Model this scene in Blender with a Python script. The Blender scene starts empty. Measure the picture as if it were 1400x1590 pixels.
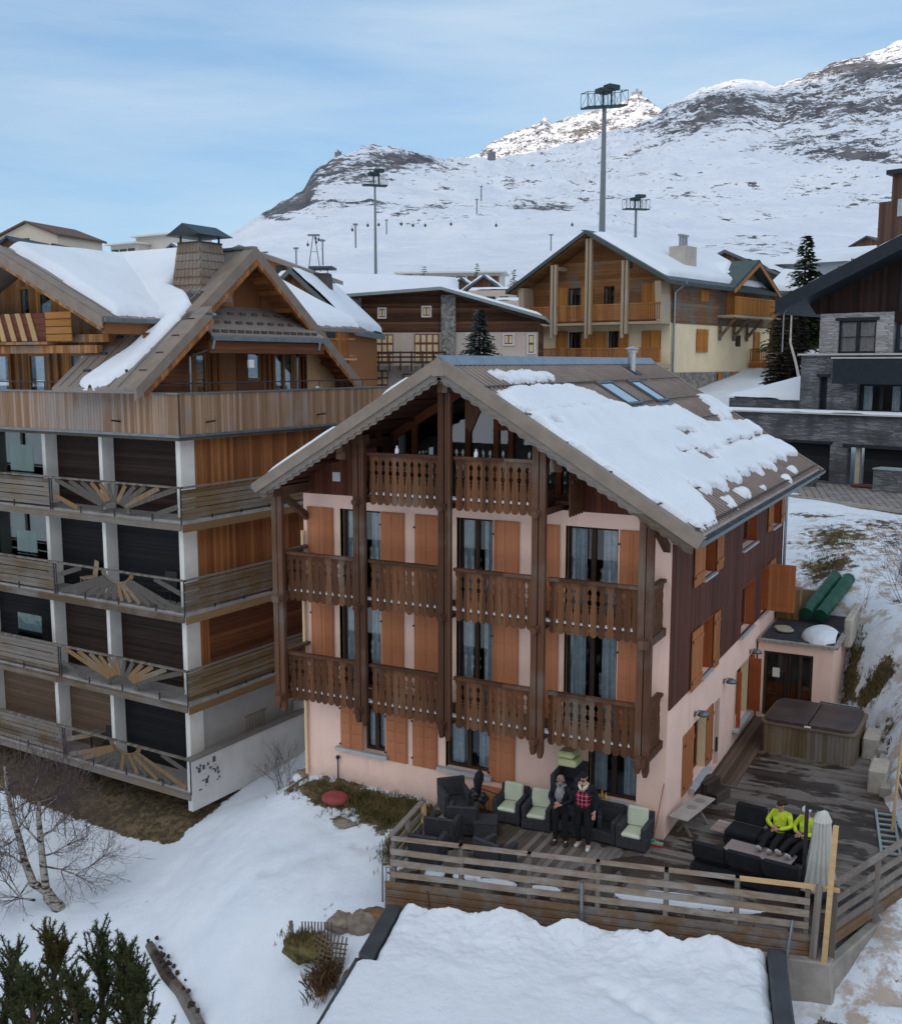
import bpy, math, random
import numpy as np
from mathutils import Matrix, Vector
random.seed(7)
S = bpy.context.scene
COL = S.collection
# ------------------------------------------------------------------ camera
CAMP = Vector((16.627, -23.2354, 7.7121)); YAW = -0.4807; PIT = -0.141; FPX = 1634.6
FW = Vector((math.sin(YAW)*math.cos(PIT), math.cos(YAW)*math.cos(PIT), math.sin(PIT)))
RT = Vector((math.cos(YAW), -math.sin(YAW), 0)); UP = RT.cross(FW)
cam = bpy.data.cameras.new('camera'); co = bpy.data.objects.new('camera', cam); COL.objects.link(co)
co.location = CAMP
co.rotation_euler = Matrix((RT, UP, -FW)).transposed().to_euler()
cam.sensor_fit = 'VERTICAL'; cam.sensor_height = 24.0; cam.lens = 24.0*FPX/1590.0
cam.clip_start = 0.2; cam.clip_end = 40000
S.camera = co
def ray(px, py): return FW + RT*((px-700)/FPX) - UP*((py-795)/FPX)
def onz(px, py, z): r = ray(px, py); return CAMP + r*((z-CAMP.z)/r.z)
def dep(px, py, d): return CAMP + ray(px, py)*d
# ------------------------------------------------------------------ light
SUN_EL = math.radians(9.0); SUN_AZ = YAW - math.radians(158)     # azimuth from +Y clockwise
w = bpy.data.worlds.new("World"); S.world = w; w.use_nodes = True
nt = w.node_tree; nt.nodes.clear()
out = nt.nodes.new('ShaderNodeOutputWorld'); bg = nt.nodes.new('ShaderNodeBackground')
sky = nt.nodes.new('ShaderNodeTexSky'); sky.sky_type = 'NISHITA'; sky.sun_disc = False
sky.sun_elevation = SUN_EL; sky.sun_rotation = SUN_AZ; sky.altitude = 1800
sky.air_density = 1.0; sky.dust_density = 0.6; sky.ozone_density = 1.0
tc = nt.nodes.new('ShaderNodeTexCoord'); mp = nt.nodes.new('ShaderNodeMapping')
mp.inputs['Scale'].default_value = (1.2, 1.2, 9.0); mp.inputs['Rotation'].default_value = (0.10, 0.12, 0.3)
nz = nt.nodes.new('ShaderNodeTexNoise'); nz.inputs['Scale'].default_value = 1.5; nz.inputs['Detail'].default_value = 7
nz.inputs['Roughness'].default_value = 0.55; nz.inputs['Distortion'].default_value = 0.25
rp = nt.nodes.new('ShaderNodeValToRGB'); rp.color_ramp.elements[0].position = 0.40; rp.color_ramp.elements[1].position = 0.76
rp.color_ramp.elements[0].color = (0,0,0,1); rp.color_ramp.elements[1].color = (.75,.75,.75,1)
mx = nt.nodes.new('ShaderNodeMix'); mx.data_type = 'RGBA'
nt.links.new(tc.outputs['Generated'], mp.inputs['Vector']); nt.links.new(mp.outputs[0], nz.inputs['Vector'])
nt.links.new(nz.outputs[0], rp.inputs[0]); nt.links.new(rp.outputs[0], mx.inputs[0])
mx.inputs[7].default_value = (2.3, 2.75, 3.15, 1)
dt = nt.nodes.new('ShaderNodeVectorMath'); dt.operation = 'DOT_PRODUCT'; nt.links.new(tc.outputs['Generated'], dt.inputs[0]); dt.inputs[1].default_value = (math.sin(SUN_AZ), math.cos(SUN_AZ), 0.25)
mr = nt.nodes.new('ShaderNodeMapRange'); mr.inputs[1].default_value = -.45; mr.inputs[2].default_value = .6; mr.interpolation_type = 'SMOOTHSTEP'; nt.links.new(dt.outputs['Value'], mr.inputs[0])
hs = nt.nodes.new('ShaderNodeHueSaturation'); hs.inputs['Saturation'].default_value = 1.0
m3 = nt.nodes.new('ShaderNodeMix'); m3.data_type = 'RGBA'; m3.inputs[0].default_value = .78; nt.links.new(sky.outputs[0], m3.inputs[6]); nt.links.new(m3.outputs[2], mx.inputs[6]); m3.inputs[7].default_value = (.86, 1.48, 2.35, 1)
nt.links.new(mx.outputs[2], hs.inputs['Color']); gl_ = nt.nodes.new('ShaderNodeMix'); gl_.data_type = 'RGBA'; nt.links.new(mr.outputs[0], gl_.inputs[0]); nt.links.new(hs.outputs[0], gl_.inputs[6]); gl_.inputs[7].default_value = (4.1, 4.3, 4.7, 1)   # added brightening of the sky on the sun's side, fills the shaded fronts
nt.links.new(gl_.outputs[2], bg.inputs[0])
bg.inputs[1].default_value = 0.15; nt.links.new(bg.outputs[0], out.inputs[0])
sl = bpy.data.lights.new('sun', 'SUN'); sl.energy = 2.3; sl.angle = math.radians(0.6); sl.color = (1.0, 0.78, 0.60)
so = bpy.data.objects.new('sun', sl); COL.objects.link(so)
sd = Vector((math.sin(SUN_AZ)*math.cos(SUN_EL), math.cos(SUN_AZ)*math.cos(SUN_EL), math.sin(SUN_EL)))
so.rotation_euler = sd.to_track_quat('Z', 'Y').to_euler()
S.view_settings.view_transform = 'Standard'; S.view_settings.look = 'None'; S.view_settings.gamma = 1.0
S.view_settings.exposure = 0.93
S.cycles.max_bounces = 6; S.cycles.diffuse_bounces = 3; S.cycles.transparent_max_bounces = 12
S.cycles.use_denoising = True
# ------------------------------------------------------------------ materials
def newmat(name, rough=.8, spec=.3):
    m = bpy.data.materials.new(name); m.use_nodes = True
    b = m.node_tree.nodes['Principled BSDF']; b.inputs['Roughness'].default_value = rough
    b.inputs['Specular IOR Level'].default_value = spec
    return m, m.node_tree, b
def nd(t, typ, **kw):
    n = t.nodes.new(typ)
    for k, v in kw.items():
        if k.startswith('i_'): n.inputs[k[2:]].default_value = v
        else: setattr(n, k, v)
    return n
def math_(t, op, a, b=None, c=None):
    n = t.nodes.new('ShaderNodeMath'); n.operation = op
    for i, v in enumerate((a, b, c)):
        if v is None: continue
        if isinstance(v, (int, float)): n.inputs[i].default_value = v
        else: t.links.new(v, n.inputs[i])
    return n.outputs[0]
def mixc(t, f, a, b, mode='MIX'):
    n = t.nodes.new('ShaderNodeMix'); n.data_type = 'RGBA'; n.blend_type = mode
    if isinstance(f, (int, float)): n.inputs[0].default_value = f
    else: t.links.new(f, n.inputs[0])
    for i, v in ((6, a), (7, b)):
        if isinstance(v, tuple): n.inputs[i].default_value = v+(1,) if len(v) == 3 else v
        else: t.links.new(v, n.inputs[i])
    return n.outputs[2]
def smooth(t, v, a, b):
    n = nd(t, 'ShaderNodeMapRange', interpolation_type='SMOOTHSTEP'); t.links.new(v, n.inputs[0])
    n.inputs[1].default_value = a; n.inputs[2].default_value = b
    return n.outputs[0]
def coords(t, scale=(1, 1, 1), kind='Object'):
    c = t.nodes.new('ShaderNodeTexCoord'); m = t.nodes.new('ShaderNodeMapping'); m.inputs['Scale'].default_value = scale
    t.links.new(c.outputs[kind], m.inputs[0]); return m.outputs[0]
def noise(t, vec, scale, detail=4, rough=.55):
    n = nd(t, 'ShaderNodeTexNoise'); n.inputs['Scale'].default_value = scale; n.inputs['Detail'].default_value = detail
    n.inputs['Roughness'].default_value = rough
    if vec is not None: t.links.new(vec, n.inputs['Vector'])
    return n.outputs[0]
def bump(t, b, h, strength=.3, dist=.02):
    n = nd(t, 'ShaderNodeBump'); n.inputs['Strength'].default_value = strength; n.inputs['Distance'].default_value = dist
    t.links.new(h, n.inputs['Height']); t.links.new(n.outputs[0], b.inputs['Normal'])
MC = {}
def plain(name, c, rough=.7, var=.18, scale=3., metal=0., spec=.3, bs=.15):
    k = ('p', name)
    if k in MC: return MC[k]
    m, t, b = newmat(name, rough, spec); b.inputs['Metallic'].default_value = metal
    v = coords(t); n = noise(t, v, scale, 6, .6)
    lo = tuple(x*(1-var) for x in c); hi = tuple(min(1, x*(1+var)) for x in c)
    t.links.new(mixc(t, smooth(t, n, .3, .7), lo, hi), b.inputs['Base Color'])
    if bs: bump(t, b, noise(t, v, scale*9, 3), bs, .01)
    MC[k] = m; return m
def wood(name, c1, c2, across='x', width=.14, grain='z', gap=.06, grey=0., greyc=(.16,.145,.13), rough=.75, patch=.5):
    k = ('w', name)
    if k in MC: return MC[k]
    m, t, b = newmat(name, rough, .2)
    tcn = t.nodes.new('ShaderNodeTexCoord'); sp = t.nodes.new('ShaderNodeSeparateXYZ'); t.links.new(tcn.outputs['Object'], sp.inputs[0])
    ax = sp.outputs['xyz'.index(across)]
    u = math_(t, 'DIVIDE', ax, width); fl = math_(t, 'FLOOR', u); fr = math_(t, 'FRACT', u)
    wn = nd(t, 'ShaderNodeTexWhiteNoise', noise_dimensions='1D'); t.links.new(fl, wn.inputs['W'])
    sc = [14., 14., 14.]; sc['xyz'.index(grain)] = .9
    mpn = t.nodes.new('ShaderNodeMapping'); mpn.inputs['Scale'].default_value = sc
    t.links.new(tcn.outputs['Object'], mpn.inputs[0])
    cmb = nd(t, 'ShaderNodeCombineXYZ'); t.links.new(math_(t, 'MULTIPLY', wn.outputs[0], 37.), cmb.inputs[0]); t.links.new(math_(t, 'MULTIPLY', wn.outputs[0], 11.), cmb.inputs[2])
    va = nd(t, 'ShaderNodeVectorMath', operation='ADD'); t.links.new(mpn.outputs[0], va.inputs[0]); t.links.new(cmb.outputs[0], va.inputs[1])
    g = noise(t, va.outputs[0], 1., 5, .65)
    mixf = math_(t, 'ADD', math_(t, 'MULTIPLY', g, .75), math_(t, 'MULTIPLY', math_(t, 'SUBTRACT', wn.outputs[0], .5), .5))
    colr = mixc(t, smooth(t, mixf, .1, .75), c1, c2)
    if grey:
        pn = noise(t, tcn.outputs['Object'], patch, 5, .6)
        gf = math_(t, 'MULTIPLY', smooth(t, math_(t, 'ADD', pn, math_(t, 'MULTIPLY', wn.outputs[0], .16)), .62-.35*grey, .85-.35*grey), .92)
        gc = mixc(t, g, tuple(x*.6 for x in greyc), tuple(min(1, x*1.5) for x in greyc))
        colr = mixc(t, gf, colr, gc)
    gp = math_(t, 'ABSOLUTE', math_(t, 'SUBTRACT', fr, .5))
    gm = smooth(t, gp, .5-gap, .5)
    colr = mixc(t, math_(t, 'MULTIPLY', gm, .8 if gap else 0.), colr, tuple(x*.15 for x in c1))
    t.links.new(colr, b.inputs['Base Color'])
    bump(t, b, math_(t, 'SUBTRACT', math_(t, 'MULTIPLY', g, .35), gm), .5, .012)
    MC[k] = m; return m
def stonem(name, c1, c2, mortar, sx=2., sz=4., dark=.5):
    m, t, b = newmat(name, .9, .2)
    c = t.nodes.new('ShaderNodeTexCoord'); mp = t.nodes.new('ShaderNodeMapping'); mp.inputs['Scale'].default_value = (sx, sx, sz); t.links.new(c.outputs['Object'], mp.inputs[0])
    vo = nd(t, 'ShaderNodeTexVoronoi', feature='F1'); vo.inputs['Scale'].default_value = 1.; vo.inputs['Randomness'].default_value = .8; t.links.new(mp.outputs[0], vo.inputs['Vector'])
    ve = nd(t, 'ShaderNodeTexVoronoi', feature='DISTANCE_TO_EDGE'); ve.inputs['Scale'].default_value = 1.; ve.inputs['Randomness'].default_value = .8; t.links.new(mp.outputs[0], ve.inputs['Vector'])
    sp = nd(t, 'ShaderNodeSeparateColor'); t.links.new(vo.outputs['Color'], sp.inputs[0])
    col = mixc(t, sp.outputs[0], c1, c2)
    n = noise(t, c.outputs['Object'], .7, 5)
    col = mixc(t, math_(t, 'MULTIPLY', smooth(t, n, .4, .65), dark), col, tuple(x*.5 for x in c1))
    e = smooth(t, ve.outputs[0], .0, .08)
    col = mixc(t, e, mortar, col)
    t.links.new(col, b.inputs['Base Color']); bump(t, b, math_(t, 'ADD', e, math_(t, 'MULTIPLY', sp.outputs[1], .6)), .7, .04)
    return m
def snowmat(name, c=(.80,.83,.87), dirt=0., bs=.35, scale=2.):
    m, t, b = newmat(name, .65, .25)
    b.inputs['Subsurface Weight'].default_value = 0.0
    v = coords(t); n = noise(t, v, scale*.35, 5, .6)
    col = mixc(t, smooth(t, n, .3, .7), tuple(x*.93 for x in c), c)
    if dirt:
        d = noise(t, v, 3.2, 8, .72)
        col = mixc(t, math_(t, 'MULTIPLY', smooth(t, d, .50, .72), dirt), col, (.33,.27,.22))
        d2 = noise(t, v, 14., 4, .6)
        col = mixc(t, smooth(t, d2, .71, .76), col, (.06,.045,.035))
    t.links.new(col, b.inputs['Base Color'])
    h = math_(t, 'ADD', noise(t, v, scale, 6, .6), math_(t, 'MULTIPLY', noise(t, v, scale*12, 3), .12))
    bump(t, b, h, bs, .12)
    return m
def glassmat(name='window_glass', tint=(.8,.85,.88), refl=.0):
    if ('g', name) in MC: return MC[('g', name)]
    m = bpy.data.materials.new(name); m.use_nodes = True; t = m.node_tree; t.nodes.clear()
    o = nd(t, 'ShaderNodeOutputMaterial'); tr = nd(t, 'ShaderNodeBsdfTransparent'); tr.inputs[0].default_value = tint+(1,)
    gl = nd(t, 'ShaderNodeBsdfGlossy'); gl.inputs['Roughness'].default_value = .03; gl.inputs[0].default_value = (.9,.93,.95,1)
    n = noise(t, coords(t), 1.3, 2); bp = nd(t, 'ShaderNodeBump'); bp.inputs['Strength'].default_value = .06; bp.inputs['Distance'].default_value = .05; t.links.new(n, bp.inputs['Height']); t.links.new(bp.outputs[0], gl.inputs['Normal'])
    f = nd(t, 'ShaderNodeFresnel'); f.inputs[0].default_value = 1.5
    mx = nd(t, 'ShaderNodeMixShader'); t.links.new(math_(t, 'MAXIMUM', math_(t, 'MULTIPLY_ADD', f.outputs[0], .7, refl), refl), mx.inputs[0]); t.links.new(tr.outputs[0], mx.inputs[1]); t.links.new(gl.outputs[0], mx.inputs[2])
    t.links.new(mx.outputs[0], o.inputs[0]); MC[('g', name)] = m; return m
# ------------------------------------------------------------------ mesh building
I4 = Matrix.Identity(4)
class MB:
    def __init__(s, M=None): s.v = []; s.f = []; s.M = M or I4; s.mi = []; s.cur = 0; s.pc = []
    def add(s, vs, fs):
        k = len(s.v); s.v += [tuple(s.M @ Vector(v)) for v in vs]
        s.f += [tuple(i+k for i in f) for f in fs]; s.mi += [s.cur]*len(fs); s.pc.append((k, len(s.v), len(s.f)-len(fs), len(s.f)))
    def hexa(s, p):      # 8 points: bottom 4 ccw, top 4 ccw
        s.add(p, [(3,2,1,0),(4,5,6,7),(0,1,5,4),(1,2,6,5),(2,3,7,6),(3,0,4,7)])
    def box(s, x0, x1, y0, y1, z0, z1):
        if x0 > x1: x0, x1 = x1, x0
        if y0 > y1: y0, y1 = y1, y0
        if z0 > z1: z0, z1 = z1, z0
        s.hexa([(x0,y0,z0),(x1,y0,z0),(x1,y1,z0),(x0,y1,z0),(x0,y0,z1),(x1,y0,z1),(x1,y1,z1),(x0,y1,z1)])
    def bar(s, a, b, w, h, up=(0,0,1)):   # box beam from a to b, w sideways, h along up
        a = Vector(a); b = Vector(b); d = (b-a).normalized(); sd_ = d.cross(Vector(up))
        if sd_.length < 1e-4: sd_ = d.cross(Vector((1,0,0)))
        sd_.normalize(); u_ = sd_.cross(d); sd_ *= w/2; u_ *= h/2
        s.hexa([a-sd_-u_, a+sd_-u_, b+sd_-u_, b-sd_-u_, a-sd_+u_, a+sd_+u_, b+sd_+u_, b-sd_+u_])
    def prism(s, pts, ext):   # planar polygon extruded by vector
        n = len(pts); e = Vector(ext); q = [Vector(p) for p in pts]
        s.add(q+[p+e for p in q], [tuple(range(n))[::-1], tuple(range(n, 2*n))]+[(i, (i+1) % n, (i+1) % n+n, i+n) for i in range(n)])
    def tube(s, pts, rad, n=8, cap=True):
        pts = [Vector(p) for p in pts]; rad = rad if isinstance(rad, (list, tuple)) else [rad]*len(pts)
        vs = []; ref = None
        for i, p in enumerate(pts):
            d = (pts[min(i+1, len(pts)-1)]-pts[max(i-1, 0)]).normalized()
            if ref is None: ref = Vector((1,0,0)) if abs(d.x) < .8 else Vector((0,1,0))
            a = (ref-d*ref.dot(d)).normalized(); ref = a; b = d.cross(a)
            vs += [p+(a*math.cos(2*math.pi*j/n)+b*math.sin(2*math.pi*j/n))*rad[i] for j in range(n)]
        fs = [(i*n+j, i*n+(j+1) % n, (i+1)*n+(j+1) % n, (i+1)*n+j) for i in range(len(pts)-1) for j in range(n)]
        if cap: fs += [tuple(range(n))[::-1], tuple((len(pts)-1)*n+j for j in range(n))]
        s.add(vs, fs)
    def blob(s, c, r, n=8, m=6, jit=0., rnd=None):   # ellipsoid with jitter
        rnd = rnd or random; vs = []; fs = []
        for i in range(m+1):
            t = math.pi*i/m
            for j in range(n):
                a = 2*math.pi*j/n; k = 1+jit*(rnd.random()-.5)
                vs.append((c[0]+r[0]*math.sin(t)*math.cos(a)*k, c[1]+r[1]*math.sin(t)*math.sin(a)*k, c[2]+r[2]*math.cos(t)*k))
        for i in range(m):
            for j in range(n): fs.append((i*n+j, (i+1)*n+j, (i+1)*n+(j+1) % n, i*n+(j+1) % n))
        s.add(vs, fs)
    def each(s, name, mat, parent, **kw):      # every added piece becomes a part of its own
        r = []
        for (v0, v1, f0, f1) in s.pc:
            q = MB(); q.v = s.v[v0:v1]; q.f = [tuple(i-v0 for i in f) for f in s.f[f0:f1]]; q.mi = s.mi[f0:f1]; r.append(q.build(name, mat, parent, **kw))
        return r
    def build(s, name, mat, parent=None, smooth=False, bevel=0.):
        me = bpy.data.meshes.new(name)
        vs = s.v
        if parent is not None:
            inv = WORLD[parent.name].inverted(); vs = [tuple(inv @ Vector(v)) for v in vs]; loc = I4
            M = WORLD[parent.name]
        elif vs:
            a = np.array(vs); c = Vector(((a[:,0].min()+a[:,0].max())/2, (a[:,1].min()+a[:,1].max())/2, a[:,2].min()))
            M = Matrix.Translation(c); inv = M.inverted(); vs = [tuple(inv @ Vector(v)) for v in vs]
        me.from_pydata(vs, [], s.f)
        if isinstance(mat, (list, tuple)):
            for q in mat: me.materials.append(q)
            me.polygons.foreach_set('material_index', s.mi)
        elif mat: me.materials.append(mat)
        if smooth: me.shade_smooth()
        me.update()
        o = bpy.data.objects.new(name, me); COL.objects.link(o)
        if parent is not None: o.parent = parent; CH.setdefault(parent.name, []).append(o)
        else: o.matrix_world = M
        WORLD[o.name] = M
        if bevel:
            bm = o.modifiers.new('bevel', 'BEVEL'); bm.width = bevel; bm.segments = 1; bm.limit_method = 'ANGLE'
        return o
WORLD = {}; CH = {}
def tag(o, label=None, cat=None, group=None, kind=None):
    if label: o['label'] = label
    if cat: o['category'] = cat
    if group: o['group'] = group
    if kind: o['kind'] = kind
    return o
def thing(name, label, cat, loc=(0,0,0), rz=0., group=None):
    o = bpy.data.objects.new(name, None); COL.objects.link(o); o.location = loc; o.rotation_euler = (0,0,rz)
    o.empty_display_size = .3
    WORLD[o.name] = Matrix.Translation(Vector(loc)) @ Matrix.Rotation(rz, 4, 'Z')
    return tag(o, label, cat, group)
def kids(o): return list(CH.get(o.name, []))
def dup(o, loc, rz=None, label=None, parent=None, scale=None):
    c = o.copy(); COL.objects.link(c)
    if parent is None:
        c.location = loc
        if rz is not None: c.rotation_euler = (0,0,rz)
        if scale: c.scale = scale
        WORLD[c.name] = Matrix.Translation(Vector(loc)) @ Matrix.Rotation(rz or 0, 4, 'Z')
        if label: c['label'] = label
    else: c.parent = parent; WORLD[c.name] = WORLD[parent.name]; CH.setdefault(parent.name, []).append(c)
    for k in kids(o): dup(k, None, parent=c)
    return c
def frameM(o, th): return Matrix.Translation(Vector(o)) @ Matrix.Rotation(th, 4, 'Z')
# value-noise fbm (numpy)
def vnoise(x, y, seed=0):
    xi = np.floor(x).astype(np.int64); yi = np.floor(y).astype(np.int64); xf = x-xi; yf = y-yi
    def h(a, b):
        n = (a*374761393+b*668265263+seed*1274126177) & 0x7fffffff
        n = ((n ^ (n >> 13))*1274126177) & 0x7fffffff
        return ((n ^ (n >> 16)) & 0xffff)/65535.
    u = xf*xf*(3-2*xf); v = yf*yf*(3-2*yf)
    return (h(xi,yi)*(1-u)+h(xi+1,yi)*u)*(1-v)+(h(xi,yi+1)*(1-u)+h(xi+1,yi+1)*u)*v
def fbm(x, y, oct=5, seed=0, gain=.5):
    r = 0.*x; a = 1.; s = 0.
    for i in range(oct): r = r+a*vnoise(x*2**i, y*2**i, seed+i*17); s += a; a *= gain
    return r/s-.5
def sheet(name, X, Y, Z, mat, parent=None, attr=None, smooth=True, mask=None):
    n, m = X.shape; vs = np.stack([X.ravel(), Y.ravel(), Z.ravel()], 1)
    idx = np.arange(n*m).reshape(n, m)
    a = idx[:-1,:-1].ravel(); b = idx[:-1,1:].ravel(); c = idx[1:,1:].ravel(); d = idx[1:,:-1].ravel()
    f = np.stack([a,b,c,d], 1)
    if mask is not None: f = f[mask[:-1,:-1].ravel() | mask[1:,1:].ravel() | mask[:-1,1:].ravel() | mask[1:,:-1].ravel()]
    if parent is not None:
        inv = np.array(WORLD[parent.name].inverted()); vs = vs @ inv[:3,:3].T+inv[:3,3]
    me = bpy.data.meshes.new(name)
    if mask is not None:
        used = np.unique(f); rm = -np.ones(len(vs), int); rm[used] = np.arange(len(used)); vs = vs[used]; f = rm[f]
        if attr: attr = {k: v.ravel()[used] for k, v in attr.items()}
    me.from_pydata(vs.tolist(), [], f.tolist()); me.materials.append(mat)
    if attr:
        for k, v in attr.items():
            at_ = me.attributes.new(k, 'FLOAT', 'POINT'); at_.data.foreach_set('value', np.asarray(v, float).ravel())
    if smooth: me.shade_smooth()
    o = bpy.data.objects.new(name, me); COL.objects.link(o)
    if parent is not None: o.parent = parent; WORLD[o.name] = WORLD[parent.name]; CH.setdefault(parent.name, []).append(o)
    else: WORLD[o.name] = I4
    return o
def wall(m, u0, u1, z0, top, ops, P, thk=.3):
    """wall of boxes with openings; top: list of (u,z) points; ops: (u0,u1,z0,z1)"""
    if isinstance(top, (int, float)): top = [(u0, top), (u1, top)]
    MM = m.M; m.M = I4      # P already maps to world space
    def tz(u): return float(np.interp(u, [p[0] for p in top], [p[1] for p in top]))
    br = sorted({u0, u1} | {v for o in ops for v in o[:2] if u0 < v < u1} | {p[0] for p in top if u0 < p[0] < u1})
    for a, b in zip(br[:-1], br[1:]):
        if b-a < 1e-4: continue
        oo = sorted([o for o in ops if o[0] < b-1e-4 and o[1] > a+1e-4], key=lambda o: o[2])
        z = z0
        for o in oo:
            if o[2] > z+1e-4: m.hexa([P(a,0,z),P(b,0,z),P(b,thk,z),P(a,thk,z),P(a,0,o[2]),P(b,0,o[2]),P(b,thk,o[2]),P(a,thk,o[2])])
            z = max(z, o[3])
        if tz(a) > z+1e-3 or tz(b) > z+1e-3:
            za, zb = max(tz(a), z+1e-3), max(tz(b), z+1e-3)
            m.hexa([P(a,0,z),P(b,0,z),P(b,thk,z),P(a,thk,z),P(a,0,za),P(b,0,zb),P(b,thk,zb),P(a,thk,za)])
    m.M = MM
def rbox(m, P, u0, u1, w0, w1, z0, z1):
    if w0 > w1: w0, w1 = w1, w0
    m.hexa([P(u0,w0,z0),P(u1,w0,z0),P(u1,w1,z0),P(u0,w1,z0),P(u0,w0,z1),P(u1,w0,z1),P(u1,w1,z1),P(u0,w1,z1)])
WOODDK = wood('dark_window_wood', (.035,.022,.015), (.07,.045,.03), gap=0, grain='z')
CURT = plain('curtain_cloth', (.72,.71,.69), .9, .15, 8)
def window(par, P, u0, u1, z0, z1, fm, depth=.14, leaves=2, curtain=.25, bars=0, fw=.07, glass=None, label=None, name='window'):
    m = MB()
    rbox(m, P, u0, u0+fw, depth, depth+.07, z0, z1); rbox(m, P, u1-fw, u1, depth, depth+.07, z0, z1)
    rbox(m, P, u0+fw, u1-fw, depth, depth+.07, z0, z0+fw*1.2); rbox(m, P, u0+fw, u1-fw, depth, depth+.07, z1-fw, z1)
    for k in range(1, leaves):
        c = u0+(u1-u0)*k/leaves; rbox(m, P, c-fw*.8, c+fw*.8, depth-.015, depth+.072, z0+fw*1.2, z1-fw)
    for k in range(1, bars+1):
        c = z0+(z1-z0)*k/(bars+1); rbox(m, P, u0+fw, u1-fw, depth+.005, depth+.06, c-.02, c+.02)
    f = m.build(name, fm, par)
    if label: f['label'] = label
    g = MB(); rbox(g, P, u0+fw*.5, u1-fw*.5, depth+.03, depth+.04, z0+fw*.5, z1-fw*.5); g.build('pane', glass or glassmat(), f)
    if curtain:
        for sgn in (0, 1):
            c = MB(); n = 12; wd = (u1-u0)*curtain; vs = []
            for i in range(n+1):
                uu = (u0+.03+wd*i/n) if sgn == 0 else (u1-.03-wd*i/n); d = depth+.13+.03*math.sin(i*2.4)
                vs += [P(uu, d, z0+.02), P(uu, d, z1-.02)]
            c.add(vs, [(2*i, 2*i+2, 2*i+3, 2*i+1) for i in range(n)]); c.build('curtain', CURT, f)
    return f
# ================================================================== terrain
GP = np.array([(0.1,0,-3.72),(3.4,0,-3.72),(1.6,-1.1,-3.95),(4.4,-1.6,-4.0),(4.6,-3.2,-4.15),(6,-3,-4.5),(8,-2,-4.5),(10,-1,-4.6),(12,0,-4.6),(13,4,-4.6),(13,8,-4.6),(11.5,12.5,-4.6),(10.5,5,-4.6),
 (5,5,-4),(5,12,-3),(-1,2,-4.7),(-1.2,6,-4.2),(-2.5,3,-5.1),(-3.7,4.4,-5.4),(-3.5,9,-5.2),(-1.5,12,-3.6),(-3,16,-2),(-0.6,-1,-4.3),(-2,-1.4,-5.2),(-3,-0.8,-5.7),
 (-4.3,-0.8,-6.1),(-5,-.2,-6.0),(-8,.3,-6.1),(-13,.8,-6.0),(-20,1.5,-5.5),(-8,-1,-6.5),(-13,-1,-6.5),(-6.2,-2.6,-6.95),(-5.6,-4.4,-7.3),(-10,-4,-7.4),(-15,-4,-7.3),(-9,-8,-9),
 (-3.2,-3.4,-6.6),(-2,-2.9,-5.9),(-1.5,-4.6,-6.55),(-0.4,-5.6,-6.9),(1.2,-6.6,-7.0),(0,-3.4,-5.0),(2,-2.4,-4.25),(3.4,-3.4,-4.25),(2.2,-4.3,-4.75),(1,-5.2,-5.7),(3.6,-5.0,-4.75),(4.9,-5.3,-4.6),(4.0,-6.3,-5.6),(3.6,-8,-6.6),(-2,-6.5,-7.6),(-1,-8,-8),(-4,-8,-8.6),(2,-9.5,-8),
 (5.6,-5.2,-4.5),(8,-4.8,-4.8),(11,-4,-4.9),(13,-3.6,-5.0),(8,-7,-6),(12,-7,-6.5),(8,-12,-8),(14.2,-3.6,-5.1),(14.6,-4.6,-5.3),(15.3,-3.2,-4.6),(15,-1.6,-4.2),(15.9,-.5,-3.9),(16.5,-3,-4.6),(16.2,1.2,-3.5),(15.6,3,-3.1),(17,-7,-5.9),(20,-5,-5.2),(20,0,-3.6),
 (15.4,5.5,-2.7),(15.0,8,-2.0),(14.2,11,-1.5),(13.2,12.6,-1.2),(12.9,14.2,-.6),(11.5,14.8,-.5),(11,16,-.3),(10.6,18,.1),(15,15,-.3),(19,10,-1.1),(19,16,.1),(25,8,-1),(12,21,.6),(16,22,.8),(10.5,22.5,.7),(22,22,.9),
 (8,27,1.1),(12,27,1.1),(16,27,1.1),(24,27,1.1),(8,40,1.2),(14,40,1.3),(24,40,1.5),(4,28,1.0),(0,24,-.2),(-4,30,.6),(-14,24,-2),(-14,40,1.5),(-30,14,-4),(-30,35,0),(-20,60,4),(-25,45,3),(-6,57,5.1),(0,60,5.6),(10,62,6.5),(-18,46,3.8),(-45,50,2),(-60,100,7),(0,110,13),(60,110,18),(45,45,4),(90,60,10),(45,-20,-8),(-40,-30,-15),(0,-30,-12),(20,-28,-10),(-60,0,-10),(-100,60,-2),(-20,100,11),(0,165,17),(-80,165,14),(80,165,24),(-160,120,6),(160,100,25),(160,0,8),(-160,-20,-20),(0,-60,-22),(60,-60,-20),(-70,-70,-30)], float)
def _k(r): return np.where(r > 0, r*r*np.log(r+1e-9), 0.)
_n = len(GP); _r = np.hypot(GP[:,None,0]-GP[None,:,0], GP[:,None,1]-GP[None,:,1])
_A = np.zeros((_n+3, _n+3)); _A[:_n,:_n] = _k(_r)+np.eye(_n)*.15; _A[:_n,_n] = 1; _A[:_n,_n+1:] = GP[:,:2]; _A[_n:,:_n] = _A[:_n,_n:].T
_W = np.linalg.solve(_A, np.concatenate([GP[:,2], [0,0,0]]))
def ground(x, y):
    x = np.asarray(x, float); y = np.asarray(y, float)
    z = _W[_n]+_W[_n+1]*x+_W[_n+2]*y
    for i in range(_n): z = z+_W[i]*_k(np.hypot(x-GP[i,0], y-GP[i,1]))
    return z
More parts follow.
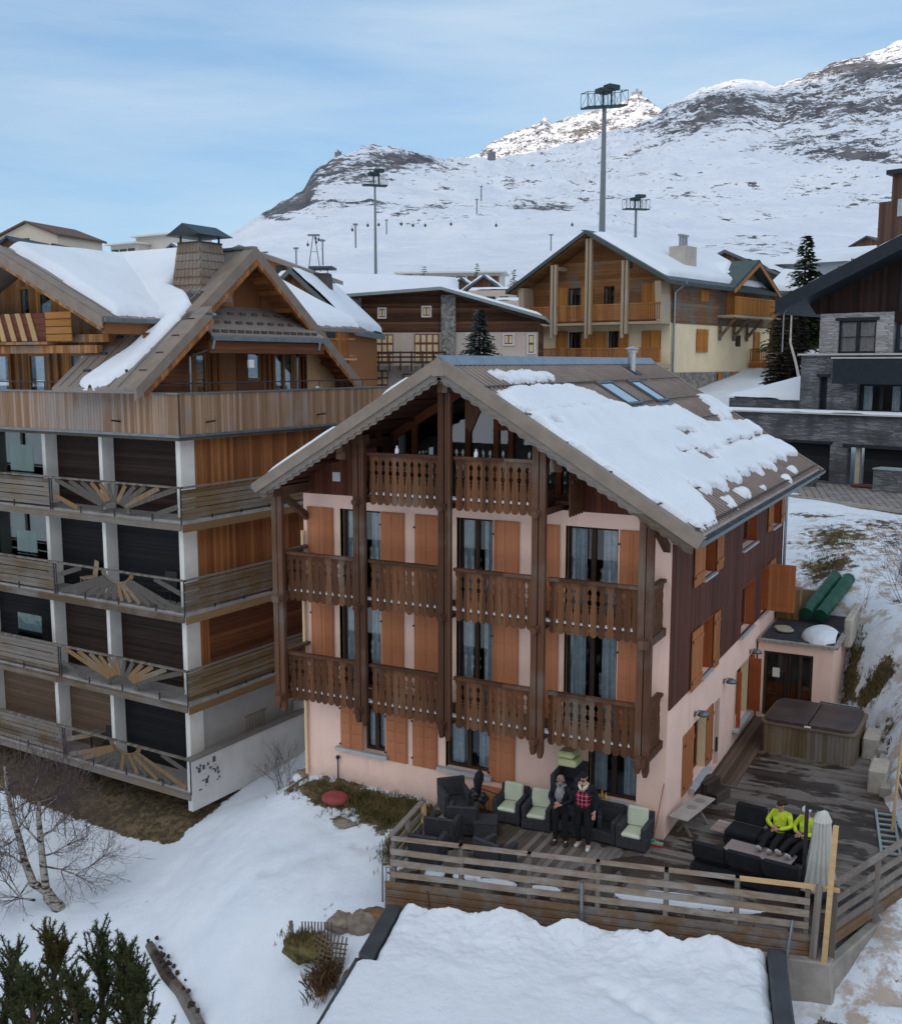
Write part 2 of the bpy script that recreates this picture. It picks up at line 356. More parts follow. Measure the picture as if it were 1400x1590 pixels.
def blobm(x, y, cx, cy, rx, ry, rot=0.):
    c, s_ = math.cos(rot), math.sin(rot); dx = x-cx; dy = y-cy
    return np.exp(-(((dx*c+dy*s_)/rx)**2+((-dx*s_+dy*c)/ry)**2)**1.5)
def gz(x, y):
    z = ground(x, y)
    rough = np.clip((x-13)/2, 0, 1)*np.clip((28-y)/3, 0, 1)*np.clip((y+14)/4, 0, 1)
    z = z+rough*(.50*fbm(x*.8, y*.8, 5, 3)+.16*fbm(x*3.5, y*3.5, 3, 9))
    z = z+.24*fbm(x*.45, y*.45, 5, 5)+.05*fbm(x*3, y*3, 3, 8)
    hill = blobm(x, y, 1.6, -.8, 3.4, .9)
    z = z+hill*.12*fbm(x*5, y*5, 3, 21)
    return z
xs = np.concatenate([np.linspace(-165,-40,40)[:-1], np.linspace(-40,-14,53)[:-1], np.arange(-14,19,.17), np.linspace(19.2,40,50), np.linspace(42,165,40)])
ys = np.concatenate([np.linspace(-75,-14,40)[:-1], np.arange(-14,24,.17), np.linspace(24.2,60,110), np.linspace(62,170,50)])
GX, GY = np.meshgrid(xs, ys); GZ = gz(GX, GY)
rf_ = random.Random(77)
for k in range(150):      # footprints and small melt dents
    if k < 60: cx, cy = 4.2-.16*k+.1*rf_.gauss(0,1), -2.6-.012*k*k*.3+.25*(k % 2)+.08*rf_.gauss(0,1)
    else: cx, cy = rf_.uniform(-3,5), rf_.uniform(-5.5,-1.2)
    i0, i1 = np.searchsorted(xs, [cx-.5, cx+.5]); j0, j1 = np.searchsorted(ys, [cy-.5, cy+.5]); sx_ = .13 if k < 60 else rf_.uniform(.1,.3)
    GZ[j0:j1, i0:i1] -= (.09 if k < 60 else .04)*np.exp(-((GX[j0:j1, i0:i1]-cx)**2+(GY[j0:j1, i0:i1]-cy)**2)/sx_**2)
gr = 0*GX
for (cx, cy, rx, ry, a) in [(1.4,-.55,1.5,.75,.9),(3.6,-1.0,1.7,.9,.9),(4.6,-2.3,.6,1.1,.5),(2.4,-1.5,1.0,.35,.5),
   (11.2,17.4,1.2,1.6,.62),(11.0,21.5,1.9,2.6,.55),(12.5,24.2,1.6,1.5,.5),(10.6,14.9,.9,.8,.9),(13.0,21.6,1.1,1.6,.45),(14.2,25.2,1.2,.7,.55),(17.2,25.4,2.,.5,.5),(9.6,25.4,1.5,.6,.6),
   (12.85,12.0,.32,1.5,.85),(13.7,10.9,.6,.6,.95),(14.35,8.2,.25,1.6,.5),(3.3,-4.6,.6,.3,.3),(16.2,7.5,.5,.3,.5),(17.5,12.,.9,.35,.5),(14.35,-3.5,.4,.3,.9),(15.3,-5.6,.4,.5,.9),(-.3,.6,.3,1.6,.8),(16.5,-8.5,1.5,.6,.3),
   (14.2,14.5,.5,.25,.5),(15.8,17.5,.6,.3,.5)]:
    gr = np.maximum(gr, a*blobm(GX, GY, cx, cy, rx, ry))
# bare soil below the apartment block's balconies
lf = (GY-(-.43)-.07*(-3.9-GX))
soil = np.clip((-3.6-GX)/.5, 0, 1)*np.clip((lf+.85+.35*fbm(GX*.5, GY*0, 2, 4))/.25, 0, 1)*np.clip((GX+40)/5, 0, 1)
gr = np.maximum(gr, 1.2*soil*(GY < 20))
dirty = np.clip((GX-13.2)/1.5, 0, 1)*np.clip((26-GY)/2, 0, 1)*np.clip((GY+12)/4, 0, 1)
dirty = np.maximum(dirty, .9*np.clip((GX-9)/1, 0, 1)*(GY > 13)*np.clip((27-GY)/2, 0, 1))+.5*blobm(GX, GY, 12, 20, 3.5, 5)
def groundmat():
    m, t, b = newmat('snowy_ground', .7, .25)
    v = coords(t); ag = nd(t, 'ShaderNodeAttribute', attribute_name='grass'); ad = nd(t, 'ShaderNodeAttribute', attribute_name='dirty')
    n = noise(t, v, .5, 5, .6); sn = mixc(t, smooth(t, n, .3, .7), (.58,.645,.71), (.66,.71,.76))
    d = noise(t, v, 1.6, 9, .72)
    dm = math_(t, 'MULTIPLY', smooth(t, d, .46, .60), ad.outputs['Fac'])
    sn = mixc(t, math_(t, 'MULTIPLY', dm, .9), sn, (.36,.29,.23))
    d2 = noise(t, v, 9., 4, .6)
    sn = mixc(t, math_(t, 'MULTIPLY', smooth(t, d2, .66, .72), math_(t, 'MULTIPLY_ADD', ad.outputs['Fac'], .9, .06)), sn, (.07,.05,.035))
    g1 = noise(t, v, 5., 8, .75); grc = mixc(t, smooth(t, g1, .38, .62), (.05,.038,.02), (.19,.14,.075))
    g3 = noise(t, v, .8, 4); grc = mixc(t, smooth(t, g3, .5, .62), grc, (.065,.05,.025))
    gm = smooth(t, math_(t, 'ADD', ag.outputs['Fac'], math_(t, 'MULTIPLY', math_(t, 'SUBTRACT', noise(t, v, 2.2, 9, .75), .5), 2.6)), .46, .54)
    t.links.new(mixc(t, gm, sn, grc), b.inputs['Base Color'])
    h = math_(t, 'ADD', math_(t, 'MULTIPLY', noise(t, v, 1.4, 6, .6), 1.0), math_(t, 'MULTIPLY', math_(t, 'MULTIPLY_ADD', gm, 1.2, .12), g1))
    bump(t, b, h, .65, .12)
    return m
GM = groundmat()
g_ = sheet('ground', GX, GY, GZ, GM, attr={'grass': gr, 'dirty': dirty}); tag(g_, kind='structure')
# ---- mountains
RIDGE = [(-3500,560),(-600,545),(0,505),(200,450),(330,392),(385,357),(430,320),(468,300),(488,270),(520,246),(560,232),(600,231),(640,240),(690,248),(740,245),(800,243),(860,232),(920,216),(980,197),(1020,180),(1040,161),(1080,143),(1110,131),(1160,121),(1200,134),(1250,118),(1300,98),(1340,88),(1375,74),(1400,64),(1500,35),(1800,30),(2600,100),(4500,300)]
RR = [(-3500,1500),(0,1300),(300,1500),(600,2000),(760,2300),(1000,3000),(1400,3300),(4500,3000)]
M1 = [(-3500,560),(0,515),(300,425),(360,385),(420,363),(520,352),(590,346),(700,344),(860,346),(1000,352),(1150,365),(1300,372),(1500,380),(2000,400),(4500,480)]   # at 1100 m
def hills(name, ridge, RRf, profile, phi0, phi1, nphi, nr, amp, mat, seed, r0=120., rockf=None):
    ph = np.linspace(phi0, phi1, nphi); px = 700+FPX*np.tan(ph)
    R = RRf(px); u = np.linspace(0, 1.25, nr); PH, U = np.meshgrid(ph, u); PX = 700+FPX*np.tan(PH); Rg = np.broadcast_to(R, U.shape)
    rr = r0*(Rg/r0)**U
    yy = np.zeros_like(rr)
    for j in range(nphi):
        rs, yp = profile(px[j], R[j]); yy[:, j] = np.interp(rr[:, j], rs, yp)
    # slope angle from pixel row
    fx = np.tan(PH); fz = -(yy-795)/FPX
    dx = FW.x+RT.x*fx+UP.x*fz; dy = FW.y+RT.y*fx+UP.y*fz; dz = FW.z+RT.z*fx+UP.z*fz
    h = np.hypot(dx, dy); X = CAMP.x+dx/h*rr; Y = CAMP.y+dy/h*rr; Z = CAMP.z+dz/h*rr
    over = np.clip(U-1, 0, 1); Z = Z-over*rr*.55
    fade = np.clip((rr-r0*1.2)/400, 0, 1)
    s_ = 1./420
    rid = 1-2*np.abs(fbm(X*s_, Y*s_, 6, seed, .58)); n2 = fbm(X/60., Y/60., 5, seed+5, .6)
    edge = np.exp(-((U-1)/.03)**2)
    Z = Z+fade*rr*amp*((rid-.75)*(1-.65*edge)+.22*n2)
    if r0 < 1000:
        bl = np.clip((rr-135)/300, 0, 1); bl = bl*bl*(3-2*bl)
        Z = Z*bl+(1-bl)*(ground(np.clip(X, -160, 160), np.clip(Y, -70, 165))-.6)
    return X, Y, Z, PX, yy, rr
def prof1(px, R):
    ym = np.interp(px, *zip(*M1)); yr = np.interp(px, *zip(*RIDGE))-9*float(fbm(np.array([px/22.]), np.array([.5]), 5, 61, .65)[0])
    ym = max(ym, yr+8)
    k = min(1, max(0, (px-750)/450)); k = k*k*(3-2*k)
    return [100, 150, 400, 1100, 1100+(.35+.05*k)*(R-1100), R, R*2], [530, 505, 438, ym, .47*ym+.53*yr, yr, yr]
def rockm():
    m, t, b = newmat('snow_and_rock', .8, .2)
    ar = nd(t, 'ShaderNodeAttribute', attribute_name='rocky'); v = coords(t, (1,1,1))
    v2 = coords(t, (1,1,2.2)); n5 = noise(t, coords(t, (1,1,1.3)), .13, 5, .7)
    n1 = noise(t, v2, .011, 10, .68); n2 = noise(t, v2, .05, 8, .7)
    ge = nd(t, 'ShaderNodeNewGeometry'); sp = nd(t, 'ShaderNodeSeparateXYZ'); t.links.new(ge.outputs['Normal'], sp.inputs[0])
    steep = math_(t, 'SUBTRACT', 1., sp.outputs[2])
    k = math_(t, 'ADD', math_(t, 'MULTIPLY', math_(t, 'SUBTRACT', n1, .5), 2.6), math_(t, 'MULTIPLY', math_(t, 'SUBTRACT', n2, .5), 2.3))
    k = math_(t, 'ADD', k, math_(t, 'MULTIPLY', math_(t, 'SUBTRACT', n5, .5), 1.7))
    k = math_(t, 'ADD', k, math_(t, 'ADD', math_(t, 'MULTIPLY', steep, .7), math_(t, 'MULTIPLY', ar.outputs['Fac'], .55)))
    mk = smooth(t, k, .30, .40)
    n3 = noise(t, v, .03, 6); rc = mixc(t, smooth(t, n3, .4, .6), (.075,.077,.088), (.15,.142,.145))
    sn = mixc(t, smooth(t, n1, .3, .7), (.66,.71,.78), (.80,.83,.87))
    t.links.new(mixc(t, mk, sn, rc), b.inputs['Base Color'])
    bump(t, b, math_(t, 'ADD', noise(t, v2, .02, 10, .65), math_(t, 'MULTIPLY', mk, .1)), .9, 14.)
    return m
ROCK = rockm()
X, Y, Z, PX, YY, RRr = hills('hills', RIDGE, lambda p: np.interp(p, *zip(*RR)), prof1, math.radians(-70), math.radians(70), 900, 330, .035, ROCK, 31)
def g2(cx, cy, rx, ry, a): return a*np.exp(-(((PX-cx)/rx)**2+((YY-cy)/ry)**2))
rock = -0.42+g2(465,298,50,36,1.35)+g2(555,262,75,30,1.1)+g2(640,252,55,14,1.1)+g2(415,340,40,20,1.35)+g2(680,262,40,10,.6)+g2(545,325,60,12,.5)+g2(660,335,70,14,.65)+g2(850,325,55,16,.8)+g2(1330,112,110,24,1.5)+g2(1200,165,170,26,1.1)+g2(1330,190,90,26,.8)+g2(1100,190,60,30,.95)+g2(1010,205,60,22,.8)+g2(850,318,60,14,.9)+g2(1300,245,90,20,.6)+g2(1380,130,60,26,.7)+g2(1330,240,130,22,.75)+g2(1180,240,60,10,.4)+g2(1330,320,90,40,.55)+g2(1190,400,90,22,.5)+g2(1100,300,160,50,.22)+g2(860,260,100,30,.15)+g2(1150,380,120,30,.3)
rock = rock+.5*(fbm(PX/14., YY/9., 5, 41, .6))*(YY < 345)
rock = np.where((YY > 352) & (PX < 950), -.8, rock)
ho = sheet('hills', X, Y, Z, ROCK, attr={'rocky': rock}); tag(ho, kind='structure')
FARR = [(500,330),(680,265),(720,250),(745,240),(775,218),(800,205),(825,196),(845,183),(858,190),(890,178),(920,171),(950,168),(978,151),(990,147),(1010,158),(1040,178),(1100,205),(1300,260)]
X, Y, Z, PX, YY, RRr = hills('hills', FARR, lambda p: p*0+7000., lambda px, R: ([3800, 4500, R, R*2], [430, 400, np.interp(px, *zip(*FARR)), np.interp(px, *zip(*FARR))]), math.atan(-200/FPX), math.atan(600/FPX), 330, 120, .03, ROCK, 77, r0=4200.)
ho = sheet('mountain_peaks', X, Y, Z, ROCK, attr={'rocky': 0*X+.22}); tag(ho, kind='structure')
# the valley's other flank, unseen behind and left of the viewpoint, its height set to shade the village, only the highest peaks are lit
dsun = Vector((sd.x, sd.y, 0)).normalized(); prp = Vector((-dsun.y, dsun.x, 0))
a_ = np.linspace(-9000, 9000, 120); b_ = np.linspace(-2500, 2500, 24); A_, B_ = np.meshgrid(a_, b_)
DSH = 6500.; TOPZ = 1400+(DSH)*math.tan(SUN_EL)
Xh = dsun.x*(DSH+B_)+prp.x*A_; Yh = dsun.y*(DSH+B_)+prp.y*A_; Zh = (TOPZ+250*fbm(A_/900, A_*0+3, 3, 2))*(1-np.abs(B_)/2500)**.8-150
ho = sheet('unseen_mountain_flank', Xh, Yh, Zh, ROCK, attr={'rocky': 0*Xh}); tag(ho, kind='structure')
# ================================================================== main chalet
def pinkm():
    m = plain('pink_render', (.86,.60,.49), .9, .04, 1.2, bs=.1); t = m.node_tree; b = t.nodes['Principled BSDF']; lk = b.inputs['Base Color'].links[0].from_socket
    st = smooth(t, noise(t, coords(t, (2.2,2.2,.25)), 1.3, 6, .65), .52, .75); lk = mixc(t, math_(t, 'MULTIPLY', st, .28), lk, (.52,.38,.32))
    c = nd(t, 'ShaderNodeTexCoord'); sp = nd(t, 'ShaderNodeSeparateXYZ'); t.links.new(c.outputs['Object'], sp.inputs[0])
    n = noise(t, c.outputs['Object'], 2.5, 6, .7); dmp = smooth(t, math_(t, 'ADD', sp.outputs[2], math_(t, 'MULTIPLY', n, .9)), .75, .05)
    t.links.new(mixc(t, math_(t, 'MULTIPLY', dmp, .45), lk, (.40,.33,.28)), b.inputs['Base Color']); return m
PINK = pinkm()
CLAD = wood('dark_red_cladding', (.070,.025,.017), (.135,.050,.032), across='y', width=.13, gap=.05)
CLADF = wood('dark_red_cladding_front', (.075,.022,.013), (.15,.045,.024), across='x', width=.13, gap=.05)
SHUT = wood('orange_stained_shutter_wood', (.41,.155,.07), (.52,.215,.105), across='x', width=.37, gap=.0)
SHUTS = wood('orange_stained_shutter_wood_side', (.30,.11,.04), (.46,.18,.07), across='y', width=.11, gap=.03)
SHUTR = wood('red_brown_painted_wood', (.26,.06,.018), (.38,.10,.03), across='z', width=5., gap=0)
BALW = wood('weathered_brown_balcony_wood', (.070,.029,.013), (.165,.073,.033), across='x', width=.205, gap=0, grey=.04, greyc=(.13,.10,.075))
POSTW = wood('dark_brown_post_wood', (.055,.024,.013), (.12,.054,.029), across='x', width=.7, gap=0, grey=.12, greyc=(.13,.10,.08))
SOFF = wood('dark_soffit_boards', (.045,.018,.011), (.10,.04,.022), across='x', width=.16, gap=.05, grain='y')
TIMB = wood('red_stained_timber', (.13,.04,.018), (.22,.075,.03), across='x', width=3, gap=0)
ROOFM = plain('brown_roof_metal', (.27,.22,.19), .55, .10, 1.5, spec=.4, bs=.05)
TRIMM = plain('brown_barge_metal', (.205,.165,.13), .6, .12, 2.5, spec=.3)
ZINC = plain('zinc', (.16,.185,.20), .4, .15, 3., metal=.6)
BLUEZ = plain('blue_grey_zinc', (.20,.25,.29), .4, .12, 3., metal=.5)
SILL = plain('grey_sill_paint', (.42,.43,.44), .8, .1, 5)
BLK = plain('black_metal', (.02,.02,.022), .5, .2, 5)
STEEL = plain('galvanised_steel', (.30,.32,.33), .35, .15, 6, metal=.8)
CREAM = plain('cream_paint', (.74,.56,.33), .85, .05, 2)
WHITE = plain('white_plastic', (.7,.7,.68), .5, .05, 3)
SNOW = snowmat('roof_snow', (.70,.745,.79), 0, .35, 1.6)
GREYW = wood('grey_weathered_boards', (.10,.085,.07), (.24,.205,.175), across='x', width=.15, gap=.05, grey=.4)
DARKIN = plain('dark_interior', (.10,.085,.07), .9, .2, 1)
BEIGE = plain('beige_interior_wall', (.22,.19,.13), .9, .05, 1)
W_, L_, DZ = 10.18, 13.66, -3.47
RX, RZ, EL, EZL, ER, EZR, FO, BO = 5.09, 7.76, -.27, 4.61, 11.22, 4.08, -1.75, 14.67
ch = thing('chalet', 'pink and dark brown gabled chalet with carved wooden balconies and orange shutters', 'house', (5.09, 6.8, DZ))
def PF(u, w, z): return (u, w, z)
def PS(u, w, z): return (W_-w, u, z)
def rz(x): return RZ-(RX-x)*(RZ-EZL)/(RX-EL) if x < RX else RZ-(x-RX)*(RZ-EZR)/(ER-RX)
# openings on the front
GW = [(1.84,2.52,-2.72,-1.45),(4.36,5.6,-2.72,-1.45),(8.27,9.48,-2.72,-1.45)]
F1 = [(1.13,2.42,-1.0,1.3),(4.67,5.68,-1.0,1.3),(7.6,8.92,-1.0,1.3)]
F2 = [(1.19,2.43,1.7,3.87),(4.68,5.68,1.7,3.87),(7.6,8.9,1.7,3.87)]
m = MB()
wall(m, 0, W_, -5.2, 4.23, GW+F1+F2, PF, .28)
SO_G = [(2.39,3.75,-2.98,-1.40),(7.3,8.88,-3.0,-1.30),(4.72,5.3,-3.45,-1.5)]
SO_1 = [(2.8,3.95,-.30,1.15),(7.42,9.2,-.30,1.17),(10.3,11.3,-.3,1.2)]
SO_2 = [(2.73,3.98,2.3,3.85),(7.22,9.2,2.33,3.85),(11.6,12.9,2.36,3.85)]
wall(m, .28, L_, -5.2, -.30, SO_G, PS, .28)
wall(m, .28, L_, -.30, 4.4, SO_1+SO_2, lambda u, w, z: PS(u, w, z), .28)
m.box(-0, .28, .28, L_, -5.2, 4.6); m.box(.28, W_-.28, L_-.28, L_, -5.2, 4.4)
m.prism([(0,L_,4.4),(W_,L_,4.4),(W_,L_,rz(W_)-.2),(RX,L_,RZ-.2),(0,L_,rz(0)-.2)], (0,-.25,0))
wl = m.build('wall', PINK, ch)
m = MB()   # inner floors and partitions
for z in (-1.25, 1.45, 4.25): m.box(.3, W_-.3, 1.3 if z > 4 else .3, L_-.3, z-.1, z+.1)
m.build('floor', DARKIN, ch)
m = MB(); m.box(.3, W_-.3, 3.4, 3.5, -3.4, 4.2); m.box(3.3, 3.4, .3, 3.4, -3.4, 4.2); m.box(6.6, 6.7, .3, 3.4, -3.4, 4.2)
m.build('inner_wall', BEIGE, ch)
# cladding on the side wall, 4 cm proud
m = MB(); wall(m, .02, L_+.04, -.306, 4.35, [(2.8,3.95,-.30,1.15),(7.42,9.2,-.25,1.17),(10.3,11.3,-.25,1.2)]+SO_2, lambda u, w, z: (W_+.045-w, u, z), .045)
m.build('side_cladding', CLAD, ch)
# front upper cladding
m = MB(); rl = lambda x: rz(x)-.22
wall(m, .0, 2.35, 4.23, [(0, rl(0)), (2.35, rl(2.35))], [(1.02,1.22,4.62,4.82)], lambda u, w, z: (u, w-.03, z), .28)
m.build('front_cladding', CLADF, ch); m = MB(); wall(m, 8.05, W_, 4.23, [(8.05, rl(8.05)), (W_, rl(W_))], [], lambda u, w, z: (u, w-.03, z), .28)
m.build('front_cladding', CLADF, ch)
m = MB(); m.box(1.0, 1.24, -.06, -.04, 4.60, 4.84)
for k in range(4): m.box(1.03, 1.21, -.075, -.06, 4.63+.05*k, 4.655+.05*k)
m.build('vent_grille', WHITE, ch)
# glazed gable set back 1.2 m at the top storey
m = MB()
YB = .9
for x in (2.35, 2.98, 4.55, 5.35, 5.75, 7.05, 7.75, 8.0): m.box(x-.07, x+.07, YB-.07, YB+.07, 4.35, rl(x)-.02)
m.box(2.3, 8.05, YB-.05, YB+.05, 4.35, 4.5); m.box(5.35, 8.0, YB-.05, YB+.05, 6.02, 6.14)
m.hexa([(2.3,YB-.06,rl(2.3)-.25),(5.09,YB-.06,rl(5.09)-.25),(5.09,YB+.06,rl(5.09)-.25),(2.3,YB+.06,rl(2.3)-.25),(2.3,YB-.06,rl(2.3)),(5.09,YB-.06,rl(5.09)),(5.09,YB+.06,rl(5.09)),(2.3,YB+.06,rl(2.3))])
m.hexa([(5.09,YB-.06,rl(5.09)-.25),(8.05,YB-.06,rl(8.05)-.25),(8.05,YB+.06,rl(8.05)-.25),(5.09,YB+.06,rl(5.09)-.25),(5.09,YB-.06,rl(5.09)),(8.05,YB-.06,rl(8.05)),(8.05,YB+.06,rl(8.05)),(5.09,YB+.06,rl(5.09))])
gf = m.build('gable_window', TIMB, ch)
m = MB(); m.prism([(2.35,YB,4.5),(8.0,YB,4.5),(8.0,YB,rl(8.0)-.2),(5.09,YB,rl(5.09)-.2),(2.35,YB,rl(2.35)-.2)], (0,.01,0)); m.build('pane', glassmat('gable_glass', (.85,.88,.9), .03), gf)
m = MB(); m.box(2.1,2.35,-.0,YB,4.35,rl(2.1)); m.box(8.02,8.3,.0,YB,4.35,rl(8.3)); m.build('side_panel', CLADF, gf)
m = MB(); m.box(2.4,2.55,YB+.1,YB+.25,4.4,6.0); m.build('white_strip', WHITE, gf)
m = MB(); m.box(.5, 8.2, 4.0, 4.1, 4.35, 5.55); m.prism([(2.3,4.0,5.551),(7.9,4.0,5.551),(5.09,4.0,7.2)],(0,.1,0)); m.box(.5,W_-.5,1.2,13,4.32,4.36)
fr = m.build('inner_wall', plain('cream_interior_wall', (.62,.56,.42), .9, .05, 1), ch)
m = MB()
for k in range(2): m.box(3.75+.4*k, 4.1+.4*k, 3.93, 3.96, 5.45, 5.85)
m.build('picture_frame', WOODDK, ch)
# windows
DKW = WOODDK
for (a, b_, c, d) in GW: window(ch, PF, a, b_, c, d, DKW, .16, 2, .30)
for (a, b_, c, d) in F1+F2: window(ch, PF, a, b_, c, d, DKW, .16, 2, .32)
for (a, b_, c, d) in SO_2[:2]+SO_1[:2]: window(ch, PS, a, b_, c, d, TIMB, .22, 2, .2)
for (a, b_, c, d) in SO_G[:2]+[SO_2[2], SO_1[2]]: window(ch, PS, a, b_, c, d, TIMB, .22, 2, .2)
# red reveals of the upper side openings, cream ones below
for (a, b_, c, d) in SO_1+SO_2:
    m = MB(); rbox(m, PS, b_-.02, b_+.0, -.05, .2, c, d); rbox(m, PS, a, a+.02, -.05, .2, c, d); rbox(m, PS, a+.02, b_-.02, -.05, .2, d-.02, d); m.build('window_reveal', SHUTR, ch)
    m = MB(); rbox(m, PS, a-.02, b_+.02, -.13, .22, c-.06, c-.002); m.build('sill', SILL, ch)
for (a, b_, c, d) in SO_G[:2]:
    m = MB(); rbox(m, PS, b_-.02, b_, -.01, .2, c, d); rbox(m, PS, a, a+.02, -.01, .2, c, d); m.each('window_reveal', CREAM, ch)
    m = MB(); rbox(m, PS, a-.3, b_+.1, -.18, .2, c-.08, c-.002); m.build('sill', SILL, ch)
for (a, b_, c, d), e in zip(GW, (.85,.2,.1)):
    m = MB(); m.box(a-e, b_+.12, -.16, .15, c-.1, c-.002); m.build('sill', SILL, ch)
for (a, b_, c, d) in GW[1:]+F1+F2:
    m = MB(); m.box(a-.02+.0, a+.0, -.012, .14, c, d); m.build('window_reveal', CREAM, ch)
# shutters
def shutter(P, u0, u1, z0, z1, mat, w0=-.05, w1=-.012, cols=2, rows=5, label=None, flat=False):
    m = MB(); rbox(m, P, u0, u1, w0+.012, w1, z0, z1)
    n = (u1-u0)
    if not flat:
        for i in range(cols):
            for j in range(rows):
                a = u0+n*(i+.09)/cols; b_ = u0+n*(i+.91)/cols; c = z0+(z1-z0)*(j+.07)/rows; d = z0+(z1-z0)*(j+.93)/rows
                rbox(m, P, a, b_, w0, w0+.011, c, d)
    else:
        for k in (.16, .84): rbox(m, P, u0+.03, u1-.03, w0-.012, w0+.011, z0+(z1-z0)*k-.05, z0+(z1-z0)*k+.05)
    o = m.build('shutter', mat, ch)
    h = MB()
    for k in (.15, .85):
        z = z0+(z1-z0)*k; rbox(h, P, u0-.03, u0+.02, w0-.02, w0-.001, z-.02, z+.02)
    h.build('hinge', BLK, o)
    return o
for z0, z1, lst in ((-2.86,-1.42,[(1.12,1.84),(2.56,3.22),(3.38,4.12),(5.62,6.33)]),
                    (-1.05,1.3,[(.22,.95),(2.46,3.13),(3.45,4.2),(5.70,6.4),(6.82,7.45),(8.96,9.65)]),
                    (1.65,3.87,[(.14,.98),(2.46,3.17),(3.48,4.2),(5.72,6.4),(6.82,7.45),(8.95,9.65)])):
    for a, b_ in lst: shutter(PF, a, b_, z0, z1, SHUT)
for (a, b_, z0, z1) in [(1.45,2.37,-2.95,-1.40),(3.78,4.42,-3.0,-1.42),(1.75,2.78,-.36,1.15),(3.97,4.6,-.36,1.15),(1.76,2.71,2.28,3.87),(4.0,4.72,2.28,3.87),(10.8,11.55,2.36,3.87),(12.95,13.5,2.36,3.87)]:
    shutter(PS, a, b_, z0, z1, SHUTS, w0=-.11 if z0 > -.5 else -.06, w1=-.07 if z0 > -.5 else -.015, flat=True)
# two shutters standing open at right angles to the wall
def openshut(y, z0, z1, lng, label=None, thk=.045):
    m = MB(); m.box(W_+.05, W_+.05+lng, y-thk/2, y+thk/2, z0, z1)
    for k in (.18, .82): m.box(W_+.08, W_+.02+lng, y-thk/2-.02, y-thk/2, z0+(z1-z0)*k-.05, z0+(z1-z0)*k+.05)
    o = m.build('shutter', SHUTR if lng < .8 else SHUTS2, ch)
    if label: o['label'] = label
SHUTS2 = wood('orange_open_shutter', (.36,.12,.04), (.50,.18,.07), across='x', width=.12, gap=.03)
openshut(7.25, -2.98, -1.3, .12); openshut(8.92, -2.95, -1.28, .35, 'red brown open shutter'); openshut(11.35, -.3, 1.25, .85, 'orange open shutter at the rear')
shutter(PS, 9.0, 9.75, -2.95, -1.28, SHUTR, flat=True)
shutter(PS, 11.42, 12.3, -.25, 1.3, SHUTS, flat=True, w0=-.11, w1=-.07)
# ---- balconies
RAIL1, RAIL2, RAIL3 = .083, 2.783, 5.483
YBL = -1.1
GP_ = [(0,0),(-.09,0),(-.12,.006),(-.15,.026),(-.20,.040),(-.25,.026),(-.28,.008),(-.305,.022),(-.33,.022),(-.355,.008),(-.385,.028),(-.43,.042),(-.48,.028),(-.51,.008),(-.535,.022),(-.56,.022),(-.585,.008),(-.62,.018),(-.68,.012),(-.74,.003),(-.84,.004),(-.90,.012),(-.96,.026),(-1.02,.016),(-1.06,.004),(-1.13,.004),(-1.19,.012),(-1.235,.05)]
def balpanel(m, P, u0, u1, zt, pitch=.205, w0=0., w1=.03):
    n = max(1, round((u1-u0)/pitch)); p = (u1-u0)/n
    for i in range(n):
        c = u0+(i+.5)*p; hw = p/2; vs = []; fs = []
        for (dz, g) in GP_:
            g *= 1.3
            for sgn in (-1, 1):
                for w_ in (w0, w1): vs.append(P(c+sgn*(hw-g-.001), w_, zt+dz))
        k = len(GP_)
        for j in range(k-1):
            a = j*4; b_ = a+4
            fs += [(a, a+2, b_+2, b_), (a+1, b_+1, b_+3, a+3), (a, b_, b_+1, a+1), (a+2, a+3, b_+3, b_+2)]
        fs += [(0,1,3,2), (4*k-4, 4*k-2, 4*k-1, 4*k-3)]
        m.add(vs, fs)
PX_ = [.0554, 2.5807, 4.9908, 7.4256, 9.9714]
TW = .15; GAPP = .23
def pp(u, w, z): return (u, YBL+w, z)
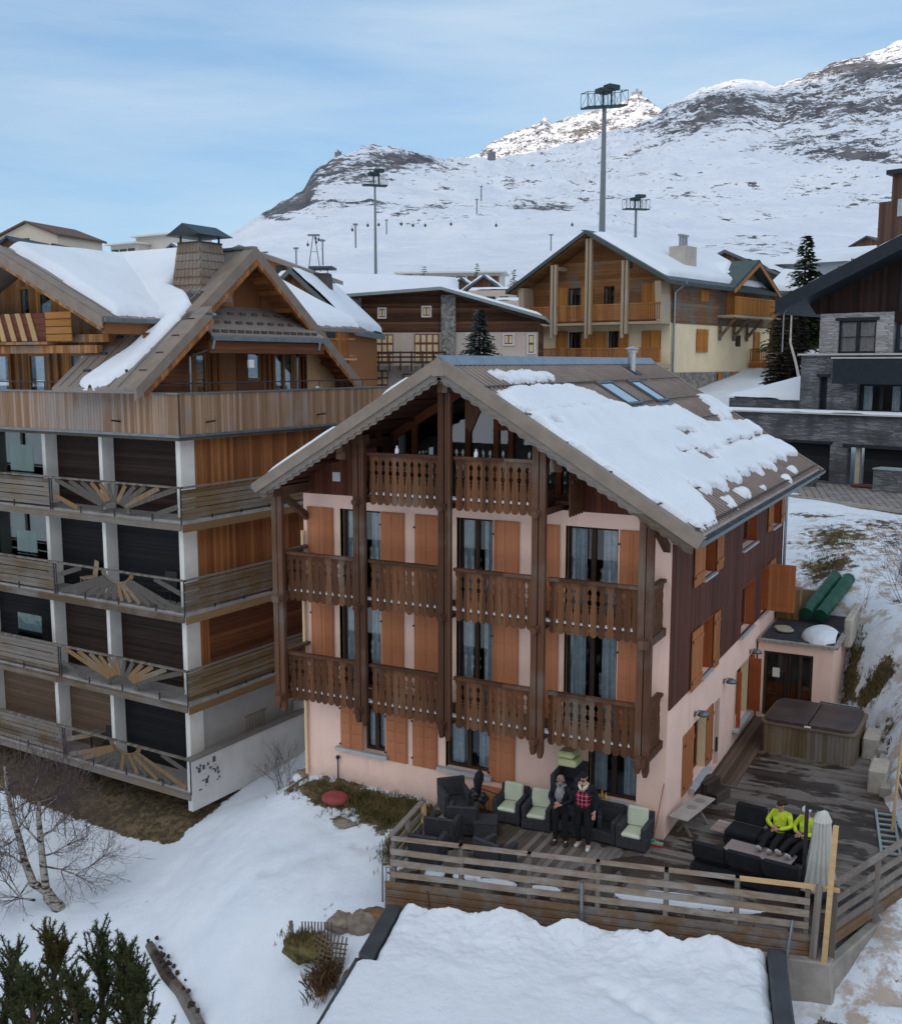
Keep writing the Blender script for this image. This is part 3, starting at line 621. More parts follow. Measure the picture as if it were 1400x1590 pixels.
for fl, zt, rng in ((1, RAIL1, (0, 4)), (2, RAIL2, (0, 4)), (3, RAIL3, (1, 3))):
    for i in range(*rng):
        a = PX_[i]+.20; b_ = PX_[i+1]-.17
        m = MB(); balpanel(m, pp, a, b_, zt-.04, w0=.02, w1=.045); o = m.build('balustrade_panel', BALW, ch)
        m = MB(); m.box(a-.02, b_+.02, YBL-.05, YBL+.10, zt-.045, zt+.03); m.box(a, b_, YBL+.046, YBL+.10, zt-.86, zt-.76); m.build('handrail', POSTW, o)
    x0, x1 = PX_[rng[0]], PX_[rng[1]]
    # balcony slab (boards) with beams
    m = MB(); m.box(x0+.1, x1-.1, YBL+.05, -.02, zt-1.10, zt-1.03); 
    for i in range(rng[0], rng[1]+1): m.box(PX_[i]-.05, PX_[i]+.05, -1.32, .0 if fl < 3 else .9, zt-1.26, zt-1.1)
    if fl == 3: m.box(2.36, 8.0, 0, YB, zt-1.12, zt-1.03)
    m.build('balcony_floor', POSTW, ch)
    m = MB(); n = 60
    rs = random.Random(fl)
    for i in range(n):
        a = x0+.2+(x1-x0-.4)*i/n; h = .05+.035*rs.random(); m.box(a, a+(x1-x0-.4)/n*.97, YBL+.048, YBL+.16+.05*rs.random(), zt-1.03, zt-1.03+h)
    m.build('balcony_snow', SNOW, ch)
    # ends
    if fl < 3:
        for xx, sg in ((x1+.0, 1), (x0-.0, -1)):
            m = MB(); PE = (lambda u, w, z, xx=xx, sg=sg: (xx+sg*(.0+w), u, z)); balpanel(m, PE, YBL+.12, -.02, zt-.04, w0=.02, w1=.045); o = m.build('balustrade_panel', BALW, ch)
            m = MB(); m.box(xx-.05, xx+.10, YBL+.1, -.0, zt-.045, zt+.03); m.build('handrail', POSTW, o)
            m = MB(); m.box(xx-.08, xx+.12, YBL-.35, -.0, zt-1.3, zt-1.12); m.build('balcony_beam', POSTW, ch)
# recessed louvred panels right of the loggia (seen behind the right post)
m = MB(); PE = (lambda u, w, z: (8.0+w, u, z)); balpanel(m, PE, YBL+.15, -.02, RAIL3-.04, w0=.02, w1=.045); m.build('balustrade_panel', BALW, ch)
m = MB(); PE = (lambda u, w, z: (2.35+w, u, z)); balpanel(m, PE, YBL+.15, -.02, RAIL3-.04, w0=.02, w1=.045); m.build('balustrade_panel', BALW, ch)
# twin posts clasping the beams, with knobs where the beams pass
for i, x in enumerate(PX_):
    top = min(rz(x)-.45, 7.0)
    if i in (1,): top = 5.95
    if i in (3,): top = 5.95
    for k, dx in enumerate((-.175, .005)):
        m = MB(); bot = RAIL1-1.40-(.06 if k else 0)
        m.box(x+dx, x+dx+TW, YBL-.17, YBL-.05, bot, top)
        m.prism([(x+dx, YBL-.17, bot), (x+dx+TW, YBL-.17, bot), (x+dx+TW*.75, YBL-.17, bot-.13), (x+dx+TW*.25, YBL-.17, bot-.13)], (0, .12, 0))
        m.build('post', POSTW, ch)
    for zt in ((RAIL1, RAIL2) if i in (0, 4) else (RAIL1, RAIL2, RAIL3)):
        m = MB(); m.tube([(x-.06, YBL-.30, zt-1.2), (x-.06, YBL-.02, zt-1.2)], [.085, .105], 8); m.build('beam_end', POSTW, ch)
# roof brackets and purlins under the overhang
for x in (.12, 2.25, 5.09, 7.95, 10.06):
    z = rz(x)-.40; zt_ = z+.02
    m = MB(); m.box(x-.11, x+.11, FO+.12, .9, z-.14, z+.1)
    m.prism([(x-.08, YBL-.1, z-.14), (x-.08, -.02, z-.95), (x-.08, -.02, z-.75), (x-.08, YBL+.15, z-.14)], (.16, 0, 0)) if x in (.12, 10.06) else m.box(x-.13, x+.13, YBL-.45, YBL+.1, z-.34, z-.14)
    m.build('purlin', POSTW, ch)
m = MB(); m.box(2.2, 2.75, YBL-.2, YBL+.1, 5.72, 5.95); m.box(7.3, 8.0, YBL-.2, YBL+.1, 5.72, 5.95); m.each('tie_beam', POSTW, ch)
m = MB(); m.prism([(5.2,-.6,6.9),(5.2,-.6,6.2),(5.35,-.6,6.05),(5.75,-.6,6.9)], (0,.1,0)); m.each('bracket', POSTW, ch)
# ---- roof
def roofpt(s, y, side, up=0.):
    if side > 0: x = RX+s*(ER-RX); z = RZ+s*(EZR-RZ); n = Vector((RZ-EZR, 0, ER-RX)).normalized()
    else: x = RX+s*(EL-RX); z = RZ+s*(EZL-RZ); n = Vector((-(RZ-EZL), 0, RX-EL)).normalized()
    return Vector((x, y, z))+n*up
roof_parts = MB()
for side in (1, -1):
    p = lambda s, y, up: roofpt(s, y, side, up)
    q = [p(0,FO,-.16), p(1,FO,-.16), p(1,BO,-.16), p(0,BO,-.16), p(0,FO,0), p(1,FO,0), p(1,BO,0), p(0,BO,0)]
    roof_parts.hexa(q if side > 0 else [q[i] for i in (1,0,3,2,5,4,7,6)])
    n = int((BO-FO)/.25)
    for i in range(n+1):
        y = FO+.03+(BO-FO-.06)*i/n
        for (s0, s1) in ((.0,.16),(.16,.32),(.32,.485),(.485,.65),(.65,.82),(.82,.99)):
            a, b_ = p(s0+.002, y, .012), p(s1, y, .022); roof_parts.bar(a, b_, .035, .03, (0,0,1))
    for s in (.16,.32,.485,.65,.82): roof_parts.bar(p(s, FO+.1, .004), p(s, BO-.1, .004), .03, .02, (0,0,1))
rf = roof_parts.build('roof', ROOFM, ch)
m = MB()
for side in (1, -1):
    p = lambda s, y, up: roofpt(s, y, side, up)
    a = MB()
    for s, st in ((.165,.25),(.33,.25),(.49,.25),(.655,.25),(.83,.25),(.965,.25)):
        n = int((BO-FO)/st)
        for i in range(n):
            y = FO+.25+i*st
            if random.random() < .97: m.bar(p(s, y, .03), p(s+.012, y, .075), .11, .02, (0,0,1))
m.build('snow_guard', plain('dark_brown_metal', (.07,.055,.045), .6, .1, 3), rf)['kind'] = 'stuff'
m = MB(); m.tube([(RX, FO, RZ+.03), (RX, BO, RZ+.03)], .07, 8)
m.prism([roofpt(.035,FO,1,.03), roofpt(.035,BO,1,.03), (RX,BO,RZ+.11), (RX,FO,RZ+.11)], (0,0,.012)); m.prism([roofpt(.035,FO,-1,.03), (RX,FO,RZ+.11), (RX,BO,RZ+.11), roofpt(.035,BO,-1,.03)], (0,0,.012))
m.build('ridge_cap', BLUEZ, rf)
# barge boards: metal trim and scalloped board below it, front and back
for yy, sg in ((FO, -1), (BO, 1)):
    m = MB(); m2 = MB()
    for side in (1, -1):
        p = lambda s, y, up: roofpt(s, y, side, up)
        a, b_ = p(0, yy, 0), p(1.0, yy, 0)
        m.hexa([p(0,yy+sg*.02,-.20), p(1.012,yy+sg*.02,-.20), p(1.012,yy-sg*.24,-.20), p(0,yy-sg*.24,-.20), p(0,yy+sg*.02,.06), p(1.012,yy+sg*.02,.06), p(1.012,yy-sg*.24,.06), p(0,yy-sg*.24,.06)])
        n = 26; pts = []
        for i in range(n*4+1):
            s = i/(n*4); d = .30+.035*abs(math.sin(math.pi*i/4))+.015*math.sin(math.pi*i/2)
            pts.append(p(s, yy-sg*.03, -d-.02))
        for i in range(n*4):
            q0, q1 = pts[i], pts[i+1]; t0, t1 = p(i/(n*4), yy-sg*.03, -.19), p((i+1)/(n*4), yy-sg*.03, -.19)
            e = Vector((0, -sg*.03, 0)); m2.hexa([q0, q1, q1+e, q0+e, t0, t1, t1+e, t0+e])
            q0b, q1b = q0+Vector((0,-sg*.035,-.07)), q1+Vector((0,-sg*.035,-.07)); t0b, t1b = t0+Vector((0,-sg*.035,0)), t1+Vector((0,-sg*.035,0))
            m2.hexa([q0b, q1b, q1b+e, q0b+e, t0b, t1b, t1b+e, t0b+e])
    e = Vector((0,-sg*.26,0)); y = yy+sg*.025; m.prism([(RX-.16,y,RZ-.36),(RX+.16,y,RZ-.36),(RX+.14,y,RZ-.02),(RX,y,RZ+.075),(RX-.14,y,RZ-.02)], e)
    m.build('barge_trim', TRIMM, rf); m2.build('barge_board', wood('grey_brown_barge_wood', (.10,.075,.055), (.22,.175,.14), across='z', width=4, gap=0, grain='x', grey=.3), rf)
# soffit
m = MB()
for side in (1, -1):
    p = lambda s, y, up: roofpt(s, y, side, up)
    m.hexa([p(0.0,FO+.05,-.20), p(.99,FO+.05,-.20), p(.99,BO-.05,-.20), p(0.0,BO-.05,-.20), p(0.0,FO+.05,-.165), p(.99,FO+.05,-.165), p(.99,BO-.05,-.165), p(0.0,BO-.05,-.165)])
    for k in range(6): m.bar(p(.08+.17*k, FO+.1, -.24), p(.08+.17*k, YB, -.24), .09, .08)
m.build('soffit', SOFF, rf)
# gutters
for side, nm in ((1, ''), (-1, '')):
    m = MB(); e = roofpt(1.0, 0, side, -.04); sx = .09*side
    y0, y1 = FO+.05, BO
    prof = [(e.x+sx*0+.0*side, e.z+.0), (e.x+.02*side, e.z-.11), (e.x+.11*side, e.z-.13), (e.x+.17*side, e.z-.08), (e.x+.18*side, e.z+.01)]
    vs = [(x, y, z) for y in (y0, y1) for x, z in prof]; k = len(prof)
    m.add(vs, [(i, i+1, i+1+k, i+k) for i in range(k-1)]); 
    for y in (y0, y1): m.prism([(x, y, z) for x, z in prof], (0, .01, 0))
    for i in range(14): y = y0+(y1-y0)*i/13.; m.box(min(e.x, e.x+.18*side), max(e.x, e.x+.18*side), y, y+.025, e.z+.0, e.z+.015)
    m.build('gutter', ZINC, rf)
m = MB(); m.tube([(ER+.1,13.5,EZR-.15),(ER-.1,13.62,EZR-.35),(W_+.12,L_+.02,3.4),(W_+.12,L_+.02,-1.0)], .05, 8); m.build('downpipe', STEEL, ch)
m = MB(); m.tube([(.0,-.06,3.2),(.0,-.06,-3.7)], .05, 8); m.build('downpipe', CREAM, ch)
# skylights and flue
for (s0, s1, y0, y1) in ((.18,.35,5.62,6.95),(.18,.35,8.52,9.62)):
    p = lambda s, y, up: roofpt(s, y, 1, up)
    m = MB()
    for (a, b_, c, d) in ((s0, s0+.013, y0, y1), (s1-.013, s1, y0, y1), (s0+.013, s1-.013, y0, y0+.07), (s0+.013, s1-.013, y1-.07, y1)):
        m.hexa([p(a,c,.0), p(b_,c,.0), p(b_,d,.0), p(a,d,.0), p(a,c,.10), p(b_,c,.10), p(b_,d,.10), p(a,d,.10)])
    sk = m.build('skylight', plain('grey_aluminium', (.10,.11,.12), .5, .1, 3, metal=.3), rf)
    m = MB(); m.hexa([p(a, c, u_) for u_ in (.055, .075) for a, c in ((s0+.01,y0+.05),(s1-.01,y0+.05),(s1-.01,y1-.05),(s0+.01,y1-.05))]); m.build('pane', glassmat('skylight_glass', (.3,.35,.4), .45), sk)
    m = MB(); m.hexa([p(a, c, u_) for u_ in (.015, .03) for a, c in ((s1,y0-.1),(s1+.03,y0-.1),(s1+.03,y1+.1),(s1,y1+.1))]); m.build('flashing', ZINC, sk)
m = MB(); b0 = roofpt(.085, 10.87, 1, 0); z = b0.z
m.tube([(b0.x,b0.y,z-.1),(b0.x,b0.y,z+.62)], .13, 16); m.tube([(b0.x,b0.y,z+.70),(b0.x,b0.y,z+.72),(b0.x,b0.y,z+.80)], [.24,.24,.03], 16); m.tube([(b0.x,b0.y,z+.60),(b0.x,b0.y,z+.66)], [.18,.18], 16)
for a in range(4): m.box(b0.x+.14*math.cos(a*1.57)-.01, b0.x+.14*math.cos(a*1.57)+.01, b0.y+.14*math.sin(a*1.57)-.01, b0.y+.14*math.sin(a*1.57)+.01, z+.6, z+.72)
fl = m.build('flue', plain('shiny_steel', (.5,.5,.5), .25, .1, 3, metal=1.), rf, smooth=False)
m = MB(); m.prism([b0+Vector((-.28,-.28,.14)), b0+Vector((.28,-.28,-.18)), b0+Vector((.28,.28,-.18)), b0+Vector((-.28,.28,.14))], (0,0,.06)); m.build('flashing', BLK, fl)
# ---- snow on the roof
def insmooth(Sg, Yg, poly):   # signed distance (positive inside), s scaled to metres
    K = 6.98; P = [(a*K, b_) for a, b_ in poly]; x = Sg*K; y = Yg; d = np.full(x.shape, 1e9); inside = np.zeros(x.shape, bool)
    for (x0, y0), (x1, y1) in zip(P, P[1:]+P[:1]):
        ex, ey = x1-x0, y1-y0; t = np.clip(((x-x0)*ex+(y-y0)*ey)/(ex*ex+ey*ey+1e-9), 0, 1); d = np.minimum(d, np.hypot(x-x0-t*ex, y-y0-t*ey))
        c = ((y0 > y) != (y1 > y)) & (x < (x1-x0)*(y-y0)/(y1-y0+1e-12)+x0); inside ^= c
    return np.where(inside, d, -d)
SP = [[(.185,.35),(.185,3.2),(.215,4.0),(.30,4.6),(.335,5.0),(.335,-1.15),(.29,-1.45),(.22,-1.4),(.20,-.6)],
      [(.325,-1.35),(.325,5.1),(.375,5.3),(.39,9.4),(.45,9.75),(.53,9.75),(.545,11.3),(.58,15.6),(.62,16.0),(.675,15.0),(.675,9.2),(.695,8.6),(.70,6.0),(.70,2.2),(.85,1.3),(.955,.75),(.975,-.2),(.975,-1.0),(.93,-1.3),(.7,-1.42),(.41,-1.4)],
      [(.66,1.8),(.66,5.0),(.75,5.15),(.72,5.9),(.70,6.0),(.69,11.0),(.72,11.3),(.70,13.8),(.78,15.0),(.845,15.0),(.87,14.0),(.84,12.8),(.87,12.2),(.835,11.3),(.87,10.8),(.845,10.1),(.90,9.6),(.835,8.7),(.885,8.0),(.84,7.2),(.87,6.5),(.835,5.9),(.89,5.2),(.825,4.4),(.895,3.6),(.845,2.8),(.885,2.1),(.80,1.6),(.75,1.4)],
      [(.09,-.15),(.09,3.2),(.125,3.35),(.15,3.1),(.13,2.8),(.15,2.4),(.13,2.0),(.155,1.5),(.13,1.1),(.16,.6),(.14,.2),(.12,-.1)],
      [(.335,13.6),(.335,14.3),(.5,15.3),(.5,13.8),(.55,13.0),(.55,12.6),(.48,12.9),(.55,12.2),(.54,12.0),(.46,12.5),(.42,13.2)],
      [(.91,4.0),(.91,4.7),(.945,4.75),(.955,4.3),(.95,3.9)],[(.915,2.55),(.915,2.9),(.955,2.7),(.97,2.5),(.95,2.35)],[(.94,6.0),(.945,6.3),(.955,6.2),(.955,5.9)],[(.91,11.0),(.91,11.5),(.95,11.4),(.955,11.0)],[(.94,9.2),(.94,9.7),(.975,9.7),(.98,9.2)]]
HOLES = [[(.545,6.1),(.545,7.3),(.575,7.6),(.58,6.4)],[(.655,5.3),(.69,6.1),(.745,6.2),(.72,5.2)],[(.645,3.9),(.66,5.0),(.675,5.0),(.67,3.9)],[(.54,8.6),(.54,9.1),(.56,9.1),(.56,8.6)],[(.385,-.9),(.385,-.4),(.40,-.4),(.40,-.9)]]
sg_, yg_ = np.meshgrid(np.linspace(.06,1.0,190), np.arange(FO+.2,BO-.1,.06), indexing='ij')
nn = .36*fbm(sg_*20, yg_*3.0, 6, 2, .6)+.12*np.sin(yg_*2*math.pi/.25)*.35
dist = np.full(sg_.shape, -9.)
for P in SP: dist = np.maximum(dist, insmooth(sg_, yg_, P))
for P in HOLES: dist = np.minimum(dist, -insmooth(sg_, yg_, P))
dist = dist+nn
rows = .02*np.sin(sg_*2*math.pi/.165)
th_ = np.clip(1-(1-np.clip(dist/.26, 0, 1))**2, 0, 1)**.5*(.115+.05*fbm(sg_*6, yg_*.7, 4, 8)+.012*np.sin(yg_*2*math.pi/.25)+rows)
X_ = RX+sg_*(ER-RX); Z_ = RZ+sg_*(EZR-RZ); nv = Vector((RZ-EZR, 0, ER-RX)).normalized()
th2 = np.where(dist > 0, th_+.03, -.03)
sheet('roof_snow', X_+nv.x*th2, yg_, Z_+nv.z*th2, SNOW, rf, mask=dist > 0)
sg_, yg_ = np.meshgrid(np.linspace(.12,.97,70), np.arange(FO+.15,FO+6,.08), indexing='ij')
dist = np.minimum(insmooth(sg_, yg_, [(.55,FO+.3),(.55,FO+6),(.95,FO+6),(.97,FO+.25),(.75,FO+.22)]), 9); dist = np.maximum(dist, insmooth(sg_, yg_, [(.16,FO+.3),(.16,FO+6),(.40,FO+6),(.33,FO+.25)]))+.1*fbm(sg_*12, yg_*2, 4, 6)
th2 = np.where(dist > 0, np.clip(dist/.3, 0, 1)**.5*.24+.03, -.03); nv = Vector((-(RZ-EZL), 0, RX-EL)).normalized()
X_ = RX+sg_*(EL-RX); Z_ = RZ+sg_*(EZL-RZ); sheet('roof_snow', (X_+nv.x*th2)[::-1], yg_[::-1], (Z_+nv.z*th2)[::-1], SNOW, rf, mask=(dist > 0)[::-1])
# wall lamps along the side
for y in (2.62, 5.75, 9.2):
    z = -1.13
    m = MB(); m.tube([(W_+.01,y-.12,z),(W_+.03,y-.12,z)], .07, 10); m.tube([(W_+.02,y-.12,z),(W_+.1,y-.05,z+.08),(W_+.2,y,z+.06)], .015, 6)
    lm = m.build('wall_lamp', ZINC, ch, smooth=True); m = MB(); m.tube([(W_+.2,y-.0,z+.07),(W_+.2,y,z+.02),(W_+.2,y,z-.06)], [.04,.12,.16], 12); m.build('lamp_shade', ZINC, lm, smooth=True)
m = MB(); m.box(W_+.005, W_+.05, 4.9, 5.0, -2.95, -2.55); m.build('socket_box', BLK, ch)
m = MB(); m.tube([(1.03,-.06,-3.1),(1.03,-.06,-3.75)], .02, 6); m.blob((1.03,-.06,-3.05), (.06,.06,.06)); m.build('vent_pipe', BLK, ch)
for x, z, c in ((3.6, RAIL3+.12, 0), (5.75, RAIL3+.12, 1)):
    m = MB(); m.tube([(x,YBL,z-.09),(x,YBL,z+.02),(x,YBL,z+.06),(x,YBL,z+.10)], [.055,.05,.02,.025], 8); lo = m.build('lantern', WHITE, None, smooth=True)
    tag(lo, 'small white lantern on the top balcony rail, '+('left of' if c == 0 else 'right of')+' the central twin posts', 'lantern', 'lanterns on the top balcony rail')
# annex
an = thing('annex', 'low pink flat-roofed annex with glazed door behind the hot tub', 'annex', (11.5, 11.8, -3.47))
m = MB(); wall(m, W_+.06, 12.5, -4.6, -1.0, [(10.42,11.92,-3.45,-1.32)], lambda u, w, z: (u, 10.1+w, z), .25); m.box(12.25,12.5,10.35,14.2,-4.6,-1.0); m.build('wall', PINK, an)
m = MB(); m.box(W_+.05, 12.65, 9.95, 14.3, -1.0, -.93); m.build('roof_edge', plain('weathered_concrete', (.30,.28,.25), .95, .3, 6, bs=.5), an)
m = MB(); m.box(W_+.12, 12.5, 10.15, 14.2, -.93, -.905); m.build('roof_membrane', plain('black_bitumen', (.035,.035,.04), .7, .3, 2), an)
PA = lambda u, w, z: (u, 10.1+w, z)
window(an, PA, 10.44, 11.15, -3.4, -1.35, WOODDK, .08, 1, 0, bars=2, name='door', label='dark glazed door'); window(an, PA, 11.18, 11.9, -3.4, -1.35, WOODDK, .08, 2, 0)
m = MB(); m.box(10.5, 11.88, 10.28, 10.31, -3.4, -2.35); m.build('door_panel', SHUTR, an)
m = MB(); m.box(10.3, 12.2, 10.9, 10.95, -3.4, -1.05); m.build('inner_wall', BEIGE, an)
m = MB(); m.box(10.7, 10.92, 10.165, 10.17, -2.15, -1.85); m.build('notice', WHITE, an)
X_, Y_ = np.meshgrid(np.linspace(11.2,12.5,40), np.linspace(10.0,12.0,50)); dd = 1-(((X_-12.0)/.62)**2+((Y_-10.95)/.85)**2)+.6*fbm(X_*2, Y_*2, 4, 5)
sheet('annex_snow', X_, Y_, -.95+np.where(dd > 0, .05+.34*np.clip(dd, 0, 1)**.5, -.05), SNOW, an, mask=dd > 0)
# ================================================================== apartment block on the left
LO = (-3.915, -.429, 0.); LTH = -.07; ML = frameM(LO, LTH)
lb = thing('apartment_block', 'wood and white apartment block with sunburst balconies and steep snowy roofs', 'building', (LO[0], LO[1], -5.9), LTH)
def LB(): return MB(ML)
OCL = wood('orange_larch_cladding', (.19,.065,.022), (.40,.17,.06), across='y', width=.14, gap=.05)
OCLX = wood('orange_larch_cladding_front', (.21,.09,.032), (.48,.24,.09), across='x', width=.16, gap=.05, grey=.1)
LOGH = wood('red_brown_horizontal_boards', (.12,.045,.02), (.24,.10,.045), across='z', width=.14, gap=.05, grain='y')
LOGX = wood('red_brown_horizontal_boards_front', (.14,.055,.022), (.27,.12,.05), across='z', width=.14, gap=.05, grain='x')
PARX = wood('weathered_parapet_boards', (.20,.12,.07), (.40,.27,.18), across='x', width=.13, gap=.06, grey=.38, greyc=(.24,.21,.19), patch=.35)
PARY = wood('weathered_parapet_boards_side', (.20,.115,.065), (.38,.245,.155), across='y', width=.13, gap=.06, grey=.22, greyc=(.24,.21,.19), patch=.35)
RAYW = [wood('grey_ray_plank', (.08,.07,.06), (.20,.18,.155), across='x', width=3, gap=0), wood('honey_ray_plank', (.18,.11,.05), (.34,.22,.11), across='x', width=3, gap=0, grey=.4)]
BALH = wood('weathered_balcony_boards', (.085,.06,.035), (.23,.175,.11), across='z', width=.3, gap=.03, grain='x', grey=.5)
BALHY = wood('weathered_balcony_boards_side', (.10,.065,.03), (.21,.15,.075), across='z', width=.3, gap=.03, grain='y', grey=.3)
WCOL = plain('white_pillar_paint', (.72,.71,.66), .8, .06, 2)
ROOFG = plain('taupe_roof_metal', (.20,.17,.145), .55, .12, 1., spec=.4, bs=.05)
SHTD = wood('dark_brown_roller_shutter', (.022,.013,.010), (.05,.03,.023), across='z', width=.06, gap=.12, grain='x')
SHTK = wood('black_roller_shutter', (.010,.010,.012), (.02,.02,.024), across='z', width=.06, gap=.12, grain='x')
SHTT = wood('tan_roller_shutter', (.13,.085,.055), (.19,.13,.09), across='z', width=.06, gap=.1, grain='x')
GREYP = plain('grey_render', (.42,.42,.40), .9, .06, 2)
RL = [4.19-2.7*k for k in range(4)]
m = LB(); m.box(-25, -.9, 1.5, 11, -5.5, 5.7); m.build('core', DARKIN, lb)
for k, r in enumerate(RL):
    m = LB(); m.box(-25, .0, .03, 1.48, r-1.16, r-.98); m.box(-.6, 0, 1.48, 10.4, r-1.16, r-.98); m.box(-25, .03 if k < 3 else -.02, 0, .03, r-1.22, r-1.0); (m.box(.0, .03, .03, 10.4, r-1.22, r-1.0) if k < 3 else None); m.build('balcony_slab', plain('grey_slab_edge', (.26,.25,.24), .9, .2, 2), lb)
    m = LB(); m.box(-25, -.03, -.03, -.001, r-1.26, r-1.04); m.build('slab_fascia', BALH, lb)
    if k < 3: m = LB(); m.box(.031, .05, -.03, 10.4, r-1.30, r-1.08); m.build('slab_fascia', wood('ochre_fascia', (.17,.10,.045), (.27,.17,.085), across='z', width=2, gap=0, grain='y'), lb)
    z0, z1 = r-.98, (RL[k-1]-1.16 if k else 5.68)
    for x0, x1 in ((-.78,-.6),(-4.09,-3.94),(-6.78,-6.61),(-10.3,-10.1),(-14,-13.8)):
        m = LB(); m.box(x0, x1, .6, 1.16, z0, z1); m.build('pillar', WCOL, lb)
    mats = [(SHTD,SHTD,None),(SHTK,SHTK,None),(SHTD,SHTD,SHTK),(SHTK,SHTT,SHTT)][k]
    for (x0, x1), mt in zip(((-3.94,-.78),(-6.61,-4.09),(-10.1,-6.78)), mats):
        if mt is None:
            window(lb, lambda u, w, z: tuple(ML @ Vector((u, 1.0+w, z))), x0, x1, z0+.02, z1-.12, BLK, .1, 2, .0, fw=.08, glass=glassmat('balcony_glass', (.45,.5,.5), .0))
            if k == 1: m = LB(); m.box(x0+.2, x1-.1, 1.35, 1.38, z0, z1-.1); m.build('curtain', wood('red_curtain_cloth', (.10,.025,.02), (.19,.05,.04), across='x', width=.18, gap=.1), lb)
        else:
            m = LB(); m.box(x0, x1, 1.05, 1.12, z0+.0, z1-.0); m.build('roller_shutter', mt, lb)
    m = LB(); m.box(-25, -10.3, 1.05, 1.1, z0, z1); m.build('roller_shutter', SHTD, lb)
    # side wall cladding
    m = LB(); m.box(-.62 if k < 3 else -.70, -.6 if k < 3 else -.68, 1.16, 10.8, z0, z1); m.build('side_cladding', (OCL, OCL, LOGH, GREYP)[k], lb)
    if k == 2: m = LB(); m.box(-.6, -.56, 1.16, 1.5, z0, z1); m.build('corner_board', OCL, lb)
    # front rail: solid boards on the left, sunburst on the right
    P0, P1 = -5.62, 0.
    zt, zb = r-.0, r-.93
    m = LB()
    for j in range(3): m.box(-25, P0-.12, .005, .035, zb+.02+.29*j, zb+.28+.29*j)
    o = m.build('balcony_boards', BALH, lb)
    m = LB(); m.box(-25, P1, -.03, .07, zt-.04, zt+.01); m.build('handrail', GREYW, o)
    m = LB()
    for x in (-.02, P0, P0-.1, -7.5, -9.4, -11.4, -1.2, -2.8, -4.3): m.box(x-.02, x+.02, -.02, 0.004, zb-.15, zt-.04 if x in (-.02, P0, P0-.1) else zb+.1)
    m.each('post', BLK, o)
    up = k in (0, 2); cx = -2.85; sg = 1 if up else -1; zc = zb if up else zt-.05
    rr_ = random.Random(k+3); m = LB(); q = LB(); H = zt-.05-zb
    rays = [(tx, 1.) for tx in (-2.6,-1.95,-1.4,-.95,-.55,-.18,.18,.55,.95,1.4,1.95,2.62)]+[(-2.68, .42),(2.68, .42)]
    for i, (tx, hz) in enumerate(rays):
        e = Vector((cx+tx, 0, zc+sg*(H-.02)*hz)); an = math.atan2(hz*H*1.3, tx*.62); s0 = Vector((cx+.66*math.cos(an), 0, zc+sg*.36*math.sin(an)))
        if hz < 1: s0 = Vector((cx+math.copysign(1.6, tx), 0, zc+sg*.02))
        y = .012+.003*(i % 3); a = s0+Vector((0,y,0)); b_ = e+Vector((0,y,0)); d_ = (b_-a).normalized()
        (m if rr_.random() < .55 else q).bar(a, b_, .016, .15, (d_.z, 0, -d_.x))
    m.each('ray_plank', RAYW[0], lb)
    for o_ in q.each('ray_plank', RAYW[1], lb): o_['label'] = 'honey coloured ray plank'
    m = LB(); pts = [(cx+math.cos(math.radians(a))*.62*1.15, .03, zc+(1 if up else -1)*math.sin(math.radians(a))*.62*.62) for a in range(0, 181, 15)]
    inn = [(cx+math.cos(math.radians(a))*.47*1.15, .03, zc+(1 if up else -1)*math.sin(math.radians(a))*.47*.62) for a in range(0, 181, 15)]
    for i in range(12): m.prism([pts[i], pts[i+1], inn[i+1], inn[i]], (0, .03, 0))
    m.build('half_sun', RAYW[1] if k in (1, 3) else RAYW[0], lb)
    # side rail
    if k < 3:
        m = LB()
        for j in range(3): m.box(-.035, -.005, .03, 10.3, zb+.02+.29*j, zb+(.28 if j < 2 else .26)+.29*j-(.0 if k < 2 else 0))
        o = m.build('balcony_boards', BALHY, lb)
        m = LB(); m.box(-.07, .03, .07, 10.3, zt-.04, zt+.01); m.build('handrail', GREYW, o)
        m = LB()
        for i in range(8): y = 1.2+i*1.25; m.box(-.002, .02, y-.02, y+.02, zb-.12, zb+.05)
        m.each('post', BLK, o)
m = LB(); m.box(-.16, .02, .0, 5.6, -5.5, RL[3]-.04); m.box(-.62, -.16, 5.4, 5.55, -5.1, RL[3]+.2); m.build('garden_wall', plain('stained_white_render', (.55,.54,.52), .9, .12, .8), lb)
m = LB(); m.box(-.22, .05, -.03, 5.65, RL[3]-.04, RL[3]+.02); m.build('wall_coping', plain('taupe_coping', (.17,.15,.13), .8, .1, 3), lb)
# child-like dark marks painted on the white wall end
m = LB(); rr_ = random.Random(5)
for i in range(26):
    y = .15+.95*rr_.random(); z = -4.95+.75*rr_.random(); s_ = .03+.05*rr_.random(); m.box(.021, .026+.0002*i, y, y+s_*1.6, z, z+s_*rr_.choice((.5, 2.2)))
m.each('wall_mark', plain('dark_marks', (.07,.07,.07), .9, .2, 3), lb)
m = LB()
for i in range(7): m.box(-.66, -.64, 3.1+.14*i, 3.13+.14*i, -4.1, -3.6)
m.box(-.67, -.635, 3.05, 4.05, -3.62, -3.58); m.build('wall_rack', plain('pale_rack_wood', (.32,.27,.2), .8, .1, 3), lb)
m = LB(); m.box(-8.0, -6.85, .30, .32, 3.2, 5.1); m.build('wind_screen', glassmat('green_screen_glass', (.40,.50,.48), .0), lb)
m = LB(); m.box(-8.1, -6.9, .30, .32, -2.2, -.5); m.build('wind_screen', glassmat('green_screen_glass', (.40,.50,.48), .0), lb)
m = LB(); m.box(-7.9, -6.9, .30, .32, .5, 2.3); m.build('wind_screen', glassmat('green_screen_glass', (.40,.50,.48), .0), lb)
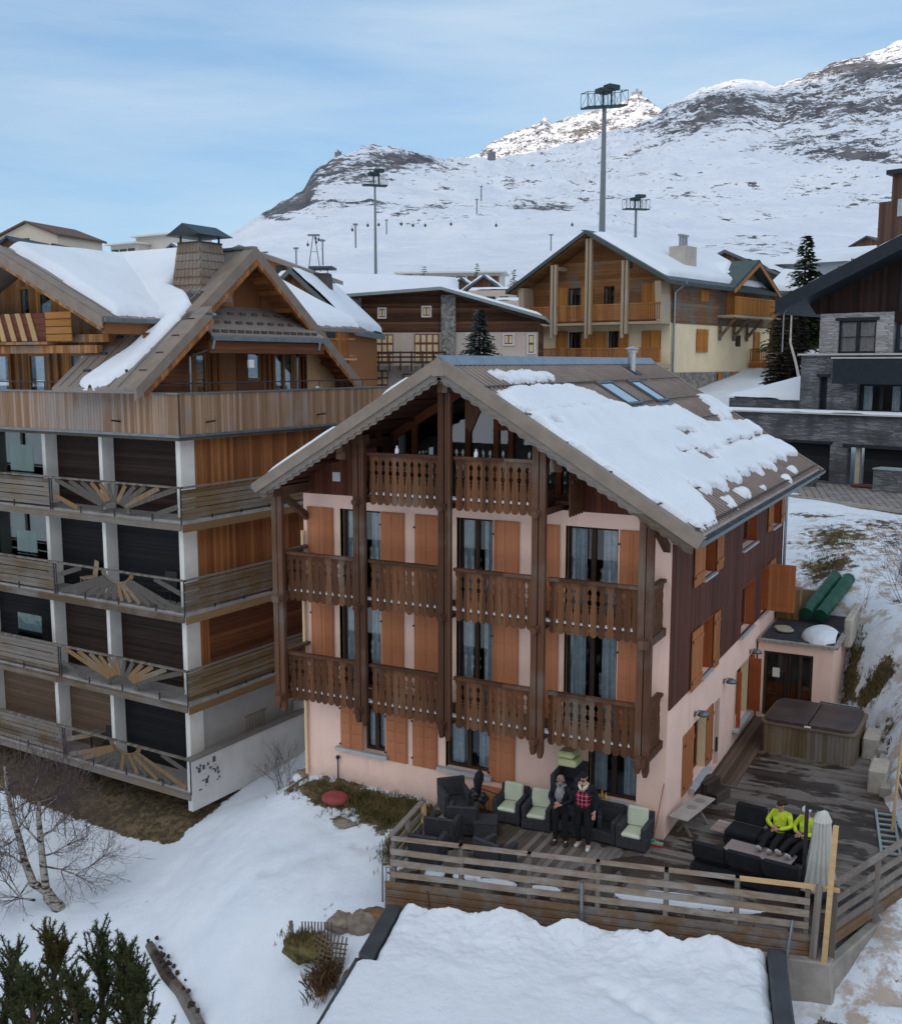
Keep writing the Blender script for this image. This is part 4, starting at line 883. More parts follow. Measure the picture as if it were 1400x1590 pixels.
# parapet round the roof terrace
m = LB(); m.box(-25, .0, 0, .08, 5.68, 6.82); m.build('parapet', PARX, lb)
m = LB(); m.box(-.08, .0, .08, 10.3, 5.68, 6.82); m.box(-.6, -.08, 10.2, 10.3, 5.68, 6.82); m.build('parapet', PARY, lb)
m = LB(); m.box(-25, .04, -.05, .12, 6.82, 6.87); m.box(-.12, .04, .12, 10.35, 6.82, 6.87); m.build('parapet_cap', ZINC, lb)
m = LB(); m.box(-25, .02, -.02, .5, 5.60, 5.68); m.box(-.6, .02, .5, 10.3, 5.60, 5.68); m.build('terrace_edge', ZINC, lb)
m = LB(); m.box(-25, -.1, .1, 12, 5.5, 5.72); m.build('terrace_floor', DARKIN, lb)
for sgn, (pts) in ((0, [(-14,.06),(-4.6,.06)]), (1, [(-1.0,.35),(-.04,.35),(-.04,10.0)])):
    m = LB()
    for (x0, y0), (x1, y1) in zip(pts[:-1], pts[1:]):
        m.tube([(x0,y0,7.12),(x1,y1,7.12)], .022, 6); n = max(1, int(math.hypot(x1-x0, y1-y0)/1.1))
        for i in range(n+1): t = i/n; m.tube([(x0+(x1-x0)*t, y0+(y1-y0)*t, 6.85),(x0+(x1-x0)*t, y0+(y1-y0)*t, 7.12)], .015, 5)
    m.build('terrace_railing', BLK, lb)
m = LB()
for (x, y) in ((-2.4, 0), (0, 1.1), (0, 6.2)):
    if x: m.bar((x, .0, 6.0), (x+.05, -.35, 6.05), .05, .05)
    else: m.bar((0, y, 6.0), (.35, y, 6.05), .05, .05)
m.each('water_spout', BLK, lb)
# upper front wall (under the big left gable)
PL = lambda u, w, z: tuple(ML @ Vector((u, 1.6+w, z)))
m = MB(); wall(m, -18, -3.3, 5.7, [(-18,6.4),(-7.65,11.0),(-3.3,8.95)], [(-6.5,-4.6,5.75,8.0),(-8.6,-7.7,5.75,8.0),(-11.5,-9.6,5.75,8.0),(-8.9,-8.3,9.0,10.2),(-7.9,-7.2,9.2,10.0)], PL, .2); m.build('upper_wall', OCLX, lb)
for a, b_, c, d, n in ((-6.5,-4.6,5.75,8.0,2),(-8.6,-7.7,5.75,8.0,1),(-11.5,-9.6,5.75,8.0,2),(-8.9,-8.3,9.0,10.2,1),(-7.9,-7.2,9.2,10.0,1)): window(lb, PL, a, b_, c, d, wood('honey_window_wood', (.30,.15,.05), (.46,.25,.09), across='x', width=3, gap=0), .02, n, .18, fw=.08)
m = LB()
for a in (-9.4, -9.0, -7.4, -7.0, -4.35, -3.9): m.box(a-.07, a+.07, 1.48, 1.6, 5.75, 8.0)
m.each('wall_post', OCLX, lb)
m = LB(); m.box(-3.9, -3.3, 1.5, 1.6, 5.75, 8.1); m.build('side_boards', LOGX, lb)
for x0, x1, z, y0 in ((-14,-3.6,8.45,.75),(-14,-3.9,8.12,.55)):
    m = LB(); m.box(x0, x1, y0, y0+.22, z-.12, z+.12); m.build('beam', OCLX, lb)
m = LB(); m.box(-14, -6.0, .4, 1.6, 8.27, 8.36); m.build('upper_balcony_floor', OCLX, lb)
m = LB()
for i in range(14):
    x = -13.5+i*.52; 
    m.prism([(x,.45,8.38),(x+.24,.45,8.38),(x+.24-.3,.45,9.25),(x-.3,.45,9.25)], (0,.03,0))
ub = m.build('upper_balcony_slats', wood('pale_slat_wood', (.38,.24,.11), (.52,.36,.19), across='x', width=2, gap=0), lb)
m = LB(); m.box(-13.9, -6.15, .49, .52, 8.38, 9.25); m.build('upper_balcony_panel', wood('dark_red_slats', (.09,.03,.02), (.15,.05,.03), across='z', width=.2, gap=.05, grain='x'), lb)
m = LB()
for j in range(4): m.box(-6.1, -4.9, .46, .5, 8.37+.23*j, 8.57+.23*j)
m.build('upper_balcony_boards', wood('bright_orange_boards', (.30,.13,.03), (.42,.20,.06), across='z', width=.3, gap=0, grain='x'), lb)
# big left roof, gable to the front
def slab(m, p0, p1, y0, y1, t):   # p=(x,z) at the two ends of the slope, extruded along y
    (x0, z0), (x1, z1) = p0, p1; m.hexa([(x0,y0,z0-t),(x1,y0,z1-t),(x1,y1,z1-t),(x0,y1,z0-t),(x0,y0,z0),(x1,y0,z1),(x1,y1,z1),(x0,y1,z0)])
m = LB(); slab(m, (-7.65,11.3), (-2.6,9.0), -.3, 12.5, .14); slab(m, (-12.7,9.0), (-7.65,11.3), -.3, 12.5, .14)
for k in range(26):
    y = -.2+k*.5
    m.bar((-7.65,y,11.31), (-2.62,y,9.012), .03, .03)
r1 = m.build('roof', ROOFG, lb)
m = LB(); slab(m, (-7.65,11.34), (-2.58,9.03), -.34, -.29, .34); slab(m, (-12.7,9.0), (-7.65,11.34), -.34, -.29, .34); slab(m, (-7.65,11.36), (-2.58,9.05), -.29, .15, .05); m.build('barge_trim', TRIMM, r1)
m = LB(); slab(m, (-7.65,11.0), (-2.7,8.74), -.28, -.22, .12); m.build('barge_board', OCLX, r1)
m = LB(); slab(m, (-7.65,11.15), (-2.65,8.87), -.2, 12.0, .03); m.build('soffit', OCLX, r1)
m = LB(); m.box(-2.62, -2.45, -.3, 2.4, 8.88, 9.0); m.build('gutter', ZINC, r1)
m = LB(); m.box(-2.75, -2.62, -.2, 2.2, 8.55, 8.86); m.build('eave_beam', OCLX, r1)
# steep roof with ridge along the front, gable end to the side
RG = 11.36; YR = 5.04; SL = .78
def slabx(m, y0, y1, x0, x1, t, up=0.):
    f = lambda y: RG-SL*abs(YR-y)+up
    m.hexa([(x0,y0,f(y0)-t),(x1,y0,f(y0)-t),(x1,y1,f(y1)-t),(x0,y1,f(y1)-t),(x0,y0,f(y0)),(x1,y0,f(y0)),(x1,y1,f(y1)),(x0,y1,f(y1))])
m = LB(); slabx(m, 2.2, YR, -12, -1.55, .12); slabx(m, YR, 10.84, -9, -1.55, .12); slabx(m, -.59, 2.2, -4.6, -1.05, .12); slabx(m, 2.0, 3.2, -12, -1.55, .12)
for k in range(24):
    x = -1.8-k*.42
    f = lambda y: RG-SL*abs(YR-y)+.015
    if x > -4.6: m.bar((x,-.55,f(-.55)), (x,2.2,f(2.2)), .03, .03)
    m.bar((x,2.2,f(2.2)), (x,YR,f(YR)), .03, .03)
r2 = m.build('roof', ROOFG, lb)
m = LB(); slabx(m, 2.3, YR, -1.55, -1.45, .42, .06); slabx(m, YR, 10.84, -1.55, -1.45, .42, .06); slabx(m, -.62, 2.45, -1.05, -.95, .36, .06)
slabx(m, 2.3, YR, -1.9, -1.55, .06, .05); slabx(m, -.62, 2.45, -1.5, -1.05, .06, .05); slabx(m, YR, 10.84, -1.9, -1.55, .06, .05); m.build('barge_trim', TRIMM, r2)
m = LB(); m.box(-1.5,-.95,2.15,2.62,9.12,9.2); m.box(-12,-1.5,YR-.12,YR+.12,RG-.02,RG+.06); m.build('ridge_cap', BLUEZ, r2)
m = LB(); slabx(m, 2.5, YR, -1.52, -1.40, .16, -.38); slabx(m, YR, 10.6, -1.52, -1.40, .16, -.38); slabx(m, -.3, 2.45, -1.0, -.90, .14, -.32); m.build('barge_board', OCL, r2)
m = LB()
for y in (3.0, 3.7, 4.4, 5.7, 6.4, 7.1, 8.2, 9.4): m.bar((-1.7, y, RG-SL*abs(YR-y)-.26), (-3.2, y, RG-SL*abs(YR-y)-.26), .12, .16)
slabx(m, 2.3, YR, -3.4, -1.6, .03, -.14); slabx(m, YR, 10.7, -3.4, -1.6, .03, -.14); m.each('rafter', OCL, r2)
m = LB()
for k in range(8):
    y = .0+k*.65
    if y < 2.2:
        for x in (-1.5, -2.3, -3.1, -3.9): m.box(x, x+.28, y, y+.05, RG-SL*(YR-y)+.0, RG-SL*(YR-y)+.09)
m.each('snow_guard', BLK, r2)
# gable end wall with canopy
PG = lambda u, w, z: tuple(ML @ Vector((-2.6-w, u, z)))
m = MB(); wall(m, 2.2, 9.9, 5.7, [(2.2,RG-SL*2.84-.15),(YR,RG-.15),(9.9,RG-SL*4.86-.15)], [(5.75,6.45,7.1,8.15),(7.15,8.15,5.75,8.05),(3.35,3.85,5.75,8.0)], PG, .2); m.build('gable_wall', wood('red_brown_gable_boards', (.17,.07,.028), (.33,.16,.07), across='y', width=1.3, gap=.03), lb)
HW = wood('honey_window_wood', (.30,.15,.05), (.46,.25,.09), across='x', width=3, gap=0)
window(lb, PG, 5.75, 6.45, 7.1, 8.15, HW, .04, 1, 0); window(lb, PG, 7.15, 8.15, 5.75, 8.05, HW, .04, 2, .35); window(lb, PG, 3.35, 3.85, 5.75, 8.0, HW, .04, 1, 0)
m = LB()
for y in (4.05, 4.35, 6.75, 7.0, 8.35, 8.6): m.box(-2.6, -2.5, y-.06, y+.06, 5.75, 8.3)
m.each('wall_post', OCL, lb)
m = LB(); m.box(-2.4, -2.3, 1.0, 2.9, 5.75, 8.6); m.build('side_boards', LOGH, lb)
m = LB(); m.box(-2.4, -2.35, 8.6, 10.2, 5.75, 8.3); m.build('plywood_panel', plain('pale_plywood', (.52,.33,.17), .8, .08, 2), lb)
m = LB(); m.hexa([(-1.0,2.45,8.5),(-1.0,7.95,8.5),(-2.7,7.6,9.55),(-2.7,2.9,9.55),(-1.0,2.45,8.56),(-1.0,7.95,8.56),(-2.7,7.6,9.61),(-2.7,2.9,9.61)]); cn = m.build('canopy', ROOFG, lb)
m = LB()
for j, (x, n) in enumerate(((-1.12,14),(-1.6,10),(-2.1,9))):
    for i in range(n): y = 2.65+5.1*i/n; z = 8.56+(-1-x)*.618; m.box(x-.03, x+.03, y, y+.24, z, z+.09)
m.each('snow_guard', plain('dark_brown_metal', (.07,.055,.045), .6, .1, 3), cn)
m = LB(); m.box(-1.0, -.88, 2.4, 8.0, 8.38, 8.5); m.build('gutter', ZINC, cn)
m = LB(); m.box(-1.15, -1.02, 2.4, 7.9, 8.0, 8.36); m.box(-2.5, -1.15, 2.5, 2.62, 8.0, 8.3); m.box(-2.5, -1.15, 7.7, 7.82, 8.0, 8.3); m.build('canopy_beam', LOGH, cn)
for y in (2.5, 7.6): 
    m = LB(); m.tube([(-.95,y,8.4),(-1.0,y,8.15),(-1.9,y-.1,7.9),(-1.95,y-.1,5.75)], .05, 8); m.build('downpipe', STEEL, cn)
m = LB(); m.box(-1.1, -1.04, 4.1, 4.35, 7.55, 7.8); m.build('wall_lamp', WHITE, lb)
# tall shingled chimney with little gabled hood
CX, CY = -2.85, 3.95; zb = 9.6; zt = 11.45
m = LB(); b0, b1 = .68, .47
m.hexa([(CX-b0,CY-b0,zb),(CX+b0,CY-b0,zb),(CX+b0,CY+b0,zb),(CX-b0,CY+b0,zb),(CX-b1,CY-b1,zt),(CX+b1,CY-b1,zt),(CX+b1,CY+b1,zt),(CX-b1,CY+b1,zt)])
rr_ = random.Random(3)
for j in range(7):
    z = zb+.05+j*.255; f = b0+(b1-b0)*(z-zb)/(zt-zb); f1 = b0+(b1-b0)*(z+.27-zb)/(zt-zb)
    for sgn, ax in ((1,'x'),(-1,'x'),(1,'y'),(-1,'y')):
        n = 7
        for i in range(n):
            a = -f+2*f*i/n; b_ = a+2*f/n-.015; o_ = f+.045+.012*rr_.random(); d = .02*rr_.random()
            q = [(a, o_, z-d), (b_, o_, z-d), (b_, f1+.01, z+.27), (a, f1+.01, z+.27)]
            if ax == 'y': pts = [(CX+p_[0], CY+sgn*p_[1], p_[2]) for p_ in q]; m.prism(pts, (0, -sgn*.03, 0))
            else: pts = [(CX+sgn*p_[1], CY+p_[0], p_[2]) for p_ in q]; m.prism(pts, (-sgn*.03, 0, 0))
cm = m.build('chimney', wood('weathered_shingles', (.17,.12,.085), (.33,.26,.20), across='z', width=.27, gap=.0, grain='z', grey=.3, greyc=(.2,.17,.15)), lb)
m = LB(); m.prism([(CX-.75,CY-.75,11.68),(CX+.75,CY-.75,11.68),(CX,CY-.75,12.05)], (0,1.5,0)); 
for sx in (-.42,.42):
    for sy in (-.42,.42): m.box(CX+sx-.025, CX+sx+.025, CY+sy-.025, CY+sy+.025, zt, 11.72)
m.box(CX-.5, CX+.5, CY-.5, CY+.5, zt, zt+.05); m.build('chimney_hood', plain('green_black_metal', (.02,.035,.04), .5, .2, 3), cm)
m = LB(); m.box(CX-.8, CX+.8, CY-.85, CY-.0, 9.75, 9.9); m.build('flashing', ZINC, cm)
# snow on both roofs and the strip in the valley
xg, yg = np.meshgrid(np.linspace(-12.5,-2.55,140), np.linspace(-.2,12.3,130)); 
zz = np.where(xg > -7.65, 11.3-(xg+7.65)*.4583, 11.3+(xg+7.65)*.4583)
d = np.minimum(yg-.45-.05*np.sin(xg*3)+.3*fbm(xg*.8, yg*.2, 3, 3), (-2.75-xg)+.12*fbm(yg*3, xg*0, 3, 5)); zr_ = RG-SL*np.abs(YR-yg)
th_ = np.clip(d/.3, 0, 1)**.5*(.24+.1*fbm(xg*.6, yg*.6, 4, 1)); d = np.where(zz < zr_-.3, -1, d)
P = np.stack([xg.ravel(), yg.ravel(), (zz+np.where(d > 0, th_, -.05)).ravel(), np.ones(xg.size)]); Q = (np.array(ML) @ P)
sheet('roof_snow', Q[0].reshape(xg.shape), Q[1].reshape(xg.shape), Q[2].reshape(xg.shape), SNOW, r1, mask=d > 0)
xg, yg = np.meshgrid(np.linspace(-9.5,-1.7,160), np.linspace(-.6,5.04,120)); zz = RG-SL*np.abs(YR-yg)
xc = np.interp(yg, [-.5,.4,1.2,2.0,2.6,3.2], [-2.35,-2.35,-2.15,-2.3,-2.75,-4]); hw = np.interp(yg, [-.6,-.45,0,.6,1.2,2.0,2.6,3.2], [.0,.45,.55,.36,.30,.42,.7,1.8])
ph_ = np.clip((1.9-yg)/2.4, 0, 1)
xr = np.interp(yg, [-.6,-.45,.1,.8,1.5,2.0,2.6,3.0,3.4,4.2,5.04], [-2.9,-2.35,-2.05,-2.0,-1.95,-1.85,-2.0,-2.5,-3.75,-3.75,-3.7]); xl = np.interp(yg, [-.6,-.45,.1,.8,1.5,2.0,2.4,5], [-2.9,-3.55,-3.3,-2.85,-2.65,-2.6,-10,-10])
d = np.minimum(xr-xg, xg-xl)+.25*fbm(xg*1.6, yg*1.6, 4, 4); th_ = np.clip(d/.22, 0, 1)**.5*.2
P = np.stack([xg.ravel(), yg.ravel(), (zz+np.where(d > 0, th_+.02, -.05)).ravel(), np.ones(xg.size)]); Q = (np.array(ML) @ P)
sheet('roof_snow', Q[0].reshape(xg.shape), Q[1].reshape(xg.shape), Q[2].reshape(xg.shape), SNOW, r2, mask=d > 0)

# balcony clutter
def lbthing(name, label, cat, x, y, z, rz=0.): p = ML @ Vector((x, y, z)); return thing(name, label, cat, p, LTH+rz)
FRM = plain('white_tube', (.6,.6,.58), .5, .1, 4)
o = lbthing('drying_rack', 'white wire drying rack on the second side balcony of the apartment block', 'rack', -.25, 7.6, RL[1]-.98); M = WORLD[o.name]; m = MB(M)
for y in (-.55,.55): m.tube([(-.2,y,0),(.2,y,1.12)], .02, 6); m.tube([(.2,y,0),(-.2,y,1.12)], .02, 6)
m.build('frame', FRM, o); m = MB(M)
for k in range(5): x = -.2+.1*k; m.tube([(x,-.55,1.1),(x,.55,1.1)], .014, 5)
m.build('wires', FRM, o)
def gchair(o, mat):
    M = WORLD[o.name]; m = MB(M); m.box(-.22,.22,-.22,.22,.42,.46); m.build('seat', mat, o, bevel=.01); m = MB(M); m.hexa([(-.22,.19,.46),(.22,.19,.46),(.22,.22,.46),(-.22,.22,.46),(-.2,.27,.95),(.2,.27,.95),(.2,.30,.95),(-.2,.30,.95)]); m.build('backrest', mat, o, bevel=.01)
    for x in (-.19,.19):
        for y in (-.19,.19): m = MB(M); m.tube([(x,y,0),(x,y,.42)], .018, 6); m.build('leg', mat, o)
gchair(lbthing('garden_chair', 'white plastic chair on the roof terrace beside the plywood panel', 'chair', -.75, 7.6, 5.95, 1.9), WHITE)
gchair(lbthing('garden_chair', 'dark folding chair on the second front balcony near the corner pillar', 'chair', -1.4, .65, RL[1]-.98, .3), BLK)
gchair(lbthing('garden_chair', 'pale wooden chair on the second front balcony left of the middle pillar', 'chair', -4.9, .65, RL[1]-.98, -.4), plain('pale_chair_wood', (.36,.27,.17), .8, .1, 3))
gchair(lbthing('garden_chair', 'dark chair on the lowest front balcony behind the sunburst panel', 'chair', -4.3, .65, RL[3]-.98, .5), BLK)
o = lbthing('garden_table', 'small grey table on the lowest front balcony behind the sunburst panel', 'table', -5.1, .6, RL[3]-.98); M = WORLD[o.name]; m = MB(M); m.box(-.4,.4,-.3,.3,.70,.73); m.build('table_top', GREYW, o); m = MB(M); m.tube([(0,0,0),(0,0,.7)], .03, 8); m.build('leg', BLK, o)
# ================================================================== neighbouring houses uphill
def HPf(M, yoff=0.): return lambda u, w, z: tuple(M @ Vector((u, yoff+w, z)))
def HPs(M, x): return lambda u, w, z: tuple(M @ Vector((x-w, u, z)))
SNOWB = snowmat('settled_snow', (.70,.745,.79), 0, .3, .8)
def snowquad(par, M, q, t=.2, name='roof_snow', n=30, seed=0, edge=.35, noise_=.5, inset=0.):
    q = [Vector(p) for p in q]; U, V = np.meshgrid(np.linspace(0,1,n), np.linspace(0,1,n)); a, b_, c, d = [np.array(p) for p in q]
    P = ((1-U)[...,None]*(1-V)[...,None]*a+U[...,None]*(1-V)[...,None]*b_+U[...,None]*V[...,None]*c+(1-U)[...,None]*V[...,None]*d)
    Lu = (q[1]-q[0]).length; Lv = (q[3]-q[0]).length
    ds = np.minimum(np.minimum(U, 1-U)*Lu, np.minimum(V, 1-V)*Lv)-inset+noise_*fbm(U*Lu*.5, V*Lv*.5, 4, seed)*np.minimum(1, 2*inset+.3)
    th = np.where(ds > 0, np.clip(ds/edge, 0, 1)**.5*t+.02, -.04); nrm = (q[1]-q[0]).cross(q[3]-q[0]).normalized()
    if nrm.z < 0: nrm = -nrm
    P = P+th[...,None]*np.array(nrm); R = np.array(M.to_3x3()); T = np.array(M.translation); P = P @ R.T+T
    return sheet(name, P[...,0], P[...,1], P[...,2], SNOWB, par, mask=ds > 0)
# ---- yellow and timber chalet (C)
CO = (-6.19, 56.47, 0.); MCc = frameM(CO, -.21)
hc = thing('chalet', 'tall chalet with cream lower walls, honey timber gable and snow covered roof', 'house', (CO[0], CO[1], 5.0), -.21)
def HB(): return MB(MCc)
YEL = plain('cream_yellow_render', (.76,.63,.42), .9, .06, .6)
TMB = wood('honey_brown_horizontal_timber', (.18,.075,.026), (.36,.17,.065), across='z', width=.28, gap=.05, grain='x', grey=.15)
TMBY = wood('honey_brown_horizontal_timber_side', (.16,.085,.045), (.30,.18,.10), across='z', width=.28, gap=.05, grain='y', grey=.45)
HON = wood('bright_honey_shutters', (.38,.15,.035), (.50,.235,.06), across='x', width=.2, gap=.04)
HONY = wood('bright_honey_shutters_side', (.38,.15,.035), (.50,.235,.06), across='y', width=.2, gap=.04)
PALEP = wood('pale_weathered_posts', (.34,.26,.17), (.50,.40,.28), across='x', width=3, gap=0, grey=.3, greyc=(.35,.3,.25))
STN = stonem('field_stone', (.16,.15,.13), (.36,.33,.29), (.30,.28,.25), 3., 3.5, .3)
GRNR = plain('dark_green_roof_edge', (.055,.075,.075), .6, .15, 2)
def tzc(x): return 17.5-abs(x+6.3)*.56
FW0 = HPf(MCc)
m = HB(); wall(m, -12.64, 0, 4.0, 10.75, [(-9.11,-7.91,8.0,10.16),(-5.39,-4.47,8.0,10.18),(-2.39,-.74,8.0,10.13)], FW0, .3); wall(m, .3, 18.6, 6.95, 10.7, [(11.6,12.6,9.06,10.0)], HPs(MCc, 0.), .3); m.box(-12.6,-.3,18.3,18.6,4,14); m.build('lower_wall', YEL, hc)
m = HB(); wall(m, .3, 14.4, 3.5, 6.95, [(8.13,9.15,5.9,6.8)], HPs(MCc, .06), .36); m.build('stone_base', STN, hc)
UO = [(-9.17,-7.98,11.2,13.65),(-5.84,-4.89,12.2,13.66),(-2.5,-.8,11.2,13.74),(-3.89,-3.3,14.93,15.65)]
m = HB(); wall(m, -12.64, 0, 10.75, [(-12.64,tzc(-12.64)),(-6.3,tzc(-6.3)),(0,tzc(0))], UO, lambda u, w, z: FW0(u, w-.06, z), .3); m.build('upper_wall', TMB, hc)
m = HB(); wall(m, .24, 18.7, 10.7, [(.24,13.7),(8.6,13.7),(13.37,15.9),(18.1,13.7),(18.7,13.4)], [], HPs(MCc, .06), .3); m.box(-12.7,-12.4,.3,18.5,4,13.6); m.build('side_wall', TMBY, hc)
for a, b_, c, d in UO[:2]+[UO[3], (-9.11,-7.91,8.0,10.16), (-5.39,-4.47,8.0,10.18)]: window(hc, FW0, a, b_, c, d, WOODDK, .05, 2 if b_-a > .7 else 1, .15, fw=.09)
m = HB(); m.box(-12.5,-.4,.6,.7,4,13); m.build('inner_wall', DARKIN, hc)
for a, b_, c, d in ((-10.36,-9.25,11.2,13.7),(-7.9,-6.8,11.2,13.7),(-2.45,-1.67,11.2,13.74),(-1.63,-.84,11.2,13.74),(-10.29,-9.2,8.0,10.25),(-7.85,-6.9,8.0,10.2),(-6.79,-5.45,8.0,10.15),(-4.4,-3.56,8.0,10.15),(-2.35,-1.6,8.0,10.13),(-1.55,-.76,8.0,10.13)):
    m = HB(); m.box(a, b_, -.12, -.062, c, d)
    for k in (.2, .8): m.box(a+.05, b_-.05, -.15, -.12, c+(d-c)*k-.05, c+(d-c)*k+.05)
    m.build('shutter', HON, hc)
for a, b_, c, d in ((4.72,6.1,12.54,13.43),(4.35,6.27,8.53,10.34),(9.39,10.9,11.5,14.32),(11.0,12.62,11.5,14.32),(15.16,16.34,7.9,10.34),(11.01,12.97,5.1,6.79),(8.3,9.0,5.9,6.8)):
    m = HB(); m.box(.062, .13, a, b_, c, d)
    for k in (.2, .8): m.box(.13, .16, a+.05, b_-.05, c+(d-c)*k-.05, c+(d-c)*k+.05)
    m.build('shutter', HONY, hc)
m = HB(); m.box(-.03, .02, 11.6, 12.6, 9.06, 10.0); m.build('window', WOODDK, hc)
def slats(par, B, u0, u1, z0, z1, P, mat, st=.16, wd=.10, name='railing', rail=None):
    m = B(); n = max(2, int((u1-u0)/st)); I = m.M; m.M = I4
    for i in range(n): a = u0+(u1-u0)*i/n; rbox(m, P, a, a+wd, 0, .04, z0, z1-.1)
    rbox(m, P, u0, u1, -.03, .08, z1-.1, z1); rbox(m, P, u0, u1, .041, .08, z0+.1, z0+.2)
    return m.build(name, mat, par)
HONX = wood('orange_balcony_slats', (.28,.11,.035), (.42,.19,.07), across='x', width=.5, gap=0)
YB_ = -1.5
for (u0, u1) in ((-12.5,-9.7),(-9.3,-6.6),(-6.1,-3.2),(-2.85,0)): slats(hc, HB, u0, u1, 10.95, 12.2, HPf(MCc, YB_), HONX)
slats(hc, HB, -12.6, .1, 7.7, 8.85, HPf(MCc, YB_), HONX)
m = HB(); m.box(-12.6,.1,YB_,-.06,10.62,10.82); m.build('balcony_floor', PALEP, hc); m = HB(); m.box(-12.6,.1,YB_,0,7.3,7.6); m.build('balcony_floor', PALEP, hc)
for x in (-9.55,-6.3,-3.05): 
    m = HB(); m.box(x-.28,x-.06,YB_-.2,YB_+.05,9.6,tzc(x)-.25); m.build('post', PALEP, hc); m = HB(); m.box(x+.06,x+.28,YB_-.2,YB_+.05,9.9,tzc(x)-.25); m.build('post', PALEP, hc)
for x in (-12.6, 0.0): m = HB(); m.prism([(x-.35,YB_,10.8),(x+.1,YB_,10.8),(x-.05,YB_,tzc(x)-.2),(x-.6,YB_,tzc(x)-.2)], (0,1.4,0)); m.build('corner_pier', PALEP, hc)
m = HB(); m.box(-9.6,-9.3,YB_,.2,15.0,15.3); m.build('beam', PALEP, hc)
# roof
def tslab(m, x0, z0, x1, z1, y0, y1, t): m.hexa([(x0,y0,z0-t),(x1,y0,z1-t),(x1,y1,z1-t),(x0,y1,z0-t),(x0,y0,z0),(x1,y0,z1),(x1,y1,z1),(x0,y1,z0)])
m = HB(); tslab(m, -14.1, 13.6, -6.45, 17.9, -2.0, 19.3, .3); tslab(m, -6.45, 17.9, 1.05, 13.75, -2.0, 19.3, .3)
rc = m.build('roof', GRNR, hc)
m = HB(); tslab(m, -13.9, 13.35, -6.45, 17.55, -1.8, 19, .05); tslab(m, -6.45, 17.55, .9, 13.5, -1.8, 19, .05); m.build('soffit', TMB, rc)
snowquad(rc, MCc, [(-6.2,-1.5,17.8),(.55,-1.5,14.05),(.55,19,14.05),(-6.2,19,17.8)], .3, n=50, seed=2, inset=.25)
m = HB(); m.hexa([(-2.6,4.4,14.5),(-1.2,4.4,14.5),(-1.2,6.4,14.5),(-2.6,6.4,14.5),(-2.6,4.4,16.9),(-1.2,4.4,16.9),(-1.2,6.4,16.9),(-2.6,6.4,16.9)])
cmn = m.build('chimney', plain('grey_beige_render', (.42,.38,.33), .9, .1, 1), rc)
for y in (4.9, 5.4, 5.9): m = HB(); m.tube([(-1.9,y,16.9),(-1.9,y,17.7)], .12, 8); m.tube([(-1.9,y,17.7),(-1.9,y,17.85)], .22, 8); m.build('chimney_pot', STEEL, cmn)
# dormer gable over the side balcony
m = HB()
for s_ in (-1, 1):
    y0 = 13.37; y1 = y0+s_*4.9; z0, z1 = 16.3, 13.7
    q = [(-4.5,min(y0,y1),0),(1.1,min(y0,y1),0),(1.1,max(y0,y1),0),(-4.5,max(y0,y1),0)]; zz_ = [z1 if (abs(p[1]-y1) < .01) else z0 for p in q]
    m.hexa([(p[0],p[1],z-.3) for p, z in zip(q, zz_)]+[(p[0],p[1],z) for p, z in zip(q, zz_)])
m.build('dormer_roof', GRNR, rc)
m = HB()
for s_ in (-1, 1): m.bar((1.12,13.37,15.9), (1.12,13.37+s_*4.7,13.4), .1, .25)
m.build('dormer_barge', HONX, rc)
snowquad(rc, MCc, [(-4.4,8.8,14.0),(.2,8.8,14.0),(-1.2,13.2,16.3),(-4.4,13.2,16.3)], .25, n=24, seed=4, inset=.2)
m = HB(); m.box(.06, 1.6, 7.9, 17.1, 11.35, 11.55); sb = m.build('side_balcony_floor', PALEP, hc)
for y in (8.3, 10.9, 13.5): m = HB(); m.bar((.1,y,9.7), (1.45,y,11.3), .2, .2, (0,1,0)); m.bar((.18,y,9.5), (.18,y,11.3), .18, .18); m.build('bracket', TMBY, hc)
slats(hc, HB, 7.9, 17.1, 11.6, 13.0, HPs(MCc, 1.6), HONY)
m = HB(); m.tube([(1.1,.4,13.7),(.2,.3,13.0),(.15,.3,5)], .09, 8); m.build('downpipe', STEEL, hc)
# raised rear terrace
m = HB(); m.box(.1, 4.5, 14.4, 20, 4, 7.75); m.build('terrace_wall', wood('orange_terrace_boards', (.34,.11,.03), (.46,.18,.06), across='z', width=.25, gap=.03, grain='x'), hc)
slats(hc, HB, .1, 4.5, 7.75, 8.9, HPf(MCc, 14.4), HONX)
# ---- brown and stone house (B)
BO_ = (-18.56, 43.9, 0.); MBb = frameM(BO_, .35)
hb = thing('chalet', 'wide brown boarded house with two stone piers and a shallow zinc roof', 'house', (BO_[0], BO_[1], 4.5), .35)
def BB(): return MB(MBb)
BRN = wood('dark_brown_streaky_boards', (.045,.020,.010), (.17,.085,.045), across='z', width=.16, gap=.03, grain='x', patch=2)
GRC = plain('greige_render', (.52,.44,.37), .9, .05, 1)
PST = stonem('pier_stone', (.13,.13,.12), (.40,.39,.36), (.22,.21,.19), 5., 6., .3)
PF_ = HPf(MBb)
def tzb(x): return 12.35+(x+8)*.03 if x < -.4 else 12.6-(x+.4)*.30
m = BB(); wall(m, -7.1, 6.3, 9.85, [(-7.1,tzb(-7.1)),(-.4,tzb(-.4)),(6.3,tzb(6.3))], [], PF_, .3); m.box(6.0,6.3,.3,9,4,10.5); m.box(-7.1,-6.8,.3,9,4,12); m.build('upper_wall', BRN, hb)
m = BB(); wall(m, -7.1, 6.3, 3.0, 9.85, [], lambda u, w, z: PF_(u, w+.03, z), .3); m.build('lower_wall', GRC, hb)
